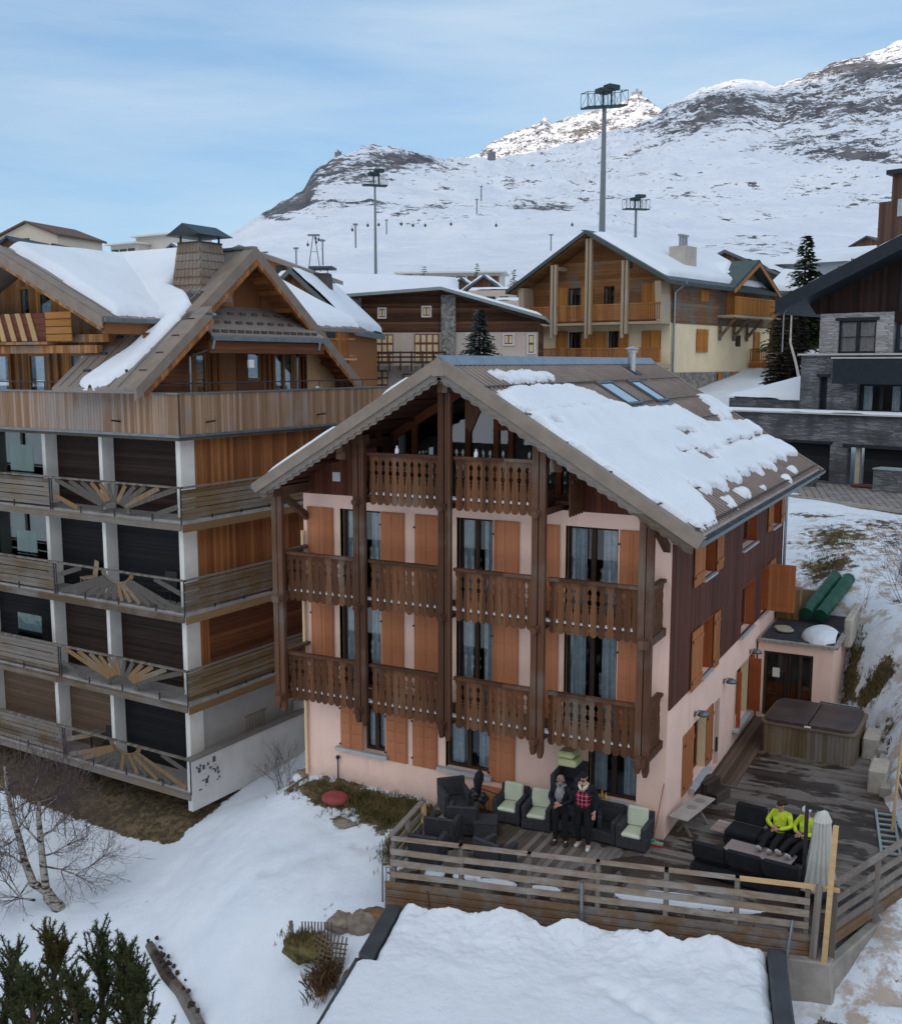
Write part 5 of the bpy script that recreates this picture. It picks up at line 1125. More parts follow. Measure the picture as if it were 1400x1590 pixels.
for x0, x1 in ((-7.2,-6.3),(-.5,.5)): m = BB(); m.box(x0,x1,-.35,.02,3,tzb((x0+x1)/2)-.05); m.build('stone_pier', PST, hb)
RBF = plain('red_brown_window_frame', (.16,.05,.04), .7, .1, 3); CRM = plain('cream_shutter_panel', (.62,.50,.30), .8, .08, 2)
WHT = plain('white_window_surround', (.66,.64,.60), .8, .05, 3)
def panelled(par, B, u0, u1, z0, z1, nx, ny, w=-.05, sur=False):
    m = B(); m.box(u0, u1, w, .0, z0, z1); f = m.build('shuttered_window', RBF, par)
    for i in range(nx):
        for j in range(ny):
            g = B(); a = u0+(u1-u0)*(i+.14)/nx; b_ = u0+(u1-u0)*(i+.86)/nx; c = z0+(z1-z0)*(j+.12)/ny; d = z0+(z1-z0)*(j+.88)/ny; g.box(a, b_, w-.02, w, c, d); g.build('panel', CRM, f)
    if sur: m = B(); m.box(u0-.1, u0, w-.03, .0, z0-.1, z1+.1); m.box(u1, u1+.1, w-.03, 0, z0-.1, z1+.1); m.box(u0, u1, w-.03, 0, z1, z1+.1); m.box(u0, u1, w-.03, 0, z0-.1, z0); m.build('surround', WHT, f)
panelled(hb, BB, -5.02,-4.58,10.92,11.5,2,1,sur=True); panelled(hb, BB, -1.85,-1.33,11.0,11.6,2,1,sur=True)
panelled(hb, BB, -5.64,-4.01,7.7,9.71,4,3); panelled(hb, BB, -2.46,-.71,7.7,9.74,4,3); panelled(hb, BB, -5.24,-4.41,5.6,7.13,2,3)
panelled(hb, BB, 3.95,4.55,9.0,9.65,2,1,sur=True); panelled(hb, BB, 5.65,6.05,8.4,9.65,1,2,sur=True); panelled(hb, BB, 1.35,1.9,9.2,9.7,2,1,sur=True)
panelled(hb, BB, -3.3,-2.7,6.4,6.9,1,1)
m = BB(); m.box(-7.3,.0,-1.3,0,7.2,7.5); m.build('balcony_floor', GREYW, hb)
m = BB()
for x in np.linspace(-7.2,-.1,10): m.box(x-.05,x+.05,-1.35,-1.25,7.1,8.5)
for z in (7.75,8.1,8.42): m.box(-7.3,0,-1.3,-1.25,z-.07,z+.06)
m.build('railing', wood('dark_brown_rail_wood', (.05,.03,.02), (.12,.08,.05), across='x', width=3, gap=0), hb)
ZGR = plain('pale_green_zinc', (.25,.29,.28), .5, .1, 2, metal=.2)
m = BB(); tslab(m, -8.5, 12.42, -.4, 12.95, -1.2, 8, .22); tslab(m, -.4, 12.95, 6.9, 10.85, -1.2, 8, .22); rb = m.build('roof', ZGR, hb)
m = BB(); tslab(m, -8.4, 12.2, -.4, 12.72, -1.1, 8, .05); tslab(m, -.4, 12.72, 6.8, 10.63, -1.1, 8, .05); m.build('soffit', BRN, rb)
snowquad(rb, MBb, [(0,-1.0,12.83),(6.7,-1.0,10.9),(6.7,8,10.9),(0,8,12.83)], .16, seed=8, inset=.15)
snowquad(rb, MBb, [(-8.3,-1.0,12.43),(-.5,-1.0,12.95),(-.5,8,12.95),(-8.3,8,12.43)], .05, seed=9, inset=.3)
# ---- grey stone house (D)
DO_ = (6.54, 37.14, 0.); MDd = frameM(DO_, -.28)
hd = thing('stone_house', 'modern grey stone house with two dark garage doors and a steep black roof', 'house', (DO_[0], DO_[1], 1.25), -.28)
def DB(): return MB(MDd)
DSTN = stonem('dark_grey_cladding_stone', (.10,.105,.11), (.22,.225,.23), (.085,.09,.095), 1.3, 9.5, .8)
LSTN = stonem('light_grey_cladding_stone', (.30,.30,.295), (.46,.455,.44), (.24,.24,.235), 1.4, 10., .3)
DKM = plain('anthracite_metal', (.012,.018,.024), .55, .2, 3); DKW2 = wood('near_black_boards', (.018,.010,.008), (.045,.022,.016), across='x', width=.2, gap=.04)
PD = HPf(MDd)
m = DB(); wall(m, -4.5, 9.5, -.5, 4.95, [(-.9,2.05,1.3,3.35),(3.0,9.0,1.3,3.25)], PD, .5); m.box(-4.5,9.5,.5,9,4.7,4.93); m.build('garage_wall', DSTN, hd)
for a, b_, z in ((-.9,2.05,3.35),(3.75,9.0,3.25)): m = DB(); m.box(a, b_, .42, .5, 1.25, z); m.build('garage_door', wood('anthracite_garage_slats', (.010,.012,.015), (.02,.022,.026), across='z', width=.35, gap=.04, grain='x'), hd)
m = DB(); m.box(-1.1,2.15,-.1,.0,3.35,3.5); m.box(2.75,9.2,-.1,0,3.25,3.42); m.build('lintel', DKM, hd)
m = DB(); m.box(3.35,3.6,.25,.45,1.3,3.25); m.build('door_jamb', plain('pale_beige_jamb', (.4,.35,.27), .8, .1, 2), hd)
m = DB(); m.box(-4.8,9.7,-.25,.6,4.95,5.03); m.build('terrace_slab', plain('pale_slab', (.45,.44,.41), .9, .1, 1), hd)
snowquad(hd, MDd, [(-4.8,-.25,5.03),(9.7,-.25,5.03),(9.7,.5,5.03),(-4.8,.5,5.03)], .12, seed=3, name='ledge_snow', n=40, edge=.15, noise_=.1)
m = DB(); wall(m, -.1, 3.1, 5.03, 8.1, [(1.0,1.45,5.1,6.95)], lambda u, w, z: PD(u, w+.6, z), .4); m.box(-.1,.3,1.0,8,5.03,8.1); m.build('terrace_block', DSTN, hd)
m = DB(); m.box(.95,1.5,.9,.99,5.05,6.95); m.build('slot_window', DKM, hd)
m = DB(); m.box(.85,1.6,.52,.6,6.95,7.1); m.build('lintel', DKM, hd)
m = DB(); m.box(2.1,9.5,-.3,.55,6.6,7.9); m.build('dark_balcony_front', DKM, hd)
m = DB(); m.box(-.25,9.5,.4,1.0,8.1,8.2); m.box(2.0,9.5,-.35,.9,7.92,8.0); m.build('terrace_slab', plain('pale_slab', (.45,.44,.41), .9, .1, 1), hd)
window(hd, lambda u, w, z: PD(u, w+.8, z), 3.2, 5.4, 5.05, 6.6, DKM, .1, 2, .25, fw=.12); window(hd, lambda u, w, z: PD(u, w+.8, z), 5.5, 9, 5.05, 6.6, DKM, .1, 2, .25, fw=.12)
P2 = lambda u, w, z: PD(u, w+1.2, z)
m = DB(); wall(m, .6, 4.6, 8.1, 10.35, [(1.65,3.7,8.2,9.95)], P2, .4); m.build('upper_wall', LSTN, hd)
window(hd, P2, 1.65, 3.7, 8.2, 9.95, DKM, .1, 2, .5, bars=1, fw=.1, glass=glassmat('curtained_glass', (.8,.8,.8), .02))
m = DB(); m.box(1.5,3.85,1.1,1.2,9.95,10.1); m.build('lintel', DKM, hd)
m = DB(); m.prism([(.2,1.5,10.35),(4.75,1.5,10.35),(4.75,1.5,13.4),(3.5,1.5,12.9),(-.2,1.5,10.9)], (0,.3,0)); m.build('gable_boards', DKW2, hd)
window(hd, lambda u, w, z: PD(u, w+1.3, z), 4.75, 9, 10.3, 13.0, DKM, .1, 3, 0, fw=.15); window(hd, lambda u, w, z: PD(u, w+1.3, z), 4.7, 9, 8.2, 9.8, DKM, .1, 3, .1, bars=1, fw=.15)
m = DB(); m.box(4.6,9.2,1.25,1.5,9.8,10.35); m.build('beam', DKW2, hd)
m = DB(); m.box(.8,9.2,2.6,2.7,5,13); m.build('inner_wall', DARKIN, hd)
m = DB(); tslab(m, -1.35, 11.1, 9.0, 15.75, -.3, 9, .75); rd = m.build('roof', DKM, hd)
snowquad(rd, MDd, [(-.5,.3,11.5),(9,.3,15.77),(9,9,15.77),(-.5,9,11.5)], .28, seed=5, inset=.15, n=40)
m = DB(); m.box(-1.0,-.9,.1,.2,10.5,11.0); m.tube([(-1.1,.3,10.7),(-1.1,.3,8.3)], .04, 6); m.build('downpipe', STEEL, hd)
m = DB(); m.box(-4.9,-.15,1.5,1.9,2.0,5.65); m.build('rear_wall', DSTN, hd)
snowquad(hd, MDd, [(-5.0,1.4,5.65),(-.15,1.4,5.65),(-.15,3.6,7.2),(-5.0,3.6,5.7)], .3, seed=15, name='bank_snow', n=30, noise_=.3)
m = DB(); m.hexa([(-5,1.9,4),(-.15,1.9,4),(-.15,9,4),(-5,9,4),(-5,1.9,5.6),(-.15,1.9,5.6),(-.15,9,7.6),(-5,9,5.6)]); m.build('bank', SNOWB, hd)
for i, (x0, x1, y0, y1, h) in enumerate(((-.9,2.2,-2.2,-1.8,2.15),(5.2,7.5,-1.9,-.9,2.35))):
    m = DB(); m.box(x0, x1, y0, y1, .6, h); w_ = m.build('stone_planter', DSTN); tag(w_, ('low grey stone wall in front of the left garage door' if i == 0 else 'square grey stone planter at the right edge beside the garage door'), 'wall')
    m = DB(); m.box(x0-.04, x1+.04, y0-.04, y1+.04, h, h+.06); m.build('coping', plain('blue_grey_slab', (.25,.30,.31), .8, .1, 2), w_)
# mat before the garage, brick edged path
m = DB(); m.box(3.6,5.3,-.9,.2,1.27,1.31); tag(m.build('door_mat', plain('dark_red_mat', (.10,.03,.025), .95, .2, 6)), 'dark red mat on the paving before the right garage door', 'mat')
def pavem():
    m, t, b = newmat('grey_brick_paving', .9, .2); tx = nd(t, 'ShaderNodeTexBrick'); tx.inputs['Scale'].default_value = 1.; tx.inputs['Color1'].default_value = (.17,.155,.145,1); tx.inputs['Color2'].default_value = (.24,.22,.205,1); tx.inputs['Mortar'].default_value = (.075,.07,.065,1)
    tx.inputs['Brick Width'].default_value = 1.1; tx.inputs['Row Height'].default_value = .33; tx.inputs['Mortar Size'].default_value = .035
    c = coords(t); mp = nd(t, 'ShaderNodeMapping'); mp.inputs['Rotation'].default_value = (0,0,1.35); t.links.new(c, mp.inputs[0]); t.links.new(mp.outputs[0], tx.inputs['Vector']); n = noise(t, c, 2, 5)
    t.links.new(mixc(t, math_(t, 'MULTIPLY', smooth(t, n, .4, .7), .5), tx.outputs['Color'], (.30,.29,.28)), b.inputs['Base Color']); return m
a = [onz(1200,767,1.22), onz(1420,796,1.22), onz(1420,772,1.22), onz(1200,752,1.22)]
xp = MB(); P0, P1, P2_, P3 = a; far = [P1+(P2_-P1)*1.0, P0+(P3-P0)*1.0]
xp.prism([P0, P1, onz(1420,757,1.22), onz(1195,745,1.22)], (0,0,-.35)); tag(xp.build('paved_path', pavem()), kind='structure')
m = MB(); m.bar(P0+Vector((0,0,-.02)), P1+Vector((0,0,-.02)), .16, .16); tag(m.build('kerb', plain('concrete_kerb', (.28,.26,.23), .9, .15, 3)), kind='structure')
# ================================================================== distant buildings
def far_house(name, label, px, py, D, th, W, Lg, H, pitch, wallm, roofm_, snow=True, wins=(), ov=.5, cat='building', asym=.5, base=8., sset=0):
    """front gable centred so that its apex stands at pixel (px,py), D metres ahead"""
    ap = dep(px, py, D); M = frameM((ap.x, ap.y, 0), th); z = ap.z
    o = thing(name, label, cat, (ap.x, ap.y, z-H-base*.3), th)
    xl, xr = -W*asym, W*(1-asym); el, er = z-W*asym*pitch, z-W*(1-asym)*pitch
    m = MB(M); P = HPf(M); mm = MB(); wall(mm, xl, xr, z-H-base, [(xl,el-.2),(0,z-.2),(xr,er-.2)], [], P, Lg); mm.build('wall', wallm, o)
    m = MB(M)
    tslab(m, xl-ov, el-ov*pitch, 0, z, -ov, Lg+ov, .3); tslab(m, 0, z, xr+ov, er-ov*pitch, -ov, Lg+ov, .3); r = m.build('roof', roofm_, o)
    if snow: snowquad(r, M, [(.05,-ov+.2,z),(xr+ov-.1,-ov+.2,er-ov*pitch+.1),(xr+ov-.1,Lg,er-ov*pitch+.1),(.05,Lg,z)], .3, seed=sset, n=20); snowquad(r, M, [(xl-ov+.1,-ov+.2,el-ov*pitch+.1),(-.05,-ov+.2,z),(-.05,Lg,z),(xl-ov+.1,Lg,el-ov*pitch+.1)], .3, seed=sset+1, n=20)
    for (u0, u1, z0, z1, mt) in wins: m = MB(M); m.box(u0, u1, -.06, .05, z+z0, z+z1); m.build('window', mt, o)
    return o, M, z
DG = plain('dark_window', (.03,.035,.04), .3, .1, 3)
TW = wood('orange_gable_timber', (.22,.085,.028), (.38,.17,.06), across='x', width=.25, gap=.05)
TWD = wood('dark_gable_timber', (.09,.045,.025), (.18,.10,.06), across='x', width=.25, gap=.05)
GRR = plain('grey_metal_roof', (.11,.13,.14), .55, .1, 1); NVY = plain('navy_metal_roof', (.03,.045,.065), .5, .1, 1)
# two timber chalets directly behind the apartment block
o, M, z = far_house('chalet', 'orange timber chalet with grey metal roof and terrace railing beside the stone pier', 452, 417, 58, .42, 9.5, 12, 7, .92, TW, GRR, True, [(.6,1.1,-2.4,-1.4,DG),(1.9,2.4,-3.9,-2.8,DG)], sset=20, asym=.67)
m = MB(M); m.box(1.0, 3.6, -.6, -.1, -5.0+z, -4.9+z); m.build('balcony_floor', PALEP, o); slats(o, lambda: MB(M), 1.0, 3.6, z-4.9, z-3.8, HPf(M, -.6), TW, st=.9, wd=.06)
m = MB(M); cxx = .9; m.hexa([(cxx-.75,4,z-4),(cxx+.75,4,z-4),(cxx+.75,5.5,z-4),(cxx-.75,5.5,z-4),(cxx-.45,4.2,z+.1),(cxx+.45,4.2,z+.1),(cxx+.45,5.2,z+.1),(cxx-.45,5.2,z+.1)]); cc = m.build('chimney', plain('dark_stained_chimney', (.07,.06,.055), .8, .3, 1.2), o)
m = MB(M); m.box(cxx-.7,cxx+.7,3.9,5.5,z+.35,z+.48); m.box(cxx-.4,cxx-.35,4.2,4.25,z+.1,z+.35); m.box(cxx+.35,cxx+.4,4.2,4.25,z+.1,z+.35); m.build('chimney_hood', GRNR, cc)
far_house('chalet', 'timber gable peeping out above the steep roof of the apartment block', 375, 381, 72, .35, 9.5, 8, 6, .36, TW, ROOFG, False, [(1.0,1.8,-1.6,-.9,DG),(2.4,3.0,-2.2,-1.4,DG)], asym=.52)
# large snow covered roof in front of the first mast
ap = dep(560,418,92); M = frameM((ap.x, ap.y, 0), .3); o = thing('house', 'house hidden under a broad smooth snow roof below the left lighting mast', 'house', (ap.x, ap.y, ap.z-7), .3); z = ap.z
mm = MB(M); mm.box(-11, 8, -6, 3, z-9, z-3.6); mm.build('wall', TWD, o)
m = MB(M); m.hexa([(-12,-7,z-4.1),(10,-7,z-4.6),(8,4,z-1.2),(-10,4,z-.3),(-12,-7,z-3.8),(10,-7,z-4.3),(8,4,z-.9),(-10,4,z)]); r = m.build('roof', GRNR, o)
snowquad(r, M, [(-12,-7,z-3.8),(10,-7,z-4.3),(8,4,z-.9),(-10,4,z)], .5, n=36, seed=31)
# village on the skyline
o, M, z = far_house('apartment_house', 'pale apartment house with shallow brown roof at the far left skyline', 42, 343, 150, .15, 15, 10, 9, .36, plain('pale_cream_render', (.60,.53,.42), .9, .06, .3), plain('brown_fascia', (.12,.07,.05), .8, .1, 1), False, [(x, x+1.3, -4.2, -2.4, DG) for x in (-9,-7,-5,-3,-1)]+[(x, x+1.0, -6.6, -5.4, DG) for x in (.8,2.4)], asym=.66)
m = MB(M); m.box(-9.5, 1.5, -1.2, 0, z-4.9, z-4.7); m.build('balcony', TWD, o); slats(o, lambda: MB(M), -9.5, 1.5, z-4.7, z-3.7, HPf(M, -1.4), TWD, st=1., wd=.1)
for px, py, W, s_ in ((14,366,9,1),(85,378,7,2),(-12,370,9,3)): far_house('house', ('dark blue roofed house at the far left edge','small navy roofed house right of the far left apartment house','dark roofed house cut by the left edge')[(s_-1)], px, py, 120+5*s_, .3, W, 8, 3, .75, TWD, NVY, False, cat='house')
ap = dep(172,382,210); M = frameM((ap.x, ap.y, 0), -.1); z = ap.z; o = thing('apartment_house', 'flat roofed white block with deep balconies on the skyline left of the chimney', 'building', (ap.x, ap.y, z-8), -.1)
m = MB(M); m.box(0, 8, 0, 10, z-10, z); m.box(4, 16, 3, 12, z-10, z+1.6); m.build('wall', plain('off_white_render', (.55,.52,.46), .9, .06, .3), o)
for k in range(3): m = MB(M); m.box(.4+2.4*k, 2.3+2.4*k, -.1, .1, z-2.6, z-.8); m.build('window', DG, o)
m = MB(M); m.box(-.5, 8.5, -1.2, 10.5, z, z+.3); m.box(3.6,16.5,2,12.5,z+1.6,z+1.9); m.build('flat_roof', WHT, o)
far_house('chalet', 'small brown gabled chalet on the skyline immediately left of the shingled chimney', 268, 378, 200, .0, 12, 10, 4, .62, TWD, GRR, True, cat='house', sset=40)
ap = dep(205,402,140); M = frameM((ap.x, ap.y, 0), .25); o = thing('house', 'long low grey roof showing behind the snowy apartment roof', 'house', (ap.x, ap.y, ap.z-6), .25); m = MB(M); m.box(0,15,0,8,ap.z-6,ap.z-.3); m.build('wall', TWD, o); m = MB(M); m.hexa([(-1,-1,ap.z-.3),(16,-1,ap.z-.1),(16,8,ap.z+1.2),(-1,8,ap.z+.9),(-1,-1,ap.z-.1),(16,-1,ap.z+.1),(16,8,ap.z+1.4),(-1,8,ap.z+1.1)]); m.build('roof', GRR, o)
# cluster between the two big chalets
ap = dep(640,425,235); M = frameM((ap.x, ap.y, 0), .35); z = ap.z; o = thing('apartment_house', 'long flat roofed apartment block with balcony rows on the slope above the brown house', 'building', (ap.x, ap.y, z-9), .35)
m = MB(M); m.box(0, 20, 0, 9, z-12, z); m.box(-2.5, 0, 2, 9, z-12, z-.2); m.build('wall', plain('off_white_render', (.55,.52,.46), .9, .06, .3), o)
for j in range(3):
    for k in range(7): m = MB(M); m.box(2.4+2.5*k, 4.4+2.5*k, -.12, .1, z-2.2-2.7*j, z-.7-2.7*j); m.build('window', wood('brown_balcony_recess', (.10,.05,.03), (.2,.12,.08), across='x', width=1, gap=.02), o)
m = MB(M); m.box(-4, 21, -1.2, 10, z, z+.35); m.build('flat_roof', WHT, o)
far_house('house', 'ochre fronted house with white roof edge above the brown house', 700, 432, 190, .35, 14, 10, 5, .30, plain('ochre_render', (.55,.33,.10), .9, .08, .4), GRR, True, [(-1,1,-3.4,-2,DG)], cat='house', sset=50)
far_house('chalet', 'brown gabled chalet, first of the two snowy gables above the brown house', 716, 431, 165, .35, 10, 12, 5, .75, TWD, GRR, True, [(-1,1,-4,-2.6,DG)], cat='house', sset=52)
far_house('chalet', 'brown gabled chalet with taller roof, second of the two snowy gables above the brown house', 751, 427, 158, .35, 11, 14, 6, .72, TWD, GRR, True, [(-1.5,.5,-4,-2.6,DG),(2,3.4,-4.4,-3.2,DG)], cat='house', sset=54)
far_house('chalet', 'small snowy chalet half hidden behind the little conifer', 812, 440, 150, .35, 8, 10, 5, .55, TWD, GRR, True, cat='house', sset=56)
far_house('house', 'low house with red brown gable peeping over the zinc roof', 666, 440, 150, .3, 9, 8, 3, .42, TWD, WHT, True, cat='house', sset=57)
ap = dep(740,462,120); M = frameM((ap.x, ap.y, 0), .35); z = ap.z; o = thing('house', 'terraced beige house with snow capped balconies left of the timber chalet', 'house', (ap.x, ap.y, z-6), .35)
for j, (x0, x1, y0, h) in enumerate(((-1,4,0,.8),(2,9,-.8,-.4),(5,10.5,-2,-1.6))):
    m = MB(M); m.box(x0, x1, y0, 8, z-8, z+h); m.build('wall', GRC, o); snowquad(o, M, [(x0,y0,z+h),(x1,y0,z+h),(x1,y0+4,z+h),(x0,y0+4,z+h)], .35, name='terrace_snow', n=14, seed=j)
    for k in range(3): m = MB(M); m.box(x0+.6+1.5*k, x0+1.6+1.5*k, y0-.05, y0+.05, z+h-2, z+h-.7); m.build('window', DG, o)
# right of the timber chalet
o, M, z = far_house('chalet', 'dark gabled house with wide snow roof behind the timber chalet', 1127, 388, 112, -.2, 14, 24, 6, .45, TWD, GRR, True, asym=.28, cat='house', sset=60)
ap = dep(1195,412,112); M = frameM((ap.x, ap.y, 0), -.2); z = ap.z; o = thing('hall', 'pale flat building under a long snow roof behind the spruce', 'building', (ap.x, ap.y, z-7), -.2)
m = MB(M); m.box(0, 14, 0, 8, z-9, z); m.build('wall', plain('pale_blue_grey_render', (.42,.46,.50), .9, .05, .4), o); snowquad(o, M, [(-1,-1,z),(15,-1,z),(15,9,z+1.8),(-1,9,z+1.8)], .5, n=24, seed=61)
ap = dep(1196,450,98); M = frameM((ap.x, ap.y, 0), -.2); z = ap.z; o = thing('shed', 'small snow topped shed between the timber chalet and the spruce', 'shed', (ap.x, ap.y, z-5), -.2)
m = MB(M); m.box(0, 4, 0, 4, z-7, z-.3); m.build('wall', TWD, o); m = MB(M); m.hexa([(-.5,-.5,z-.3),(4.8,-.5,z-.8),(4.8,4,z-.8),(-.5,4,z-.3),(-.5,-.5,z),(4.8,-.5,z-.5),(4.8,4,z-.5),(-.5,4,z)]); m.build('roof', GRR, o); snowquad(o, M, [(-.4,-.5,z),(4.6,-.5,z-.5),(3,4,z+1.5),(-.4,4,z+2)], .4, n=20, seed=62)
ap = dep(1365,300,95); M = frameM((ap.x, ap.y, 0), -.28); z = ap.z; o = thing('tower_block', 'dark brown boarded tower rising over the black roof at the right edge', 'building', (ap.x, ap.y, z-14), -.28)
TBR = wood('brown_tower_boards', (.075,.04,.03), (.13,.075,.055), across='x', width=.3, gap=.04)
m = MB(M); m.box(0, 7, 0, 8, z-16, z-.8); m.hexa([(1.0,.2,z-.8),(7,.2,z-.8),(7,8,z-.8),(1.0,8,z-.8),(1.0,.2,z+1.5),(7,.2,z+1.5),(7,8,z+1.5),(1.0,8,z+1.5)]); m.build('wall', TBR, o)
m = MB(M); m.box(.6, 7.4, -.3, 8.4, z+1.5, z+1.9); m.build('flat_roof', DKM, o)
for z0 in (-2.2, -8): m = MB(M); m.box(1.7, 3.4, -.1, .1, z+z0, z+z0+1.5); m.build('window', plain('pale_window', (.35,.42,.45), .3, .1, 2), o)
far_house('hut', 'small green roofed hut on the piste beside the brown tower', 1346, 366, 200, -.3, 6, 5, 2.5, .5, TWD, GRNR, False, cat='hut', base=4)
# ================================================================== lighting masts, lifts
MGR = plain('grey_green_mast_paint', (.16,.19,.20), .6, .1, .6); MGD = plain('dark_green_steel', (.02,.045,.045), .6, .2, 1)
def mast(px, py0, py1, D, Wd, label, rot=0., tilt=0.):
    t = dep(px, py1, D); b0 = dep(px, py0+60, D); b_ = Vector((t.x, t.y, b0.z)); o = thing('lighting_mast', label, 'mast', b_, YAW*-1+rot, 'lighting masts on the slope'); M = WORLD[o.name]
    H = t.z-b_.z
    m = MB(M); m.tube([(0,0,-6),(0,0,H)], [.50*Wd/6, .24*Wd/6], 10); m.build('pole', MGR, o)
    def T(x): return H+x*tilt
    w2 = Wd/2; m = MB(M); m.hexa([(-w2,-.7,T(-w2)-.1),(w2,-.7,T(w2)-.1),(w2,.7,T(w2)-.1),(-w2,.7,T(-w2)-.1),(-w2,-.7,T(-w2)+.1),(w2,-.7,T(w2)+.1),(w2,.7,T(w2)+.1),(-w2,.7,T(-w2)+.1)]); m.build('platform', MGD, o)
    m = MB(M)
    for sy in (-.7,.7):
        m.bar((-w2,sy,T(-w2)+1.7), (w2,sy,T(w2)+1.7), .06, .06); n = 7
        for i in range(n): x = -w2+Wd*i/(n-1); m.bar((x,sy,T(x)), (x,sy,T(x)+1.7), .045, .045, (1,0,0))
        for i in range(n-1): x = -w2+Wd*i/(n-1); x2 = x+Wd/(n-1); m.bar((x,sy,T(x)+(1.7 if i % 2 else 0)), (x2,sy,T(x2)+(0 if i % 2 else 1.7)), .03, .03)
    for x in (-w2, w2): m.bar((x,-.7,T(x)+1.7), (x,.7,T(x)+1.7), .08, .08)
    m.build('cage', MGD, o)
    for x, zz in ((-.2,1.5),(w2*.35,2.1)):
        m = MB(M); m.tube([(x,0,H),(x,0,H+zz)], .12, 6); m.box(x-.8, x+.8, -.6, .6, H+zz, H+zz+.5); m.build('floodlight_bank', MGD, o)
mast(938, 375, 166, 125, 6.0, 'tall grey lighting mast with tilted green cage platform against the sunlit peak', .55, .16)
mast(582, 425, 288, 170, 3.9, 'lighting mast with flat green head in front of the rocky hump', .3, .0)
mast(987, 375, 325, 190, 4.9, 'short lighting mast with caged platform just right of the tallest mast', .4, .03)
LIFT = plain('lift_steel', (.16,.18,.20), .6, .1, 1)
for i, (px, py, h, aframe) in enumerate([(488,408,42,1),(501,392,18,0),(460,402,16,0),(552,365,16,0),(855,380,15,0),(905,372,14,0),(747,300,10,0),(740,320,10,0),(600,352,10,0)]):
    D = 420 if i < 4 else 700; b_ = dep(px, py, D); t = dep(px, py-h, D); H = t.z-b_.z; o = thing('lift_pylon', 'a-frame cable lift pylon on the white slope' if aframe else 'single post lift pylon standing on the white slope', 'pylon', b_, -YAW, 'ski lift pylons'); M = WORLD[o.name]
    if aframe: o['label'] = 'tall a-frame cable lift pylon, the largest on the white slope'
    else: o['label'] = {1:'lift pylon just right of the a-frame pylon',2:'lift pylon just left of the a-frame pylon',3:'lift pylon on the slope left of the left lighting mast',4:'lift pylon on the slope above the left eave of the timber chalet',5:'lift pylon on the slope just left of the tallest lighting mast',6:'highest lift pylon, below the ridge station',7:'lift pylon below the highest one under the ridge station',8:'lift pylon right of the head of the left lighting mast'}[i]
    m = MB(M); 
    if aframe: m.bar((-2.8,0,-6), (-.3,0,H), .35, .35); m.bar((2.8,0,-6), (.3,0,H), .35, .35); m.bar((-1.5,0,H*.4), (1.5,0,H*.4), .2, .2)
    else: m.tube([(0,0,-5),(0,0,H)], .3 if i < 4 else .4, 6)
    m.build('post', LIFT, o); m = MB(M); s_ = H*.22; m.box(-s_, s_, -.4, .4, H-.3, H+.4); m.build('cross_arm', LIFT, o)
for i, (px, py) in enumerate([(478,380),(490,370),(495,372),(491,376),(547,357),(571,350),(588,349),(623,348),(641,350),(660,350),(700,348),(770,350),(838,383),(888,349),(905,383),(912,383)]):
    D = 400 if i < 5 else 800; p = dep(px, py, D); m = MB(); s_ = D/400.; m.blob((p.x,p.y,p.z), (.5*s_,.5*s_,.65*s_), 8, 6); m.bar((p.x,p.y,p.z+.6*s_), (p.x,p.y,p.z+1.5*s_), .12, .12, (1,0,0))
    tag(m.build('gondola_cabin', plain('dark_gondola', (.05,.055,.065), .5, .1, 1)), ('gondola cabin low left of the a-frame pylon','gondola cabin at the head of the a-frame pylon','gondola cabin just right of the a-frame pylon head','gondola cabin lower right beside the a-frame pylon','gondola cabin beside the pylon left of the left lighting mast','gondola cabin immediately left of the left lighting mast','gondola cabin immediately right of the left lighting mast','first gondola cabin of the evenly spaced row right of the left lighting mast','second gondola cabin of the evenly spaced row right of the left lighting mast','third gondola cabin of the evenly spaced row right of the left lighting mast','lone gondola cabin in the middle of the white plateau','lone gondola cabin below the ridge lift station','gondola cabin above the left eave of the timber chalet','highest gondola cabin left of the tallest lighting mast','left one of the two close gondola cabins beside the tallest mast','right one of the two close gondola cabins beside the tallest mast')[i], 'gondola', 'gondola cabins over the slope')
for (px, py, D, lab, s_) in ((763,240,1950,'lift station on the ridge left of the sunlit peaks',5),(525,238,1900,'lift top station poking above the rocky hump',4),(988,147,6900,'hut on the summit of the sunlit peak',22)):
    p = dep(px, py+2, D); m = MB(); m.box(p.x-s_*1.2,p.x+s_*1.2,p.y-s_,p.y+s_,p.z-s_*1.5,p.z+s_*.8); m.box(p.x-s_*1.6,p.x+s_*1.6,p.y-s_*.3,p.y+s_*.3,p.z+s_*.8,p.z+s_*1.2); m.box(p.x-s_*.3,p.x+s_*.3,p.y-s_*.3,p.y+s_*.3,p.z+s_*1.2,p.z+s_*2)
    tag(m.build('lift_station', LIFT), lab, 'building')
# ================================================================== deck, fences, foreground
def gzf(x, y): return float(gz(np.array([x]), np.array([y]))[0])
def gpt(px, py):
    r = ray(px, py); t = 12.
    for i in range(600):
        p = CAMP+r*t
        if p.z < float(ground(p.x, p.y)): break
        t += .15
    return p
DK = -3.47
def deckmat(name, across, grain):
    m = wood(name, (.075,.060,.048), (.20,.17,.145), across=across, width=.145, gap=.05, grain=grain, grey=.5, greyc=(.17,.155,.14))
    t = m.node_tree; b = t.nodes['Principled BSDF']; lk = b.inputs['Base Color'].links[0].from_socket
    c = coords(t, (.6,1.5,1) if across == 'y' else (1,.8,1)); n = noise(t, c, .62, 6, .62); wet = smooth(t, n, .50, .53)
    t.links.new(mixc(t, wet, lk, mixc(t, 1., lk, (.32,.27,.25), 'MULTIPLY')), b.inputs['Base Color'])
    t.links.new(math_(t, 'MULTIPLY_ADD', wet, -.45, .8), b.inputs['Roughness']); return m
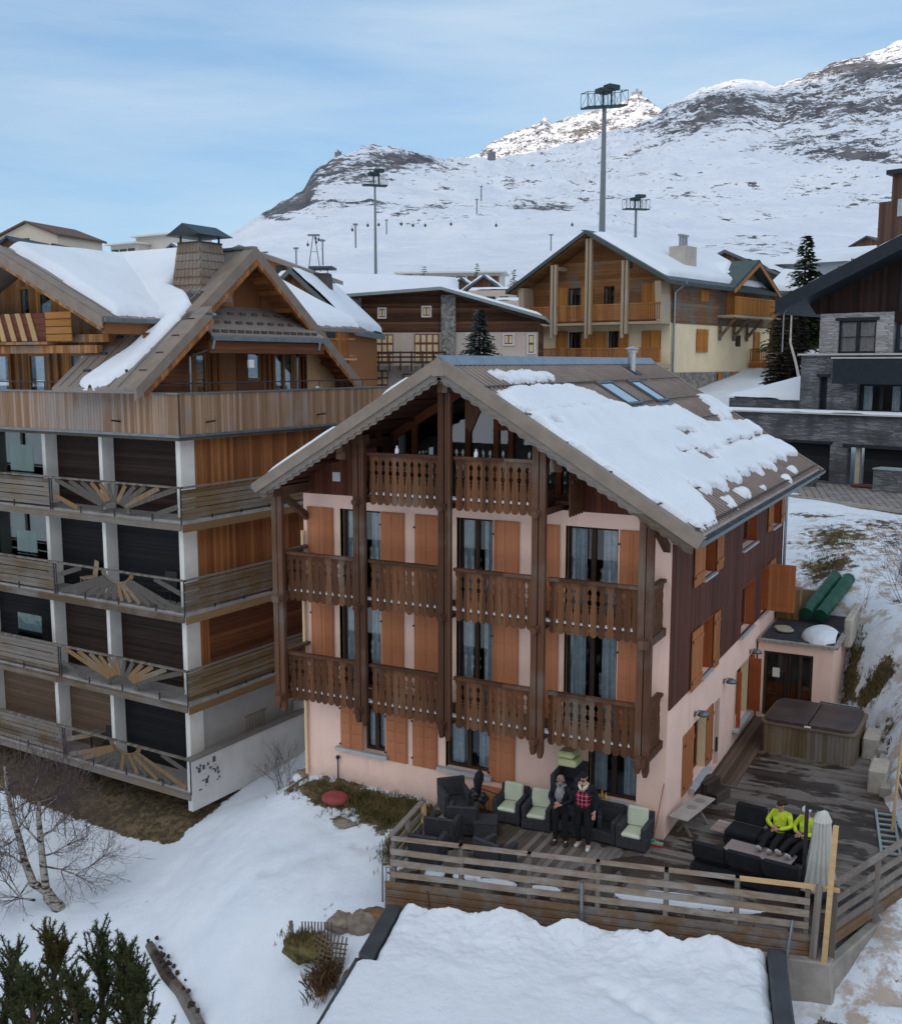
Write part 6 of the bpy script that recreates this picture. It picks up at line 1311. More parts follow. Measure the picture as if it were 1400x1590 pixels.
dkt = thing('deck', 'grey timber terrace with wet patches round the chalet corner', 'deck', (10, -1, DK))
fA = Vector((5.42,-4.66,0)); fB = Vector((14.15,-2.6,0)); fd = (fB-fA).normalized(); fn = Vector((fd.y,-fd.x,0))
m = MB(); m.prism([(5.42,-4.66,DK-.05),(10.1,-3.5,DK-.05),(10.1,-.02,DK-.05),(4.75,-.02,DK-.05),(5.0,-2.8,DK-.05)], (0,0,.05)); m.build('front_boards', deckmat('deck_boards_lengthways', 'x', 'y'), dkt)
m = MB(); m.prism([(10.1,-3.5,DK-.05),(14.15,-2.6,DK-.05),(15.35,.6,DK-.05),(15.25,2.6,DK-.05),(14.2,7,DK-.05),(13.5,12.2,DK-.05),(11.0,12.2,DK-.05),(11.0,4.0,DK-.05),(10.19,4.0,DK-.05),(10.19,-.02,DK-.05),(10.1,-.02,DK-.05)], (0,0,.05)); m.build('side_boards', deckmat('deck_boards_crossways', 'y', 'x'), dkt)
m = MB(); m.box(10.2,11.0,4.0,10.0,DK-.05,DK-.004); m.build('strip_boards', wood('brown_strip_boards', (.07,.045,.03), (.14,.10,.07), across='x', width=.14, gap=.06, grain='y'), dkt)
m = MB()
for i in range(26): m.bar(fA+fd*(.2+.33*i)+Vector((0,.1,DK-.15)), fA+fd*(.2+.33*i)+Vector((0,1.3,DK-.15)), .06, .18)
m.build('joist', TIMB, dkt)
FENW = wood('weathered_fence_boards', (.15,.105,.07), (.32,.245,.18), across='z', width=3, gap=0, grain='x', grey=.35, greyc=(.26,.235,.21), patch=1.5)
FENB = wood('rusty_brown_skirt_boards', (.14,.08,.04), (.33,.22,.12), across='z', width=.16, gap=.03, grain='x', grey=.55, patch=1.6)
NEWW = wood('fresh_pine_board', (.42,.26,.12), (.58,.40,.22), across='z', width=3, gap=0, grain='x')
POSTF = wood('grey_fence_post', (.14,.12,.10), (.30,.26,.22), across='x', width=3, gap=0, grey=.3)
fe = thing('deck_fence', 'weathered horizontal board fence along the front of the deck', 'fence', (9.8,-3.6,DK))
FL = (fB-fA).length
def F(t, off=0., z=0.): p = fA+fd*(t*FL)+fn*off; return Vector((p.x, p.y, z))
TP = [.012,.18,.345,.505,.66,.815,.965]
for t in TP: m = MB(); m.bar(F(t,-.02,-4.1), F(t,-.02,-2.52), .09, .09, (1,0,0)); m.build('post', POSTF, fe)
rg = random.Random(2)
for (a, b_) in zip(TP[:-1], TP[1:]):
    top = a < .8
    for z0, z1 in ((-2.86,-2.73),(-3.12,-2.98),(-3.38,-3.25)):
        j = rg.uniform(-.01,.01); m = MB(); m.bar(F(a-.006,.05+j,(z0+z1)/2+j), F(b_+.004,.05+j,(z0+z1)/2-j), .03, z1-z0); m.build('board', FENW, fe)
    m = MB(); m.bar(F(a-.005,.02,-2.50), F(b_+.004,.02,-2.50), .13, .05); o = m.build('top_rail', FENW if top else NEWW, fe)
    if not top: o['label'] = 'bright new pine rail'
m = MB(); m.bar(F(.965,.02,-2.51), F(1.03,.02,-2.52), .12, .05); m.build('top_rail', NEWW, fe)
for z in (-3.58,-3.76,-3.94,-4.12): m = MB(); m.bar(F(-.01,.03,z), F(.99,.03,z), .04, .16); m.build('skirt_board', FENB, fe)
fe2 = thing('deck_fence', 'short board fence at the deck corner beside the grass, seen end on', 'fence', (5.1,-3.6,DK)); c0, c1 = Vector((5.42,-4.66,0)), Vector((5.15,-2.7,0))
for z, w_, h in ((-2.5,.12,.05),(-2.8,.03,.13),(-3.06,.03,.13),(-3.32,.03,.13)): m = MB(); m.bar(c0+Vector((0,.05,z)), c1+Vector((0,0,z)), w_, h, (0,0,1)); m.build('board', POSTF, fe2)
for c in (c1, (c0+c1)/2): m = MB(); m.bar(c+Vector((.05,0,-4.2)), c+Vector((.05,0,-2.53)), .09, .09, (1,0,0)); m.build('post', NEWW if c is c1 else POSTF, fe2)
fe3 = thing('deck_fence', 'slanting side fence of grey boards on the right edge of the deck', 'fence', (14.8,-.6,DK))
c0, c1, c2, c3 = Vector((14.3,-2.5,0)), Vector((15.55,.7,0)), Vector((15.35,2.9,0)), Vector((14.9,4.9,0))
for p0, p1 in ((c0,c1),(c1,c2),(c2,c3)):
    for z, w_, h in ((-2.45,.12,.06),(-2.8,.035,.14),(-3.1,.035,.14),(-3.38,.035,.14),(-3.62,.06,.22)):
        m = MB(); m.bar(p0+Vector((0,0,z)), p1+Vector((0,0,z)), w_, h); m.build('board', POSTF if z > -3.5 else FENB, fe3)
    for k in (0., .5): c = p0+(p1-p0)*k; m = MB(); m.bar(c+Vector((.03,0,-4.6)), c+Vector((.03,0,-2.5)), .10, .10, (1,0,0)); m.build('post', POSTF, fe3)
m = MB(); m.bar((14.22,-2.78,-4.1), (14.3,-2.72,-1.15), .10, .10, (1,0,0)); tag(m.build('timber_pole', NEWW), 'tall pale timber pole standing up at the front right corner of the deck', 'pole')
m = MB(); m.bar((14.0,-2.72,-4.0), (14.05,-2.68,-2.45), .13, .13, (1,0,0)); tag(m.build('corner_post', POSTF), 'thick grey post beside the tall pale pole at the deck corner', 'post')
p = onz(1384,1290,-3.3); m = MB(); m.tube([p, p+Vector((.1,.3,2.7))], .035, 8); tag(m.build('timber_pole', NEWW), 'thin upright pole in the snow at the right edge of the picture', 'pole')
CONC = plain('stained_concrete', (.27,.25,.22), .95, .25, 1.4, bs=.5); CONCB = plain('pale_concrete_block', (.40,.37,.31), .95, .18, 2., bs=.4)
m = MB(); m.hexa([(12.6,-3.12,-5.4),(14.5,-2.9,-5.4),(14.6,-2.2,-5.4),(12.6,-2.4,-5.4),(12.5,-3.15,-4.0),(14.35,-2.82,-3.95),(14.4,-2.2,-3.95),(12.5,-2.4,-4.0)]); m.prism([(14.36,-2.8,-4.0),(14.36,-2.8,-5.4),(15.6,.6,-4.6),(15.6,.6,-3.75)], (-.2,.1,0)); tag(m.build('retaining_wall', CONC, bevel=.03), 'stained concrete footing under the right front corner of the deck', 'wall')
for i, (px, py) in enumerate([(1352,1155),(1362,1205)]):
    p = onz(px, py, -3.2); m = MB(); m.box(p.x-.2,p.x+.25,p.y-.55,p.y+.45,-3.7,-2.85); tag(m.build('concrete_block', CONCB, bevel=.04), ('pale concrete block edging the deck next to the hot tub', 'pale concrete block edging the deck, the one nearer the ladder')[i], 'block')
m = MB()
for k in range(9): y = 5.4+k*.8; x = 14.55-.13*(y-5.4); m.box(x-.12,x+.15,y-.38,y+.36,-3.9,-3.25+.1*rg.random()+.07*k)
tag(m.build('kerb_wall', CONC, bevel=.02), 'low rough concrete kerb wall along the right side of the deck', 'wall')
# ---- foreground roof with snow
E2 = Vector((.243,-.970,0)); RA = Vector((5.72,-4.72,0)); RD = Vector((13.15,-2.92,0))
gr_ = thing('garage', 'snow covered flat roofed outbuilding below the deck in the foreground', 'outbuilding', (9.4,-8,-8))
def rq(u, v, z): p = RA+(RD-RA)*u+E2*v; return Vector((p.x, p.y, z))
m = MB(); m.hexa([rq(0,.05,-8), rq(0,9,-8), rq(1,9,-8), rq(1,.05,-8), rq(0,.05,-4.22), rq(0,9,-4.22), rq(1,9,-4.22), rq(1,.05,-4.22)]); m.build('wall', CONC, gr_)
m = MB(); m.hexa([rq(-.02,0,-4.22), rq(-.02,9.1,-4.22), rq(1.02,9.1,-4.22), rq(1.02,0,-4.22), rq(-.02,0,-4.08), rq(-.02,9.1,-4.08), rq(1.02,9.1,-4.08), rq(1.02,0,-4.08)]); m.build('roof', plain('dark_membrane', (.03,.033,.037), .8, .2, 2), gr_)
FLSH = plain('dark_grey_flashing', (.045,.052,.058), .55, .2, 2)
m = MB(); m.hexa([rq(-.035,.1,-4.15), rq(.008,.1,-4.15), rq(.008,2.25,-4.15), rq(-.035,2.05,-4.15), rq(-.035,.1,-3.93), rq(.008,.1,-3.93), rq(.008,2.25,-3.93), rq(-.035,2.05,-3.93)]); m.build('edge_flashing', FLSH, gr_, bevel=.02)
m = MB(); m.hexa([rq(-.045,2.0,-4.2), rq(-.035,2.0,-4.2), rq(-.035,9,-4.2), rq(-.045,9,-4.2), rq(-.045,2.0,-4.07), rq(-.035,2.0,-4.07), rq(-.035,9,-4.07), rq(-.045,9,-4.07)]); m.build('edge_flashing', FLSH, gr_)
m = MB(); m.hexa([rq(1.0,.05,-4.2), rq(1.045,.05,-4.2), rq(1.045,9,-4.2), rq(1.0,9,-4.2), rq(1.0,.05,-3.82), rq(1.045,.05,-3.82), rq(1.045,9,-3.82), rq(1.0,9,-3.82)]); m.build('edge_flashing', FLSH, gr_, bevel=.04)
U, V = np.meshgrid(np.linspace(-.034,.998,300), np.linspace(0,9,280)); V = V**1.25/9**.25-.02
PX3 = RA.x+(RD.x-RA.x)*U+E2.x*V; PY3 = RA.y+(RD.y-RA.y)*U+E2.y*V; LU = (RD-RA).length
nearf = np.exp(-(V/.55)**2); lump = fbm(PX3*1.1, PY3*1.1, 5, 12, .55)
dE = np.minimum(np.where(V < 2.2, (U-.012)*LU, (U+.034)*LU), (.998-U)*LU)+.05*fbm(PX3*3, PY3*3, 3, 7); dF = V-.02+.28*fbm(PX3*1.5, PX3*0+5, 3, 4)-.02
# the snow is heaped against the fence, with melted notches
dF = dF-.25*np.exp(-((U-.42)/.035)**2)-.2*np.exp(-((U-.77)/.03)**2)
dd = np.minimum(dE, dF); th_ = np.clip(dd/.16, 0, 1)**.5*(.16+.02*V*0)
H3 = th_+nearf*(.26+.75*lump)*np.clip(dd/.2, 0, 1)+.24*fbm(PX3*2.2, PY3*2.2, 5, 3)*np.exp(-(V/2.2)**2)+.07*fbm(PX3*.6, PY3*.6, 3, 9)*np.clip(dd/.3, 0, 1)+.012*fbm(PX3*8, PY3*8, 3, 19)
foot = sum(.07*np.exp(-(((PX3-cx)**2+(PY3-cy)**2)/.03)) for cx, cy in [(10.6+.23*k+.1*(k % 2), -5.6-.1*k) for k in range(8)])
sheet('roof_snow', PX3, PY3, -4.08+np.where(dd > 0, H3-foot, -.03), snowmat('foreground_snow', (.68,.73,.78), .12, .45, 1.4), gr_, mask=dd > 0)
def steel(pts, r, label, nm='steel_rod', mat=STEEL, grp=None, cat='rod'): m = MB(); m.tube(pts, r, 6); return tag(m.build(nm, mat), label, cat, grp)
for i, (dx, h) in enumerate([(0,.95),(.14,.8),(.24,.62),(.3,.75)]):
    p = onz(594+i*6, 1400, -4.1); steel([p, p+Vector((.0,0,h))], .022 if i == 0 else .014, ('tallest and thickest steel rod at the end of the dark roof edge','second tallest steel rod at the end of the dark roof edge','second shortest steel rod at the end of the dark roof edge','rightmost steel rod, almost touching the fence corner')[i], grp='reinforcing rods')
p = F(.47,.12,0); steel([Vector((p.x,p.y,-4.3)), Vector((p.x,p.y,-2.95))], .035, 'galvanised upright pipe in front of the middle of the fence', 'steel_post', cat='post')
steel([F(.935,.12,-3.2), F(.915,.35,-4.6)], .032, 'galvanised pipe propped at a slant against the right end of the fence', 'steel_prop', cat='post')
for i, (px, py, h, lean) in enumerate([(667,1408,.35,-.05),(745,1408,.3,0),(818,1398,.28,0),(1058,1438,.3,.02)]):
    p = onz(px, py, -3.95); steel([p, p+Vector((lean,0,h))], .014, ('leftmost short dark stake in the snow below the fence','short stake in the snow below the fence, second from the left','short stake in the snow left of the upright steel pipe','short dark stake in the snow right of the upright steel pipe')[i], 'stake', plain('dark_stake', (.05,.035,.025), .9, .2, 4), grp='stakes in the snow', cat='stake')
def dtwig(p, pts): m = MB(); m.tube([p+Vector(q) for q in pts], [.012]*(len(pts)-1)+[.004], 5); return m
p = onz(765,1472,-3.95); m = MB(); m.tube([p+Vector((0,0,-.1)), p+Vector((.2,.15,.05)), p+Vector((.42,.35,.12))], [.012,.008,.003], 5); m.tube([p+Vector((.2,.15,.05)), p+Vector((.3,.4,.1))], [.006,.002], 5); tag(m.build('twig', plain('twig_bark', (.09,.065,.05), .9, .2, 4)), 'bare twig lying on the foreground snow', 'twig')
# rocks, log, wattle fence
ROCKM = plain('brown_grey_rock', (.20,.165,.13), .9, .35, 1.8, bs=.7); MOSS = plain('moss_and_dead_grass', (.10,.085,.03), .95, .6, 4, bs=.9)
def rock(c, r, seed, label, mat=ROCKM, nm='boulder'):
    bm = __import__('bmesh').new(); import bmesh; bmesh.ops.create_icosphere(bm, subdivisions=4, radius=1.)
    rs = random.Random(seed); o3 = Vector((rs.random()*50, rs.random()*50, rs.random()*50)); from mathutils import noise as mn
    for v in bm.verts:
        d = v.co.copy(); k = 1+.35*mn.noise(d*1.1+o3)+.16*mn.noise(d*2.7+o3)+.06*mn.noise(d*7+o3); cell = mn.cell(d*1.6+o3)*.10; v.co = Vector((d.x*r[0], d.y*r[1], d.z*r[2]))*(k+cell)
    me = bpy.data.meshes.new(nm); bm.to_mesh(me); bm.free(); me.materials.append(mat); me.shade_smooth(); o = bpy.data.objects.new(nm, me); COL.objects.link(o); o.location = c; WORLD[o.name] = Matrix.Translation(Vector(c)); return tag(o, label, 'rock')
rock((4.95,-5.0,-4.55), (.42,.30,.36), 1, 'squared grey boulder, largest of the rocks beside the dark roof edge')
rock((4.45,-5.05,-4.55), (.36,.26,.24), 2, 'brown slanting rock left of the squared boulder')
rock((5.35,-4.85,-4.25), (.45,.22,.14), 3, 'flat rusty brown rock under the fence corner by the steel rods', plain('rusty_earth', (.16,.09,.05), .95, .35, 2, bs=.6))
rock((2.36,-1.75,-4.02), (.30,.20,.13), 4, 'tan rock in the snow in front of the grass strip')
rock((3.5,-1.75,-4.08), (.20,.14,.10), 5, 'small brown rock next to the grass by the deck corner')
rk1 = rock((-.55,.35,-4.35), (.32,.35,.16), 6, 'lower flat stone stacked at the left corner of the pink wall'); rk2 = rock((-.5,.6,-4.05), (.30,.30,.13), 7, 'middle flat stone stacked at the left corner of the pink wall')
for i, (x, y, z, s_) in enumerate(((-.55,.45,-4.12,.28),(-.45,.95,-3.72,.28))): m = MB(); m.blob((x,y,z), (s_,s_,.13), 12, 8, .06); m.build('snow_cap', SNOWB, (rk1, rk2)[i], smooth=True)
rock((-.42,.95,-3.85), (.26,.26,.11), 17, 'topmost flat stone stacked at the left corner of the pink wall')
m = MB(); m.blob((1.5,-.9,-3.83), (.40,.33,.17), 24, 12); tag(m.build('sledge', plain('dusty_red_plastic', (.25,.045,.045), .6, .15, 3), smooth=True), 'upturned dusty red plastic dish sledge on the grass by the pink wall', 'sledge')
LOGM = wood('dark_rotten_timber', (.035,.027,.02), (.13,.10,.08), across='x', width=4, gap=0, grain='y', grey=.3)
lg = MB(); pts = [(-1.35,-5.0,-6.55),(-.75,-5.35,-6.65),(-.1,-5.75,-6.75),(.7,-6.15,-6.82),(1.9,-6.9,-6.95)]
pts = [(x, y, gzf(x, y)+.12) for x, y, z in pts]
lg.tube([(x, y, z-.04) for x, y, z in pts], [.12,.14,.15,.15,.15], 6); lo = lg.build('log', LOGM); tag(lo, 'dark half buried timber beam sloping through the snow', 'log')
rs = random.Random(11); m = MB()
for i in range(26):
    t = rs.random()*3.9; k = int(t); a, b_ = Vector(pts[k]), Vector(pts[k+1]); p = a+(b_-a)*(t-k); m.blob((p.x+rs.uniform(-.1,.18), p.y+rs.uniform(-.05,.15), p.z+.12), (.03+.035*rs.random(),)*3, 6, 4, .4, rs)
m.each('loose_bark', plain('dark_bark', (.045,.035,.028), .95, .4, 5), lo)
# grass hummock as many blades
def tufts(name, pts, mat, h=.16, n=9, seed=0, spread=.06, label=None, cat='grass', kind='stuff', lean=.7):
    rs = random.Random(seed); m = MB()
    for p in pts:
        for _ in range(n):
            a = rs.random()*6.28; hh = h*(.5+rs.random()*.8); l = lean*rs.random(); x, y, z = p[0]+rs.uniform(-spread, spread), p[1]+rs.uniform(-spread, spread), p[2]-.02
            dx, dy = math.cos(a), math.sin(a); w_ = .007; e = (x+dx*hh*l, y+dy*hh*l, z+hh); mid = (x+dx*hh*l*.4, y+dy*hh*l*.4, z+hh*.6)
            m.add([(x-dy*w_, y+dx*w_, z), (x+dy*w_, y-dx*w_, z), (mid[0]+dy*w_*.7, mid[1]-dx*w_*.7, mid[2]), e, (mid[0]-dy*w_*.7, mid[1]+dx*w_*.7, mid[2])], [(0,1,2,3,4)])
    o = m.build(name, mat); tag(o, label, cat, kind=kind); return o
DRYG = plain('dead_grass_blades', (.19,.145,.06), .95, .4, 3, bs=0); GRNG = plain('olive_grass_blades', (.07,.075,.02), .95, .5, 3, bs=0)
rs = random.Random(4); L1, L2 = [], []
gx = np.array([[rs.gauss(0,1), rs.gauss(0,1)] for _ in range(5200)])
cen = [(1.4,-.6,1.3,.4),(3.4,-.8,1.3,.5),(4.4,-1.7,.5,.8),(11.2,17.6,.7,1.1),(12.85,12.2,.25,1.0),(13.7,10.9,.45,.5),(10.9,21.3,.9,1.6)]
allp = []
for i in range(5200): c = cen[i % 7 if i % 3 == 0 else i % 3]; allp.append((c[0]+gx[i,0]*c[2]*.55, c[1]+gx[i,1]*c[3]*.6))
ap_ = np.array(allp); zz = gz(ap_[:,0], ap_[:,1]); PT = [(x, y, z) for (x, y), z in zip(allp, zz) if not (0 < x < 10.2 and y > -.06) and not (x > 4.75 and y > -4.6 and y < 4)]
tufts('grass', PT[::2], DRYG, .15, 5, 1, .08, 'dead straw coloured grass on the bare patches'); tufts('grass', PT[1::2], GRNG, .12, 5, 2, .08, 'olive green grass on the bare patches')
rk = rock((4.0,-5.75,-4.95), (.52,.30,.30), 9, 'mossy hummock breaking through the snow beside the wattle fence', MOSS, 'moss_hummock'); rk['category'] = 'hummock'
tufts('grass', [(4.0+rs.gauss(0,.25), -5.75+rs.gauss(0,.15), -4.68-.1*rs.random()) for _ in range(260)], DRYG, .14, 6, 3, .05, 'dry grass on the mossy hummock')
WAT = plain('grey_brown_sticks', (.13,.095,.065), .9, .35, 4)
wf = thing('wattle_fence', 'collapsed wattle fence of woven sticks between hummock and roof edge', 'fence', (4.6,-6.2,-5.3))
m = MB()
for i in range(15): z = -4.55-.085*i; y = -5.75-.035*i; m.tube([(4.25-.03*i*rs.random(),y,z+.04*rs.random()),(4.6,y-.06,z-.03),(5.05,y-.02,z+.05*rs.random())], .017, 5)
m.build('woven_sticks', WAT, wf)
m = MB()
for i in range(7): x = 4.4+.1*i; m.tube([(x,-5.72,-4.4),(x+.03,-6.3,-5.85)], .018, 5)
m.build('uprights', WAT, wf)
m = MB()
for i in range(10): x = 3.75+.085*i; m.tube([(x,-5.6,-4.85),(x-.03,-5.55,-4.45+.02*i)], .018, 5)
m.build('palings', WAT, wf)
m = MB(); m.tube([(3.62,-5.75,-5.0),(3.52,-5.7,-4.42)], .045, 7); tag(m.build('stake', POSTF), 'thick grey stake leaning beside the mossy hummock', 'stake')
tufts('dead_weeds', [(4.75+rs.gauss(0,.12), -6.2+rs.gauss(0,.25), -5.5+rs.random()*.5) for _ in range(120)], plain('rusty_weeds', (.13,.075,.035), .95, .4, 4, bs=0), .28, 8, 6, .07, 'rusty dead weeds tangled in the wattle fence', 'weeds')
# boards at the lower right
m = MB()
for i in range(9): p0 = onz(1212, 1545+i*9, -5.6); m.bar(p0+Vector((0,0,0)), p0+Vector((.8,.22,0)), .12, .03)
tag(m.build('boardwalk', FENW), 'strip of grey boardwalk beside the garage at the lower right', 'boardwalk')
p = onz(1322,1578,-5.3); m = MB(); m.box(p.x-.25,p.x+.2,p.y-.7,p.y+.15,-5.55,-5.22); tag(m.build('timber_box', wood('rotting_brown_boards', (.06,.04,.025), (.19,.13,.08), across='x', width=.1, gap=.06, grain='y'), bevel=.01), 'rotting brown board lid half buried in dirty snow at the bottom right', 'box')
# ================================================================== terrace furniture
WICK = plain('charcoal_wicker', (.035,.037,.042), .75, .25, 14, bs=.4); GCU = plain('pale_green_cushion', (.54,.58,.44), .9, .05, 3, bs=.2); GCU2 = plain('yellow_green_cushion', (.50,.54,.28), .9, .06, 3, bs=.2)
def roundbox(m, x0, x1, y0, y1, z0, z1): m.box(x0, x1, y0, y1, z0, z1)
def armchair(label, cushion=True):
    o = thing('armchair', label, 'armchair', (0,0,0), 0, 'wicker armchairs on the deck')
    m = MB(); m.box(-.36,.36,-.34,.34,.03,.30); m.build('seat', WICK, o, bevel=.015)
    for s_ in (-1,1): m = MB(); m.box(min(s_*.36,s_*.24),max(s_*.36,s_*.24),-.36,.36,.302,.60); m.build('armrest', WICK, o, bevel=.02)
    m = MB(); m.hexa([(-.36,.25,.302),(.36,.25,.302),(.36,.36,.302),(-.36,.36,.302),(-.36,.30,.76),(.36,.30,.76),(.36,.40,.76),(-.36,.40,.76)]); m.build('backrest', WICK, o, bevel=.02)
    for x in (-.3,.3):
        for y in (-.28,.28): m = MB(); m.box(x-.03,x+.03,y-.03,y+.03,0,.03); m.build('leg', BLK, o)
    if cushion:
        m = MB(); m.box(-.235,.235,-.36,.24,.305,.41); m.build('seat_cushion', GCU, o, bevel=.035); m = MB(); m.hexa([(-.25,.12,.412),(.25,.12,.412),(.25,.24,.412),(-.25,.24,.412),(-.25,.19,.86),(.25,.19,.86),(.25,.30,.86),(-.25,.30,.86)]); m.build('back_cushion', GCU, o, bevel=.035)
    return o
g0 = armchair('wicker armchair with pale green cushions under the broad ground floor window'); a0 = armchair('empty black wicker armchair turned sideways beside the grass', False)
def put(o, x, y, z, rz): o.location = (x, y, z); o.rotation_euler = (0,0,rz); WORLD[o.name] = Matrix.Translation(Vector((x,y,z))) @ Matrix.Rotation(rz, 4, 'Z')
put(g0, 6.5, -.62, DK, .06)
dup(g0, (7.28,-.66,DK), .12, 'wicker armchair with pale green cushions immediately left of the tall stack of chairs')
dup(g0, (9.66,-.60,DK), .0, 'wicker armchair with pale green cushions nearest the pink corner and the broom')
put(a0, 5.05, -.85, DK, .75)
dup(a0, (8.93,-.55,DK), -.02, 'empty charcoal armchair between the standing men and the last green chair')
dup(a0, (5.75,-1.75,DK), 3.5, 'empty charcoal armchair seen from behind, in front of the tripod')
dup(a0, (5.62,-2.55,DK), 3.35, 'empty charcoal armchair seen from behind, second of the pair near the short side fence')
dup(a0, (5.75,-3.5,DK), 3.3, 'empty charcoal armchair tucked in the left front corner of the fence')
dup(a0, (7.25,-3.1,DK), 2.9, 'empty charcoal armchair alone behind the middle of the front fence')
dup(a0, (8.45,-.5,DK), .3, 'charcoal armchair half hidden behind the standing men')
for k in range(3): dup(a0, (7.95,-.45,DK+.001+k*.42), .05, ('bottom','middle','top')[k]+' charcoal armchair of the tall stack behind the bald man')
m = MB(); m.box(7.72,8.2,-.68,-.2,DK+1.62,DK+1.80); t1 = m.build('cushion', GCU2, bevel=.04); tag(t1, 'lower folded green cushion on top of the stack of chairs', 'cushion')
m = MB(); m.box(7.70,8.12,-.64,-.18,DK+1.803,DK+1.97); t1 = m.build('cushion', GCU2, bevel=.05); tag(t1, 'upper green cushion crowning the stack of chairs', 'cushion')
o = thing('side_table', 'square charcoal wicker side table next to the tripod', 'table', (6.35,-1.75,DK), .4); m = MB(WORLD[o.name]); m.box(-.28,.28,-.28,.28,.02,.40); m.build('body', WICK, o, bevel=.015)
m = MB(WORLD[o.name]); m.box(-.29,.29,-.29,.29,.401,.43); m.build('table_top', WICK, o)
m = MB(); m.box(5.35,6.05,-.42,-.05,DK,DK+.48); tag(m.build('storage_box', SHUT, bevel=.01), 'orange wooden box against the wall behind the tripod', 'box')
# camera tripod with black hood
o = thing('tripod', 'black covered camera on a tripod standing in front of the orange box', 'tripod', (5.75,-.95,DK)); M = WORLD[o.name]
for a in (0.3, 2.4, 4.5): m = MB(M); m.tube([(math.cos(a)*.34,math.sin(a)*.34,0),(0,0,.62)], .022, 6); m.build('leg', BLK, o)
m = MB(M); rs = random.Random(9)
for i in range(14): m.blob((rs.uniform(-.16,.16),rs.uniform(-.14,.14),.45+rs.random()*.25), (.09,.09,.08), 7, 5, .4, rs)
m.build('equipment_bag', BLK, o, smooth=True)
m = MB(M); m.tube([(0,0,.62),(0,0,.85),(.02,0,1.0),(.06,-.02,1.15),(.07,-.03,1.24)], [.08,.10,.13,.11,.05], 10); m.build('hood', plain('black_cloth', (.012,.012,.014), .9, .3, 6), o, smooth=True)
m = MB(M); m.tube([(.05,0,.78),(.55,.0,.72)], .018, 6); m.build('pan_handle', BLK, o)
# sofas
DSF = plain('black_outdoor_cushion', (.010,.011,.014), .9, .3, 5); TEAK = wood('pinkish_slatted_table', (.30,.23,.20), (.46,.37,.33), across='y', width=.07, gap=.14, grain='x'); TEAKT = plain('taupe_table_top', (.26,.215,.20), .7, .08, 2)
def sofa(label, loc, rz, n, w=.78):
    o = thing('sofa', label, 'sofa', loc, rz); M = WORLD[o.name]; L0 = n*w
    m = MB(M); m.box(0,L0,-.38,.40,.08,.26); m.build('frame', DSF, o)
    for i in range(n):
        m = MB(M); m.box(i*w+.01,(i+1)*w-.01,-.40,.22,.262,.42); m.build('seat_cushion', DSF, o, bevel=.04)
        m = MB(M); m.hexa([(i*w+.02,.20,.40),((i+1)*w-.02,.20,.40),((i+1)*w-.02,.36,.40),(i*w+.02,.36,.40),(i*w+.02,.34,.82),((i+1)*w-.02,.34,.82),((i+1)*w-.02,.48,.82),(i*w+.02,.48,.82)]); m.build('back_cushion', DSF, o, bevel=.04)
    for x in (.05,L0-.05):
        for y in (-.33,.35): m = MB(M); m.box(x-.03,x+.03,y-.03,y+.03,0,.08); m.build('leg', BLK, o)
    m = MB(M); m.box(-.36,-.02,-.3,.3,.27,.31); m.build('side_table', TEAK, o); return o
sofa('black cushioned sofa facing the viewer with two people in yellow jackets', (11.55,.72,DK), -.12, 3)
sofa('black cushioned sofa seen from behind, next to the front fence', (13.55,-1.25,DK), math.pi-.12+.02, 3)
o = thing('coffee_table', 'long low taupe table between the two black sofas', 'table', (12.45,-.35,DK), -.12); M = WORLD[o.name]; m = MB(M); m.box(-.75,.75,-.33,.33,.30,.34); m.build('table_top', TEAKT, o, bevel=.008)
for x in (-.68,.68):
    for y in (-.27,.27): m = MB(M); m.box(x-.03,x+.03,y-.03,y+.03,0,.30); m.build('leg', BLK, o)
# parasol
o = thing('parasol', 'closed off white cantilever parasol beside the sofas', 'parasol', (13.85,-1.15,DK)); M = WORLD[o.name]
PCL = plain('off_white_parasol_cloth', (.50,.50,.46), .85, .08, 2); m = MB(M); n = 28; vs = []; zs = [1.95,1.90,1.70,1.72,1.2,.6,.28,.26]; rr0 = [.02,.10,.17,.14,.17,.24,.29,.27]
for j, (z, r) in enumerate(zip(zs, rr0)):
    for i in range(n): a = 6.283*i/n; k = 1+(.28 if i % 2 else -.12)*min(1, j/3) if True else 1; vs.append((math.cos(a)*r*k, math.sin(a)*r*k, z+(.04*math.sin(i*1.7) if j > 5 else 0)))
m.add(vs, [(j*n+i, j*n+(i+1) % n, (j+1)*n+(i+1) % n, (j+1)*n+i) for j in range(len(zs)-1) for i in range(n)]); m.build('canopy', PCL, o)
m = MB(M); m.tube([(0,0,.02),(0,0,1.98)], .025, 8); m.build('inner_pole', BLK, o)
m = MB(M); m.bar((-.30,-.12,0), (-.30,-.12,2.05), .09, .07, (1,0,0)); m.bar((-.30,-.12,2.0), (.0,0,1.96), .06, .08); m.build('mast', BLK, o)
m = MB(M); m.box(-.75,.25,-.17,-.07,0,.05); m.box(-.35,-.25,-.65,.35,.051,.10); m.build('base', BLK, o)
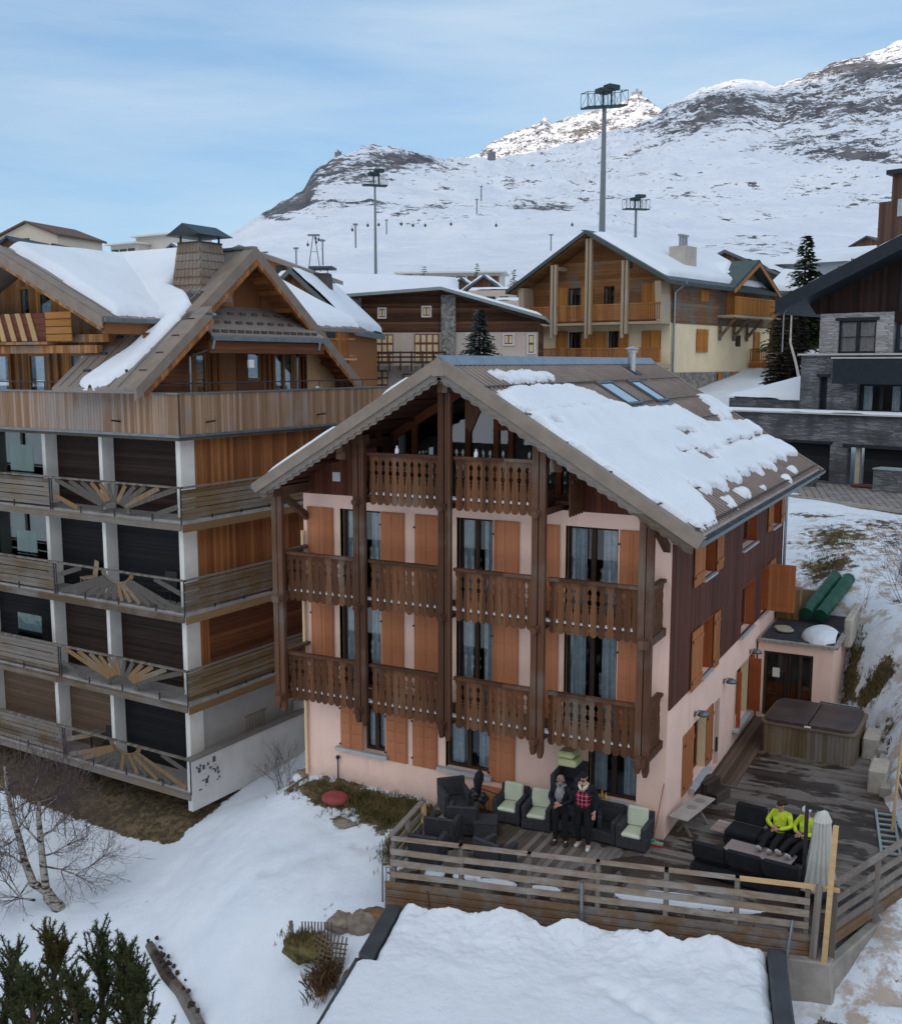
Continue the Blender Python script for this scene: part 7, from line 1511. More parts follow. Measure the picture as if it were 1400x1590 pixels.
# hot tub
o = thing('hot_tub', 'square timber sided hot tub under a folded brown cover', 'hot tub', (12.35,8.0,DK), -.04); M = WORLD[o.name]
TUBW = wood('greenish_vertical_tub_boards', (.12,.085,.045), (.27,.20,.11), across='x', width=.11, gap=.05, grain='z', grey=.25)
def rpoly(hx, hy, r, z, n=5): return [(sx*(hx-r)+r*math.cos(a), sy*(hy-r)+r*math.sin(a), z) for sx, sy, a0 in ((1,1,0),(-1,1,90),(-1,-1,180),(1,-1,270)) for a in [math.radians(a0+90*i/n) for i in range(n+1)]]
m = MB(M); m.prism(rpoly(1.28,1.12,.22,0), (0,0,.86)); m.build('timber_side', TUBW, o)
m = MB(M); m.prism(rpoly(1.33,1.17,.25,.862), (0,0,.05)); m.build('rim', plain('brown_rim', (.15,.11,.08), .6, .1, 3), o)
COV = plain('dark_brown_vinyl', (.070,.050,.045), .45, .25, 1.2, bs=.1)
for sx in (-1,1):
    m = MB(M); pl = [(x, y) for x, y, z in rpoly(1.22,1.08,.25,0)]; pl = [(max(.015, x) if sx > 0 else min(-.015, x), y) for x, y in pl]
    m.hexa; m.prism([(x, y, .915) for x, y in pl], (0,0,.10)); o2 = m.build('cover_half', COV, o, bevel=.03)
m = MB(M); m.box(-.09,.09,-1.15,-1.06,.93,.96); m.build('lock', WHITE, o)
m = MB(M); m.box(-1.0,-.2,1.2,1.55,.55,.78); m.build('step', plain('pale_blue_grey_step', (.30,.34,.36), .7, .1, 2), o); m = MB(M); m.box(-.1,1.0,1.25,1.5,.9,.94); m.tube([(-.1,1.25,.75),(-.1,1.25,1.0),(1.0,1.25,1.0),(1.0,1.25,.75)], .03, 6); m.build('cover_lifter', STEEL, o)
# bench, steps, broom, ladder, green rolls, bits on the annex roof
o = thing('plank_table', 'narrow stone topped bench with two round holes leaning by the side wall', 'bench', (10.62,.95,DK), 1.40); M = WORLD[o.name]; BST = plain('pale_grey_slab_top', (.36,.33,.30), .8, .12, 3)
m = MB(M); m.box(-.85,.75,-.24,.24,.52,.56); tp = m.build('bench_top', BST, o, bevel=.01); m = MB(M)
for x in (.38,-.1): m.tube([(x,0,.5605),(x,0,.563)], .13, 16)
m.each('round_insert', plain('greyer_insert', (.25,.22,.20), .8, .1, 3), tp)
for x in (-.5,.4): m = MB(M); m.bar((x,-.2,0), (x,.16,.5), .06, .06, (1,0,0)); m.bar((x+.07,.2,0), (x+.07,-.16,.5), .06, .06, (1,0,0)); m.build('crossed_legs', POSTF, o)
o = thing('wooden_steps', 'small two tread set of dark wooden steps below the side window', 'steps', (10.60,3.0,DK), 1.3); M = WORLD[o.name]; DKS = wood('dark_slatted_steps', (.04,.028,.022), (.12,.09,.075), across='y', width=.07, gap=.12, grain='x')
m = MB(M); m.box(-.35,.35,-.02,.28,0,.42); m.box(-.35,.35,-.32,-.021,0,.22); m.build('body', DKS, o); m = MB(M); m.box(-.37,.37,-.03,.3,.421,.45); m.build('tread', DKS, o); m = MB(M); m.box(-.37,.37,-.34,-.03,.221,.25); m.build('tread', DKS, o)
o = thing('broom', 'broom with red and green head leaning on the pink corner', 'broom', (10.05,-.45,DK)); M = WORLD[o.name]; m = MB(M); m.tube([(0,0,.1),(.12,.38,1.42)], .013, 6); m.build('handle', plain('reddish_stick', (.35,.14,.08), .7, .1, 3), o); m = MB(M); m.box(-.24,.24,-.04,.04,.07,.12); m.build('head', plain('grey_green_head', (.3,.36,.3), .7, .1, 3), o); m = MB(M); m.box(-.05,.05,-.045,.045,.121,.17); m.build('socket', plain('bright_green_plastic', (.02,.35,.18), .5, .05, 3), o); m = MB(M); m.box(-.22,.22,-.03,.03,0,.07); m.build('bristles', plain('red_bristles', (.45,.03,.03), .8, .1, 6), o)
for i, (x, c, lab, r) in enumerate(((8.42,(.02,.25,.10),'dark green bottle on the window sill behind the man in the plaid vest',.045),(8.50,(.03,.30,.12),'second green bottle on the window sill, beside the amber one',.04),(8.66,(.55,.28,.05),'amber bottle with gold neck on the window sill',.04),(8.76,(.60,.40,.16),'short honey coloured jar at the end of the bottles on the sill',.045))):
    z = -2.718; m = MB(); h = .2 if i < 3 else .13; m.tube([(x,-.08,z),(x,-.08,z+h*.6),(x,-.08,z+h*.8),(x,-.08,z+h+.04)], [r,r,.018,.016], 10); tag(m.build('bottle', plain('bottle_%d' % i, c, .2, .05, 3), smooth=True), lab, 'bottle')
o = thing('ladder', 'short grey metal ladder lying along the right deck fence', 'ladder', (14.85,2.7,DK), 1.72); M = WORLD[o.name]
for y in (-.2,.2): m = MB(M); m.box(-1.3,1.3,y-.03,y+.03,.02,.10); m.build('stile', plain('pale_green_grey_metal', (.32,.38,.37), .45, .1, 3, metal=.3), o)
for i in range(8): m = MB(M); m.box(-1.15+.32*i-.04,-1.15+.32*i+.04,-.17,.17,.05,.08); m.build('rung', plain('pale_green_grey_metal', (.32,.38,.37), .45, .1, 3, metal=.3), o)
GRL = plain('dark_green_plastic', (.012,.075,.04), .45, .2, 1.5)
for i, (a, b_) in enumerate((((11.25,12.7,-.60),(11.75,15.7,.15)),((11.72,12.65,-.60),(12.2,15.6,.15)))):
    m = MB(); A_, B_ = Vector(a), Vector(b_); m.tube([A_+(B_-A_)*(k/12) for k in range(13)], [.22+.012*math.sin(k*2.1) for k in range(13)], 18); m.tube([B_, B_+(B_-A_).normalized()*.25], .05, 8); tag(m.build('netting_roll', GRL, smooth=False), ('left' if i == 0 else 'right')+' of two dark green rolls leaning behind the annex roof', 'roll')
m = MB(); m.box(10.5,11.9,14.45,14.6,-1.3,-.15); tag(m.build('panel', plain('olive_yellow_panel', (.24,.20,.10), .9, .12, 1.5)), 'olive yellow panel behind the annex roof', 'panel')
m = MB(); m.box(10.25,11.0,12.9,13.4,-.9,.15); tag(m.build('timber_screen', wood('brown_green_boards', (.13,.07,.03), (.28,.17,.08), across='x', width=.1, gap=.06), bevel=.005), 'small brown board screen under the open orange shutter', 'screen')
m = MB(); m.box(12.55,12.8,11.9,14.6,-1.4,-.45); tag(m.build('low_wall', CONCB, bevel=.05), 'rough pale block wall to the right of the green rolls', 'wall')
for i, (x, y, z) in enumerate(((10.72,11.55,-.905),(10.86,11.15,-.87))): m = MB(); m.tube([(x,y,z),(x,y,z+.06)], .27, 22); tag(m.build('stone_disc', plain('pale_stone_disc', (.40,.35,.27), .9, .1, 3), bevel=.015), ('round pale stone slab on the black annex roof, farther one', 'round pale stone slab on the black annex roof, nearer one')[i], 'slab')
for i, (x, y, w_, l) in enumerate(((6.2,-3.95,.22,.3),(6.9,-3.8,.3,.16),(7.6,-3.75,.45,.16),(8.6,-3.55,.35,.12),(11.0,-2.75,1.0,.32),(12.2,-2.45,.8,.22),(5.35,-3.3,.12,1.0))):
    U, V = np.meshgrid(np.linspace(-1,1,26), np.linspace(-1,1,20)); d = 1-(U**2+V**2)+.9*fbm(U*2+i*7, V*2, 4, i); tag(sheet('snow_patch', x+U*w_, y+V*l+U*w_*.24, DK+np.where(d > 0, .02+.07*np.clip(d, 0, 1)**.5, -.02), SNOWB, mask=d > 0), ('small snow patch at the left end of the deck behind the fence','snow patch between the lone armchair and the fence','narrow snow patch left of the upright steel pipe','narrow snow patch right of the upright steel pipe','largest strip of melting snow behind the fence, near the wet boards','snow strip behind the fence below the black sofa','thin line of snow beside the short side fence')[i], 'snow', 'melting snow on the deck')
# ================================================================== trees and shrubs
def conifer(label, base, H, R, mat, trunkm, seed=0, lev=26, nb=9, droop=.35, start=.08, spray=.22, name='spruce_tree', gaps=.12, cat='tree', group=None, dense=1.):
    rs = random.Random(seed); o = thing(name, label, cat, base, 0, group); M = WORLD[o.name]
    m = MB(M); m.tube([(0,0,-.8),(0,0,H*.5),(0,0,H*.99)], [.05*R+.05,.03*R+.03,.01], 7); m.build('trunk', trunkm, o)
    m = MB()
    vs, fs = [], []
    for l in range(lev):
        f = l/(lev-1); z = H*(start+(1-start)*f); r = R*(1-f)**.85*(.8+.35*rs.random())+.03
        for k in range(max(3, int(nb*(1-.5*f)))):
            if rs.random() < gaps: continue
            a = rs.random()*6.283; rr_ = r*(.65+.45*rs.random()); n = max(2, int(rr_/spray*1.6*dense))
            for i in range(n):
                t = (i+.6)/n; x = rr_*t; dz = -droop*rr_*t*t+.10*rr_*t
                for s_ in (-1, 1, 0):
                    aa = a+s_*(.35+.5*rs.random()); sz = spray*(1.15-.5*t)*(.7+.6*rs.random())
                    cx, cy, cz = x*math.cos(a), x*math.sin(a), z+dz
                    ex, ey, ez = cx+sz*math.cos(aa), cy+sz*math.sin(aa), cz+sz*rs.uniform(-.45,.15)
                    px_, py_ = -math.sin(aa)*sz*.33, math.cos(aa)*sz*.33; q = len(vs)
                    vs += [(cx,cy,cz),(cx*.5+ex*.5+px_,cy*.5+ey*.5+py_,cz*.5+ez*.5-.04*sz),(ex,ey,ez),(cx*.5+ex*.5-px_,cy*.5+ey*.5-py_,cz*.5+ez*.5+.12*sz)]; fs.append((q,q+1,q+2,q+3))
    m = MB(M); m.add(vs, fs); m.build('crown', mat, o); return o
def leafm(name, c1, c2):
    m, t, b = newmat(name, .8, .15); g = nd(t, 'ShaderNodeNewGeometry'); v = coords(t); n = noise(t, v, 1.5, 4)
    t.links.new(mixc(t, math_(t, 'MULTIPLY_ADD', smooth(t, n, .3, .7), .5, math_(t, 'MULTIPLY', g.outputs['Random Per Island'], .5)), c1, c2), b.inputs['Base Color']); return m
NDL = leafm('dark_green_needles', (.018,.030,.012), (.070,.085,.028)); NDB = leafm('blue_spruce_needles', (.035,.055,.050), (.12,.155,.145)); NDO = leafm('olive_needles', (.035,.038,.010), (.13,.11,.035)); BRK = plain('brown_bark', (.07,.05,.035), .95, .3, 4)
b_ = dep(744,575,66); conifer('blue grey spruce behind the ridge of the pink chalet', (b_.x,b_.y,6.0), 10.9-6.0, 2.1, NDB, BRK, 1, 34, 18, .25, .0, .34, gaps=.05)
b_ = dep(1247,470,85); conifer('ragged dark spruce between timber chalet and black roof', (b_.x,b_.y,b_.z-4.), 9.2, 3.3, NDL, BRK, 2, 36, 18, .22, .05, .48, gaps=.05)
b_ = dep(797,455,140); conifer('small distant conifer left of the timber chalet roof', (b_.x,b_.y,b_.z-1), 4.0, 1.5, NDL, BRK, 3, 18, 8, .3, .0, .3)
b_ = dep(658,438,215); conifer('tiny dark conifer beside the long flat apartment block', (b_.x,b_.y,b_.z-2), 5, 2, NDL, BRK, 4, 12, 7, .3, .0, .5)
b_ = dep(740,432,225); conifer('tiny spiky conifer beyond the second snowy gable', (b_.x,b_.y,b_.z-2), 5, 1.4, NDL, BRK, 14, 12, 7, .3, .0, .5)
for i, (px, py, H, R) in enumerate([(1205,600,6.5,1.6),(1222,600,7.2,1.7),(1238,598,6.2,1.5),(1212,605,4.6,1.6)]):
    b_ = dep(px, py, 72+i*1.5); conifer(('dark conifer against the rear corner of the timber chalet','taller dark conifer in the middle of the gap beside the stone house','dark conifer nearest the stone house under the black eave','lowest dark conifer in front of the gap between the houses')[i], (b_.x,b_.y,b_.z-1.5), H, R, leafm('brown_green_needles', (.025,.022,.015), (.075,.06,.04)), BRK, 20+i, 26, 18, .3, .0, .42, gaps=.05)
# bare branching
def branches(m, p, d, L, r, depth, rs, up=.15, spread=.55, kids_=3, seg=4, minr=.003, kink=.16):
    pts = [Vector(p)]; rad = [r]; d = Vector(d).normalized(); ch_ = []
    for i in range(seg):
        d = (d+Vector((rs.uniform(-1,1),rs.uniform(-1,1),rs.uniform(-1,1)))*kink+Vector((0,0,up*.3))).normalized(); pts.append(pts[-1]+d*(L/seg)); rad.append(max(minr, r*(1-.75*(i+1)/seg)))
        if depth > 0:
            for _ in range(kids_ if i else 1):
                if rs.random() < .75: ch_.append((pts[-1], d.copy(), rad[-1]))
    m.tube(pts, rad, 6 if r > .03 else (4 if r > .008 else 3), cap=False)
    for (q, dd, rr_) in ch_:
        nd_ = (dd+Vector((rs.uniform(-1,1),rs.uniform(-1,1),rs.uniform(-.8,1)))*spread*1.5).normalized(); branches(m, q, nd_, L*rs.uniform(.42,.68), max(minr, rr_*.55), depth-1, rs, up, spread, kids_, max(2, seg-1), minr, kink)
def birchm():
    m, t, b = newmat('birch_bark', .8, .2); v = coords(t, (1,1,3.)); n = noise(t, v, 3.2, 5, .7); t.links.new(mixc(t, smooth(t, n, .50, .58), (.30,.27,.235), (.04,.032,.028)), b.inputs['Base Color']); return m
BIR = birchm(); TWG = plain('purple_brown_twigs', (.085,.060,.058), .9, .3, 5, bs=0)
bz = onz(88,1412,-7.25); o = thing('birch_tree', 'bare two stemmed birch leaning in the snow at the left', 'tree', bz); M = WORLD[o.name]
def bp(px, py, off=0.): q = dep(px, py, (bz-CAMP).dot(FW)+off); return M.inverted() @ q
m = MB(M)
tr1 = [bp(92,1412), bp(75,1385,.1), bp(52,1372,.1), bp(38,1335,.2), bp(30,1300,.2), bp(18,1262,.2), bp(12,1225,.2), bp(8,1190,.3)]; tr2 = [bp(88,1410), bp(74,1395), bp(68,1350), bp(64,1310), bp(60,1265), bp(62,1240)]
m.tube(tr1, [.15,.13,.12,.10,.085,.07,.06,.04], 10); m.tube(tr2, [.13,.11,.10,.085,.07,.04], 10); m.tube([bp(97,1418), bp(90,1405,-.05), bp(84,1398)], [.17,.16,.10], 10); m.build('trunk', BIR, o, smooth=True)
m = MB(M); rs = random.Random(8)
limbs = [([(62,1300),(80,1290),(100,1272),(118,1256)],.045),([(66,1330),(82,1325),(105,1312),(135,1285)],.03),([(68,1345),(95,1350),(118,1358),(140,1345),(160,1330)],.03),([(28,1300),(15,1310),(-10,1300),(-40,1290)],.04),([(40,1345),(20,1330),(0,1325),(-25,1330)],.03),([(45,1370),(30,1392),(10,1370),(0,1350)],.035),([(55,1398),(35,1395),(20,1370)],.04),([(30,1285),(45,1262),(48,1235),(60,1205)],.03),([(60,1270),(75,1250),(90,1238),(98,1215)],.03),([(14,1230),(-5,1215),(-20,1190)],.03),([(20,1260),(40,1245),(70,1243),(90,1236)],.03),([(64,1310),(45,1290),(35,1262),(25,1240)],.03)]
tw = MB(M)
for pts, r in limbs:
    q = [bp(px, py, rs.uniform(-.5,.5)*k/len(pts)) for k, (px, py) in enumerate(pts)]; m.tube(q, [r*(1-.7*i/(len(q)-1)) for i in range(len(q))], 7)
    for i in range(1, len(q)):
        for _ in range(6): branches(tw, q[i], (q[i]-q[i-1]).normalized()+Vector((rs.uniform(-.8,.8),rs.uniform(-.8,.8),rs.uniform(-.7,.9))), rs.uniform(.45,.95), .010, 2, rs, .1, .6, 2, 4, .0032)
for i in range(3, 8):
    for _ in range(3): branches(tw, tr1[i], Vector((rs.uniform(-1,1),rs.uniform(-1,1),rs.uniform(0,1))), rs.uniform(.5,.9), .010, 2, rs, .1, .6, 2, 4, .0032)
m.build('limb', BIR, o, smooth=True); tw.build('twigs', TWG, o)
def shrub(label, base, H, n, seed, mat=TWG, spread=.5, up=.2, depth=2, name='bare_shrub', r=.012, group=None):
    rs = random.Random(seed); m = MB()
    for i in range(n): a = rs.random()*6.28; branches(m, Vector(base)+Vector((math.cos(a),math.sin(a),0))*rs.random()*.2*H, (math.cos(a)*spread*rs.random(), math.sin(a)*spread*rs.random(), 1), H*rs.uniform(.6,1.), r, depth, rs, up, .5, 2, 4, .0035)
    return tag(m.build(name, mat), label, 'shrub', group)
p = gpt(1395,940); shrub('tangle of purple bare twigs on the snowy bank at the right edge', (p.x+.4,p.y,p.z-.1), 1.9, 16, 3, plain('purple_twigs', (.10,.055,.075), .9, .2, 4, bs=0), 1.3, .0, 3)
p = gpt(1399,875); shrub('smaller purple bare bush higher up at the right edge', (p.x+.5,p.y,p.z-.1), 1.3, 10, 4, plain('purple_twigs', (.10,.055,.075), .9, .2, 4, bs=0), 1.2, .0, 3)
p = gpt(1330,955); shrub('single long bare cane arching over the snow bank', (p.x,p.y,p.z-.05), 1.2, 2, 6, TWG, 1.3, -.1, 1)
shrub('low bare bush beside the stacked stones at the left wall corner', (-1.3,.6,-4.75), 1.0, 10, 7, TWG, .6, .2, 2)
for i, (px, py, z, H) in enumerate([(30,1262,-6.1,2.3),(62,1270,-6.15,2.6),(95,1290,-6.3,2.3),(-5,1270,-6.1,2.4),(125,1300,-6.4,1.5)]):
    p = onz(px, py, z); shrub(('tall bare sapling in front of the lowest balcony, second from the left edge','tall bare sapling right behind the birch crown','tall bare sapling below the left end of the lowest sunburst panel','tall bare sapling cut by the left picture edge','short bare sapling on the brown soil bank')[i], (p.x,p.y,p.z-.1), H, 3, 30+i, TWG, .22, .35, 2, 'sapling', .013)
p = dep(1234,560,66); m = MB(); m.tube([p+Vector((.3,0,-1.2)), p, p+Vector((-.35,0,1.1)), p+Vector((-.35,0,3.0))], [.09,.08,.07,.04], 7); br = m.build('birch_sapling', plain('white_birch_bark', (.5,.45,.4), .8, .2, 3)); tag(br, 'slim leaning white birch stem left of the stone house', 'tree')
# near pines at the lower left: shoots with needle tufts
def pine(label, base, H, R, seed, mat, nsh=26):
    rs = random.Random(seed); o = thing('mountain_pine', label, 'tree', base, 0, 'mountain pines in the lower left corner'); M = WORLD[o.name]
    m = MB(M); m.tube([(0,0,-.5),(.03,0,H*.5),(0,0,H*.93)], [.07,.05,.012], 7); shoots = [(Vector((0,0,H*.55)), Vector((0,0,H)))]
    for i in range(nsh):
        f = rs.random()**.8; z0 = H*(.06+.76*f); a = rs.random()*6.283; r = R*(1-f*.78)*(.45+.6*rs.random()); e = Vector((math.cos(a)*r, math.sin(a)*r, z0+r*.55+.15+.25*rs.random())); s_ = Vector((0,0,z0)); mid = s_*.45+e*.55+Vector((0,0,-.06)); m.tube([s_, mid, e], [.022,.014,.006], 5); shoots += [(s_*.5+mid*.5, mid), (mid, e)]
        for _ in range(3):
            q = mid+(e-mid)*rs.random()*.8; e2 = q+Vector((rs.uniform(-.22,.22), rs.uniform(-.22,.22), .12+.25*rs.random())); m.tube([q, e2], [.009,.004], 4); shoots.append((q, e2))
    m.build('trunk', BRK, o); vs, fs = [], []
    for (p0, p1) in shoots:
        L0 = (p1-p0).length; n = int(L0/.022)+3; d = (p1-p0).normalized()
        for i in range(n):
            c = p0+(p1-p0)*((i+.5)/n)
            for _ in range(5):
                v = (d*rs.uniform(.25,1.)+Vector((rs.uniform(-1,1),rs.uniform(-1,1),rs.uniform(-.6,1)))*.85).normalized()*rs.uniform(.05,.095); w_ = v.cross(Vector((rs.uniform(-1,1),rs.uniform(-1,1),rs.uniform(-1,1)))).normalized()*.0085; q = len(vs); vs += [tuple(c-w_), tuple(c+w_), tuple(c+v)]; fs.append((q,q+1,q+2))
    m = MB(M); m.add(vs, fs); m.build('needles', mat, o)
for i, (px, py, D, H, R, mt, lab) in enumerate([(14,1462,17.4,2.6,.62,NDL,'dark mountain pine cut by the left picture edge'),(78,1425,17.8,3.1,.85,NDO,'broadest and brownest mountain pine, directly below the birch foot'),(150,1428,17.2,2.9,.62,NDL,'slender dark mountain pine with the most pointed top'),(192,1458,16.8,2.6,.58,NDL,'rightmost dark mountain pine of the lower left corner'),(112,1500,16.4,2.3,.6,NDL,'low dark mountain pine filling the gap between the brown and the pointed pine'),(45,1500,16.3,2.2,.6,NDL,'low dark mountain pine between the left edge pine and the brown one'),(215,1512,16.6,1.9,.5,NDL,'lowest mountain pine at the outer right of the pine group')]):
    t = dep(px, py, D); pine(lab, (t.x, t.y, t.z-H), H, R, 50+i, mt, 34 if i != 1 else 44)
# ================================================================== people
SKIN = plain('skin', (.50,.28,.20), .6, .05, 6); SKIN2 = plain('tanned_skin', (.45,.24,.15), .6, .05, 6)
def skel(name, verts, edges, radii, mat, par, M, sub=2, root=0):
    me = bpy.data.meshes.new(name+'_s'); me.from_pydata([tuple(v) for v in verts], edges, []); o = bpy.data.objects.new(name+'_s', me); COL.objects.link(o)
    md = o.modifiers.new('s', 'SKIN'); md.use_smooth_shade = True
    for i, r in enumerate(radii): sv = me.skin_vertices[0].data[i]; sv.radius = (r, r) if not isinstance(r, tuple) else r; sv.use_root = (i == root)
    ss = o.modifiers.new('u', 'SUBSURF'); ss.levels = sub; ss.render_levels = sub
    dg = bpy.context.evaluated_depsgraph_get(); dg.update(); m2 = bpy.data.meshes.new_from_object(o.evaluated_get(dg)); bpy.data.objects.remove(o); m2.name = name; m2.materials.clear(); m2.materials.append(mat); m2.shade_smooth()
    ob = bpy.data.objects.new(name, m2); COL.objects.link(ob); ob.parent = par; CH.setdefault(par.name, []).append(ob); WORLD[ob.name] = WORLD[par.name]; return ob
def person(label, loc, rz, J, jacket, trousers, shoe, hair=None, hat=None, skin=SKIN, scale=1., beard=None, lean=0.):
    """J: joint positions; x to the person's left as seen from the camera, facing -y"""
    o = thing('person', label, 'person', loc, rz); M = WORLD[o.name]; V = {k: Vector(v)*scale for k, v in J.items()}
    names = ['pelvis','spine','chest','neckb','neck','jaw','headm','headt']; P = [V[n] for n in names]; E = [(i, i+1) for i in range(7)]; Rd = [(.14,.11),(.13,.10),(.16,.11),(.07,.06),(.055,.055),(.062,.07),(.078,.09),(.055,.06)]
    def add(p, r, par): P.append(p); Rd.append(r); E.append((par, len(P)-1)); return len(P)-1
    for s_ in 'LR':
        a = add(V['sh'+s_], .055, 2); b_ = add(V['el'+s_], .042, a); c = add(V['wr'+s_], .026, b_); d = V['ha'+s_]; pd = (d-V['wr'+s_]).normalized(); h = add(V['wr'+s_]+pd*.06*scale, (.030,.018), c)
        side = pd.cross(Vector((0,-1,.2))).normalized()
        for k, off in enumerate((-.03,-.01,.01,.03)): f1 = add(V['wr'+s_]+pd*.10*scale+side*off, .009, h); f2 = add(V['wr'+s_]+pd*(.14-.008*abs(k-1.5))*scale+side*off*1.1+Vector((0,-.015,-.01)), .008, f1); add(V['wr'+s_]+pd*(.17-.012*abs(k-1.5))*scale+side*off*1.1+Vector((0,-.035,-.02)), .007, f2)
        t1 = add(V['wr'+s_]+pd*.04*scale+side*(.05 if s_ == 'L' else -.05), .010, h); add(V['wr'+s_]+pd*.085*scale+side*(.065 if s_ == 'L' else -.065), .008, t1)
        a = add(V['hip'+s_], .085, 0); b_ = add(V['kn'+s_], .055, a); c = add(V['an'+s_], .038, b_); add(V['toe'+s_], .035, c)
    Rd = [tuple(x*scale for x in r) if isinstance(r, tuple) else r*scale for r in Rd]
    skel('body', P, E, Rd, skin, o, M)
    # clothing
    P = [V['pelvis']+(V['pelvis']-V['spine'])*.55, V['spine'], V['chest'], V['neckb']+Vector((0,0,.0))]; E = [(0,1),(1,2),(2,3)]; Rd = [(.175,.14),(.165,.125),(.19,.135),(.075,.07)]
    for s_ in 'LR': a = add(V['sh'+s_], .075, 2); b_ = add(V['el'+s_], .060, a); add(V['wr'+s_], .042, b_)
    Rd = [tuple(x*scale for x in r) if isinstance(r, tuple) else r*scale for r in Rd]; skel('jacket', P, E, Rd, jacket, o, M)
    P = [V['pelvis'], V['pelvis']*.3+V['spine']*.7]; E = [(0,1)]; Rd = [(.155,.125),(.15,.12)]
    for s_ in 'LR': a = add(V['hip'+s_], .105, 0); b_ = add(V['kn'+s_], .078, a); add(V['an'+s_], .062, b_)
    Rd = [tuple(x*scale for x in r) if isinstance(r, tuple) else r*scale for r in Rd]; skel('trousers', P, E, Rd, trousers, o, M)
    for s_ in 'LR': m = MB(M); d = V['toe'+s_]-V['an'+s_]; m.tube([V['an'+s_]-d*.25+Vector((0,0,-.02)), V['an'+s_]+d*.3+Vector((0,0,-.03)), V['toe'+s_], V['toe'+s_]+d*.2], [.05,.055,.045,.02], 10); m.build('shoe', shoe, o, smooth=True)
    hd_ = V['headm']; up = (V['headt']-V['neck']).normalized(); fw = Vector(J.get('face', (0,-1,0))).normalized(); sd_ = fw.cross(up)
    m = MB(M)
    for s_ in (-1,1): c = hd_+fw*.088+sd_*s_*.032+up*.012; m.blob(c, (.010,.010,.007), 8, 5)
    m.build('eyes', plain('dark_eyes', (.02,.015,.01), .3, .1, 3), o, smooth=True)
    m = MB(M); m.tube([hd_+fw*.088+up*.01, hd_+fw*.115-up*.022], [.008,.014], 7); m.build('nose', skin, o, smooth=True)
    m = MB(M); m.bar(hd_+fw*.084-up*.055-sd_*.022, hd_+fw*.084-up*.055+sd_*.022, .012, .008); m.build('mouth', plain('lips', (.30,.12,.10), .6, .05, 4), o)
    m = MB(M)
    for s_ in (-1,1): m.blob(hd_+sd_*s_*.082-up*.005, (.018,.022,.028), 7, 5)
    m.build('ear', skin, o, smooth=True)
    def cap(mat, nm, top=.055, r=1.12, low=.0, knit=0.):
        m = MB(M); n = 14; rows = [(low,1.0),(low+.03,1.02),(low+.06,.93),(top+.04,.62),(top+.065,.2)]; vs = []
        for (h, k) in rows:
            for i in range(n): a = 6.283*i/n; vs.append(tuple(hd_+up*h+(sd_*math.cos(a)*.088+fw*math.sin(a)*.098)*k*r-fw*(.008 if nm == 'hair' else 0)))
        m.add(vs, [(j*n+i, j*n+(i+1) % n, (j+1)*n+(i+1) % n, (j+1)*n+i) for j in range(4) for i in range(n)]+[tuple(4*n+i for i in range(n))]); m.build(nm, mat, o, smooth=True)
    if hair: cap(hair, 'hair', .045, .97, .012)
    if hat: cap(hat, 'hat', .075, 1.16, .02)
    if beard: m = MB(M); m.blob(hd_+fw*.055-up*.065, (.055,.045,.04), 10, 7, .1); m.build('beard', beard, o, smooth=True)
    return o, V, M
def stand(dx=0., H=1.78):
    return dict(pelvis=(0,0,.95), spine=(0,0,1.12), chest=(0,0,1.34), neckb=(0,0,1.47), neck=(0,-.01,1.52), jaw=(0,-.03,1.585), headm=(0,-.03,1.655), headt=(0,-.02,1.735),
      shL=(.19,0,1.41), shR=(-.19,0,1.41), hipL=(.095,0,.90), hipR=(-.095,0,.90), knL=(.12,-.02,.50), knR=(-.12,-.02,.50), anL=(.13,.02,.09), anR=(-.13,.02,.09), toeL=(.15,-.14,.04), toeR=(-.15,-.14,.04))
NAVY = plain('black_navy_cloth', (.010,.012,.018), .9, .25, 8); BLKC = plain('black_trouser_cloth', (.009,.009,.011), .9, .25, 8)
def scarfm():
    m, t, b = newmat('black_white_scarf', .9, .1); w_ = nd(t, 'ShaderNodeTexWave'); w_.inputs['Scale'].default_value = 12; w_.inputs['Distortion'].default_value = 9; t.links.new(coords(t), w_.inputs[0]); t.links.new(mixc(t, smooth(t, w_.outputs[0], .45, .6), (.03,.03,.035), (.38,.38,.38)), b.inputs['Base Color']); return m
def plaid():
    m, t, b = newmat('red_plaid_cloth', .9, .1); c = nd(t, 'ShaderNodeTexCoord'); sp = nd(t, 'ShaderNodeSeparateXYZ'); t.links.new(c.outputs['Object'], sp.inputs[0])
    def st(s_, n, wd): return smooth(t, math_(t, 'ABSOLUTE', math_(t, 'SUBTRACT', math_(t, 'FRACT', math_(t, 'MULTIPLY', s_, n)), .5)), .5-wd, .5-wd+.04)
    a = math_(t, 'MAXIMUM', st(sp.outputs[0], 10., .08), st(sp.outputs[2], 10., .08)); d = math_(t, 'MULTIPLY', st(sp.outputs[0], 5., .28), .7); d2 = math_(t, 'MULTIPLY', st(sp.outputs[2], 5., .28), .7)
    col = mixc(t, d, (.30,.018,.035), (.03,.006,.02)); col = mixc(t, d2, col, (.03,.006,.02)); t.links.new(mixc(t, a, col, (.50,.20,.24)), b.inputs['Base Color']); return m
J = stand(); J.update(elL=(.27,-.03,1.16), wrL=(.06,-.20,1.08), haL=(-.03,-.24,1.07), elR=(-.27,-.03,1.16), wrR=(-.08,-.20,1.10), haR=(.0,-.24,1.12), face=(.1,-1,-.35), jaw=(.0,-.05,1.575), headm=(.0,-.06,1.64), headt=(.0,-.04,1.72))
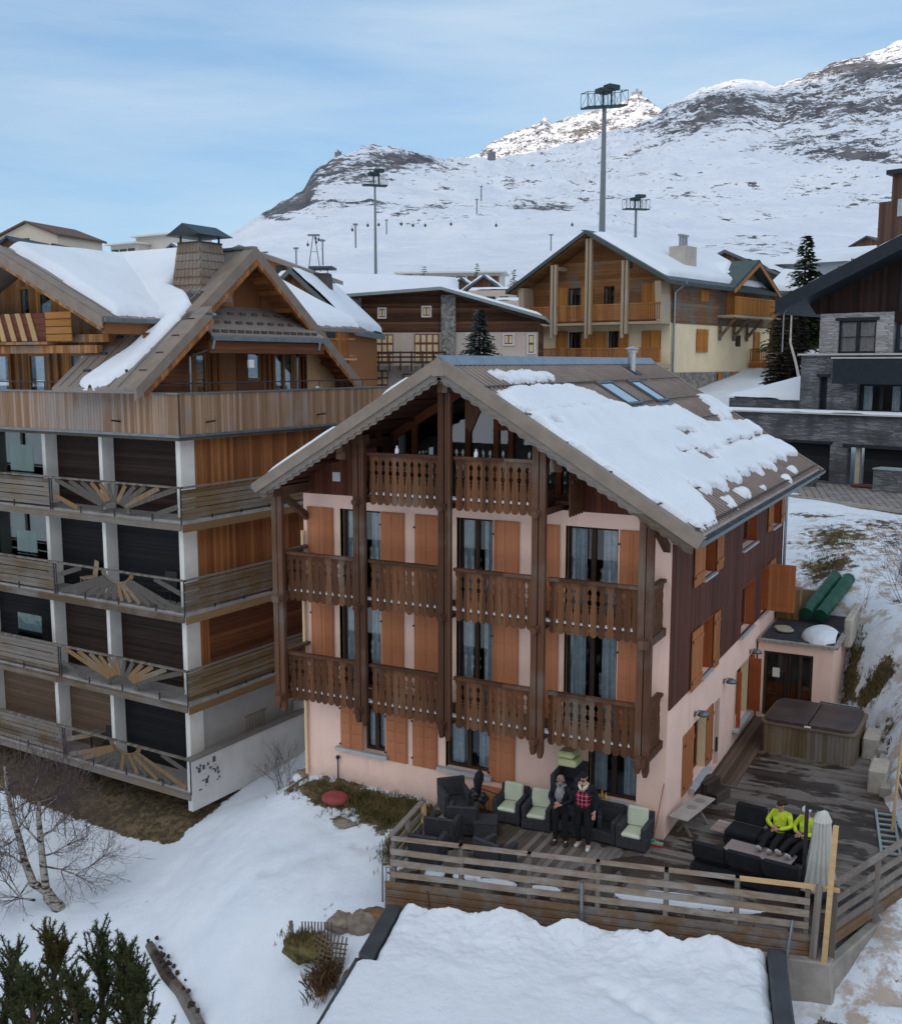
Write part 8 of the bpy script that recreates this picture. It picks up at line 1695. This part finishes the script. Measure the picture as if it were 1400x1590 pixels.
o, V, M = person('balding man in dark coat and black and white scarf looking down, left of the pair', (8.1,-1.35,DK), .1, J, NAVY, BLKC, BLK, hair=plain('grey_short_hair', (.20,.14,.11), .9, .2, 9), beard=plain('grey_beard', (.16,.13,.11), .9, .2, 9), skin=SKIN2, scale=.975)
sc = MB(M); sc.tube([(0,-.05,1.41),(.01,-.13,1.35),(.0,-.17,1.25),(.01,-.165,1.10)], [.09,.11,.10,.05], 10); sc.tube([(-.09,.02,1.47),(-.04,-.08,1.46),(.05,-.08,1.46),(.09,.02,1.47)], .045, 8); sc.build('scarf', scarfm(), o, smooth=True)
J = stand(); J.update(shL=(.20,0,1.43), elL=(.30,.03,1.14), wrL=(.27,-.05,.90), haL=(.26,-.08,.80), elR=(-.34,.06,1.30), wrR=(-.50,.08,1.34), haR=(-.60,.04,1.36), knL=(.12,-.06,.50), anL=(.14,-.06,.09), toeL=(.16,-.22,.04), anR=(-.11,.06,.09), toeR=(-.14,-.09,.04), face=(-.15,-1,-.25))
o, V, M = person('tall man in black beanie and red plaid vest with cream collar, right of the pair', (8.62,-1.25,DK), .08, J, NAVY, BLKC, plain('white_toe_shoe', (.45,.45,.43), .6, .1, 5), hat=BLKC, beard=plain('brown_beard', (.12,.07,.05), .9, .2, 9), scale=1.05)
P = [V['pelvis']+Vector((0,0,-.07)), V['spine'], V['chest'], V['neckb']]; skel('vest', P+[V['shL']*.8+V['chest']*.2, V['shR']*.8+V['chest']*.2], [(0,1),(1,2),(2,3),(2,4),(2,5)], [(.195,.155),(.19,.15),(.205,.155),(.09,.08),(.07,.09),(.07,.09)], plaid(), o, M)
m = MB(M); nb = V['neckb']; m.tube([nb+Vector((-.11,.0,.0)), nb+Vector((-.075,-.10,-.02)), nb+Vector((-.02,-.14,-.10))], .035, 8); m.tube([nb+Vector((.11,.0,.0)), nb+Vector((.075,-.10,-.02)), nb+Vector((.02,-.14,-.10))], .035, 8); m.tube([nb+Vector((-.11,.0,0)), nb+Vector((0,.09,.03)), nb+Vector((.11,.0,0))], .035, 8); m.build('collar', plain('cream_fleece', (.55,.48,.36), .95, .1, 9), o, smooth=True)
HIV = plain('acid_yellow_jacket', (.46,.58,.03), .7, .25, 9, bs=.6)
def sit(): return dict(pelvis=(0,.0,.50), spine=(0,.06,.68), chest=(0,.10,.88), neckb=(0,.08,1.01), neck=(0,.06,1.05), jaw=(0,.03,1.11), headm=(0,.02,1.18), headt=(0,.04,1.26), shL=(.19,.10,.95), shR=(-.19,.10,.95), hipL=(.10,-.02,.50), hipR=(-.10,-.02,.50), knL=(.14,-.46,.52), knR=(-.10,-.46,.55), anL=(.16,-.80,.40), anR=(-.06,-.84,.42), toeL=(.17,-.92,.47), toeR=(-.06,-.96,.50),
   elL=(.29,-.02,.74), wrL=(.08,-.20,.68), haL=(.0,-.24,.68), elR=(-.29,-.02,.74), wrR=(-.08,-.22,.72), haR=(.0,-.25,.72))
SLATE = plain('slate_blue_panel', (.045,.06,.065), .85, .1, 5)
for i, (x, y, lab, hr, ht, rz_) in enumerate([(12.72,.50,'dark haired person in acid yellow jacket sitting with feet up on the low table',plain('dark_brown_hair', (.03,.018,.012), .8, .2, 9),None,-.25),(13.30,.42,'person in acid yellow jacket and white cap sitting beside the parasol',None,plain('white_cap', (.6,.6,.57), .8, .05, 5),-.45)]):
    J = sit(); J['face'] = (-.5,-1,-.2) if i == 0 else (.1,-1,-.1)
    o, V, M = person(lab, (x,y,DK), rz_, J, HIV, BLKC, plain('grey_white_trainer', (.38,.38,.36), .6, .2, 6), hair=hr, hat=ht)
    skel('jacket_front', [V['pelvis']+Vector((0,-.02,.03)), V['spine']+Vector((0,-.03,.02))], [(0,1)], [(.19,.155),(.185,.145)], SLATE, o, M)
    if hr: m = MB(M); m.blob(V['headm']+Vector((.07,.06,.05)), (.07,.06,.06), 10, 7, .1); m.build('hair_bun', hr, o, smooth=True)
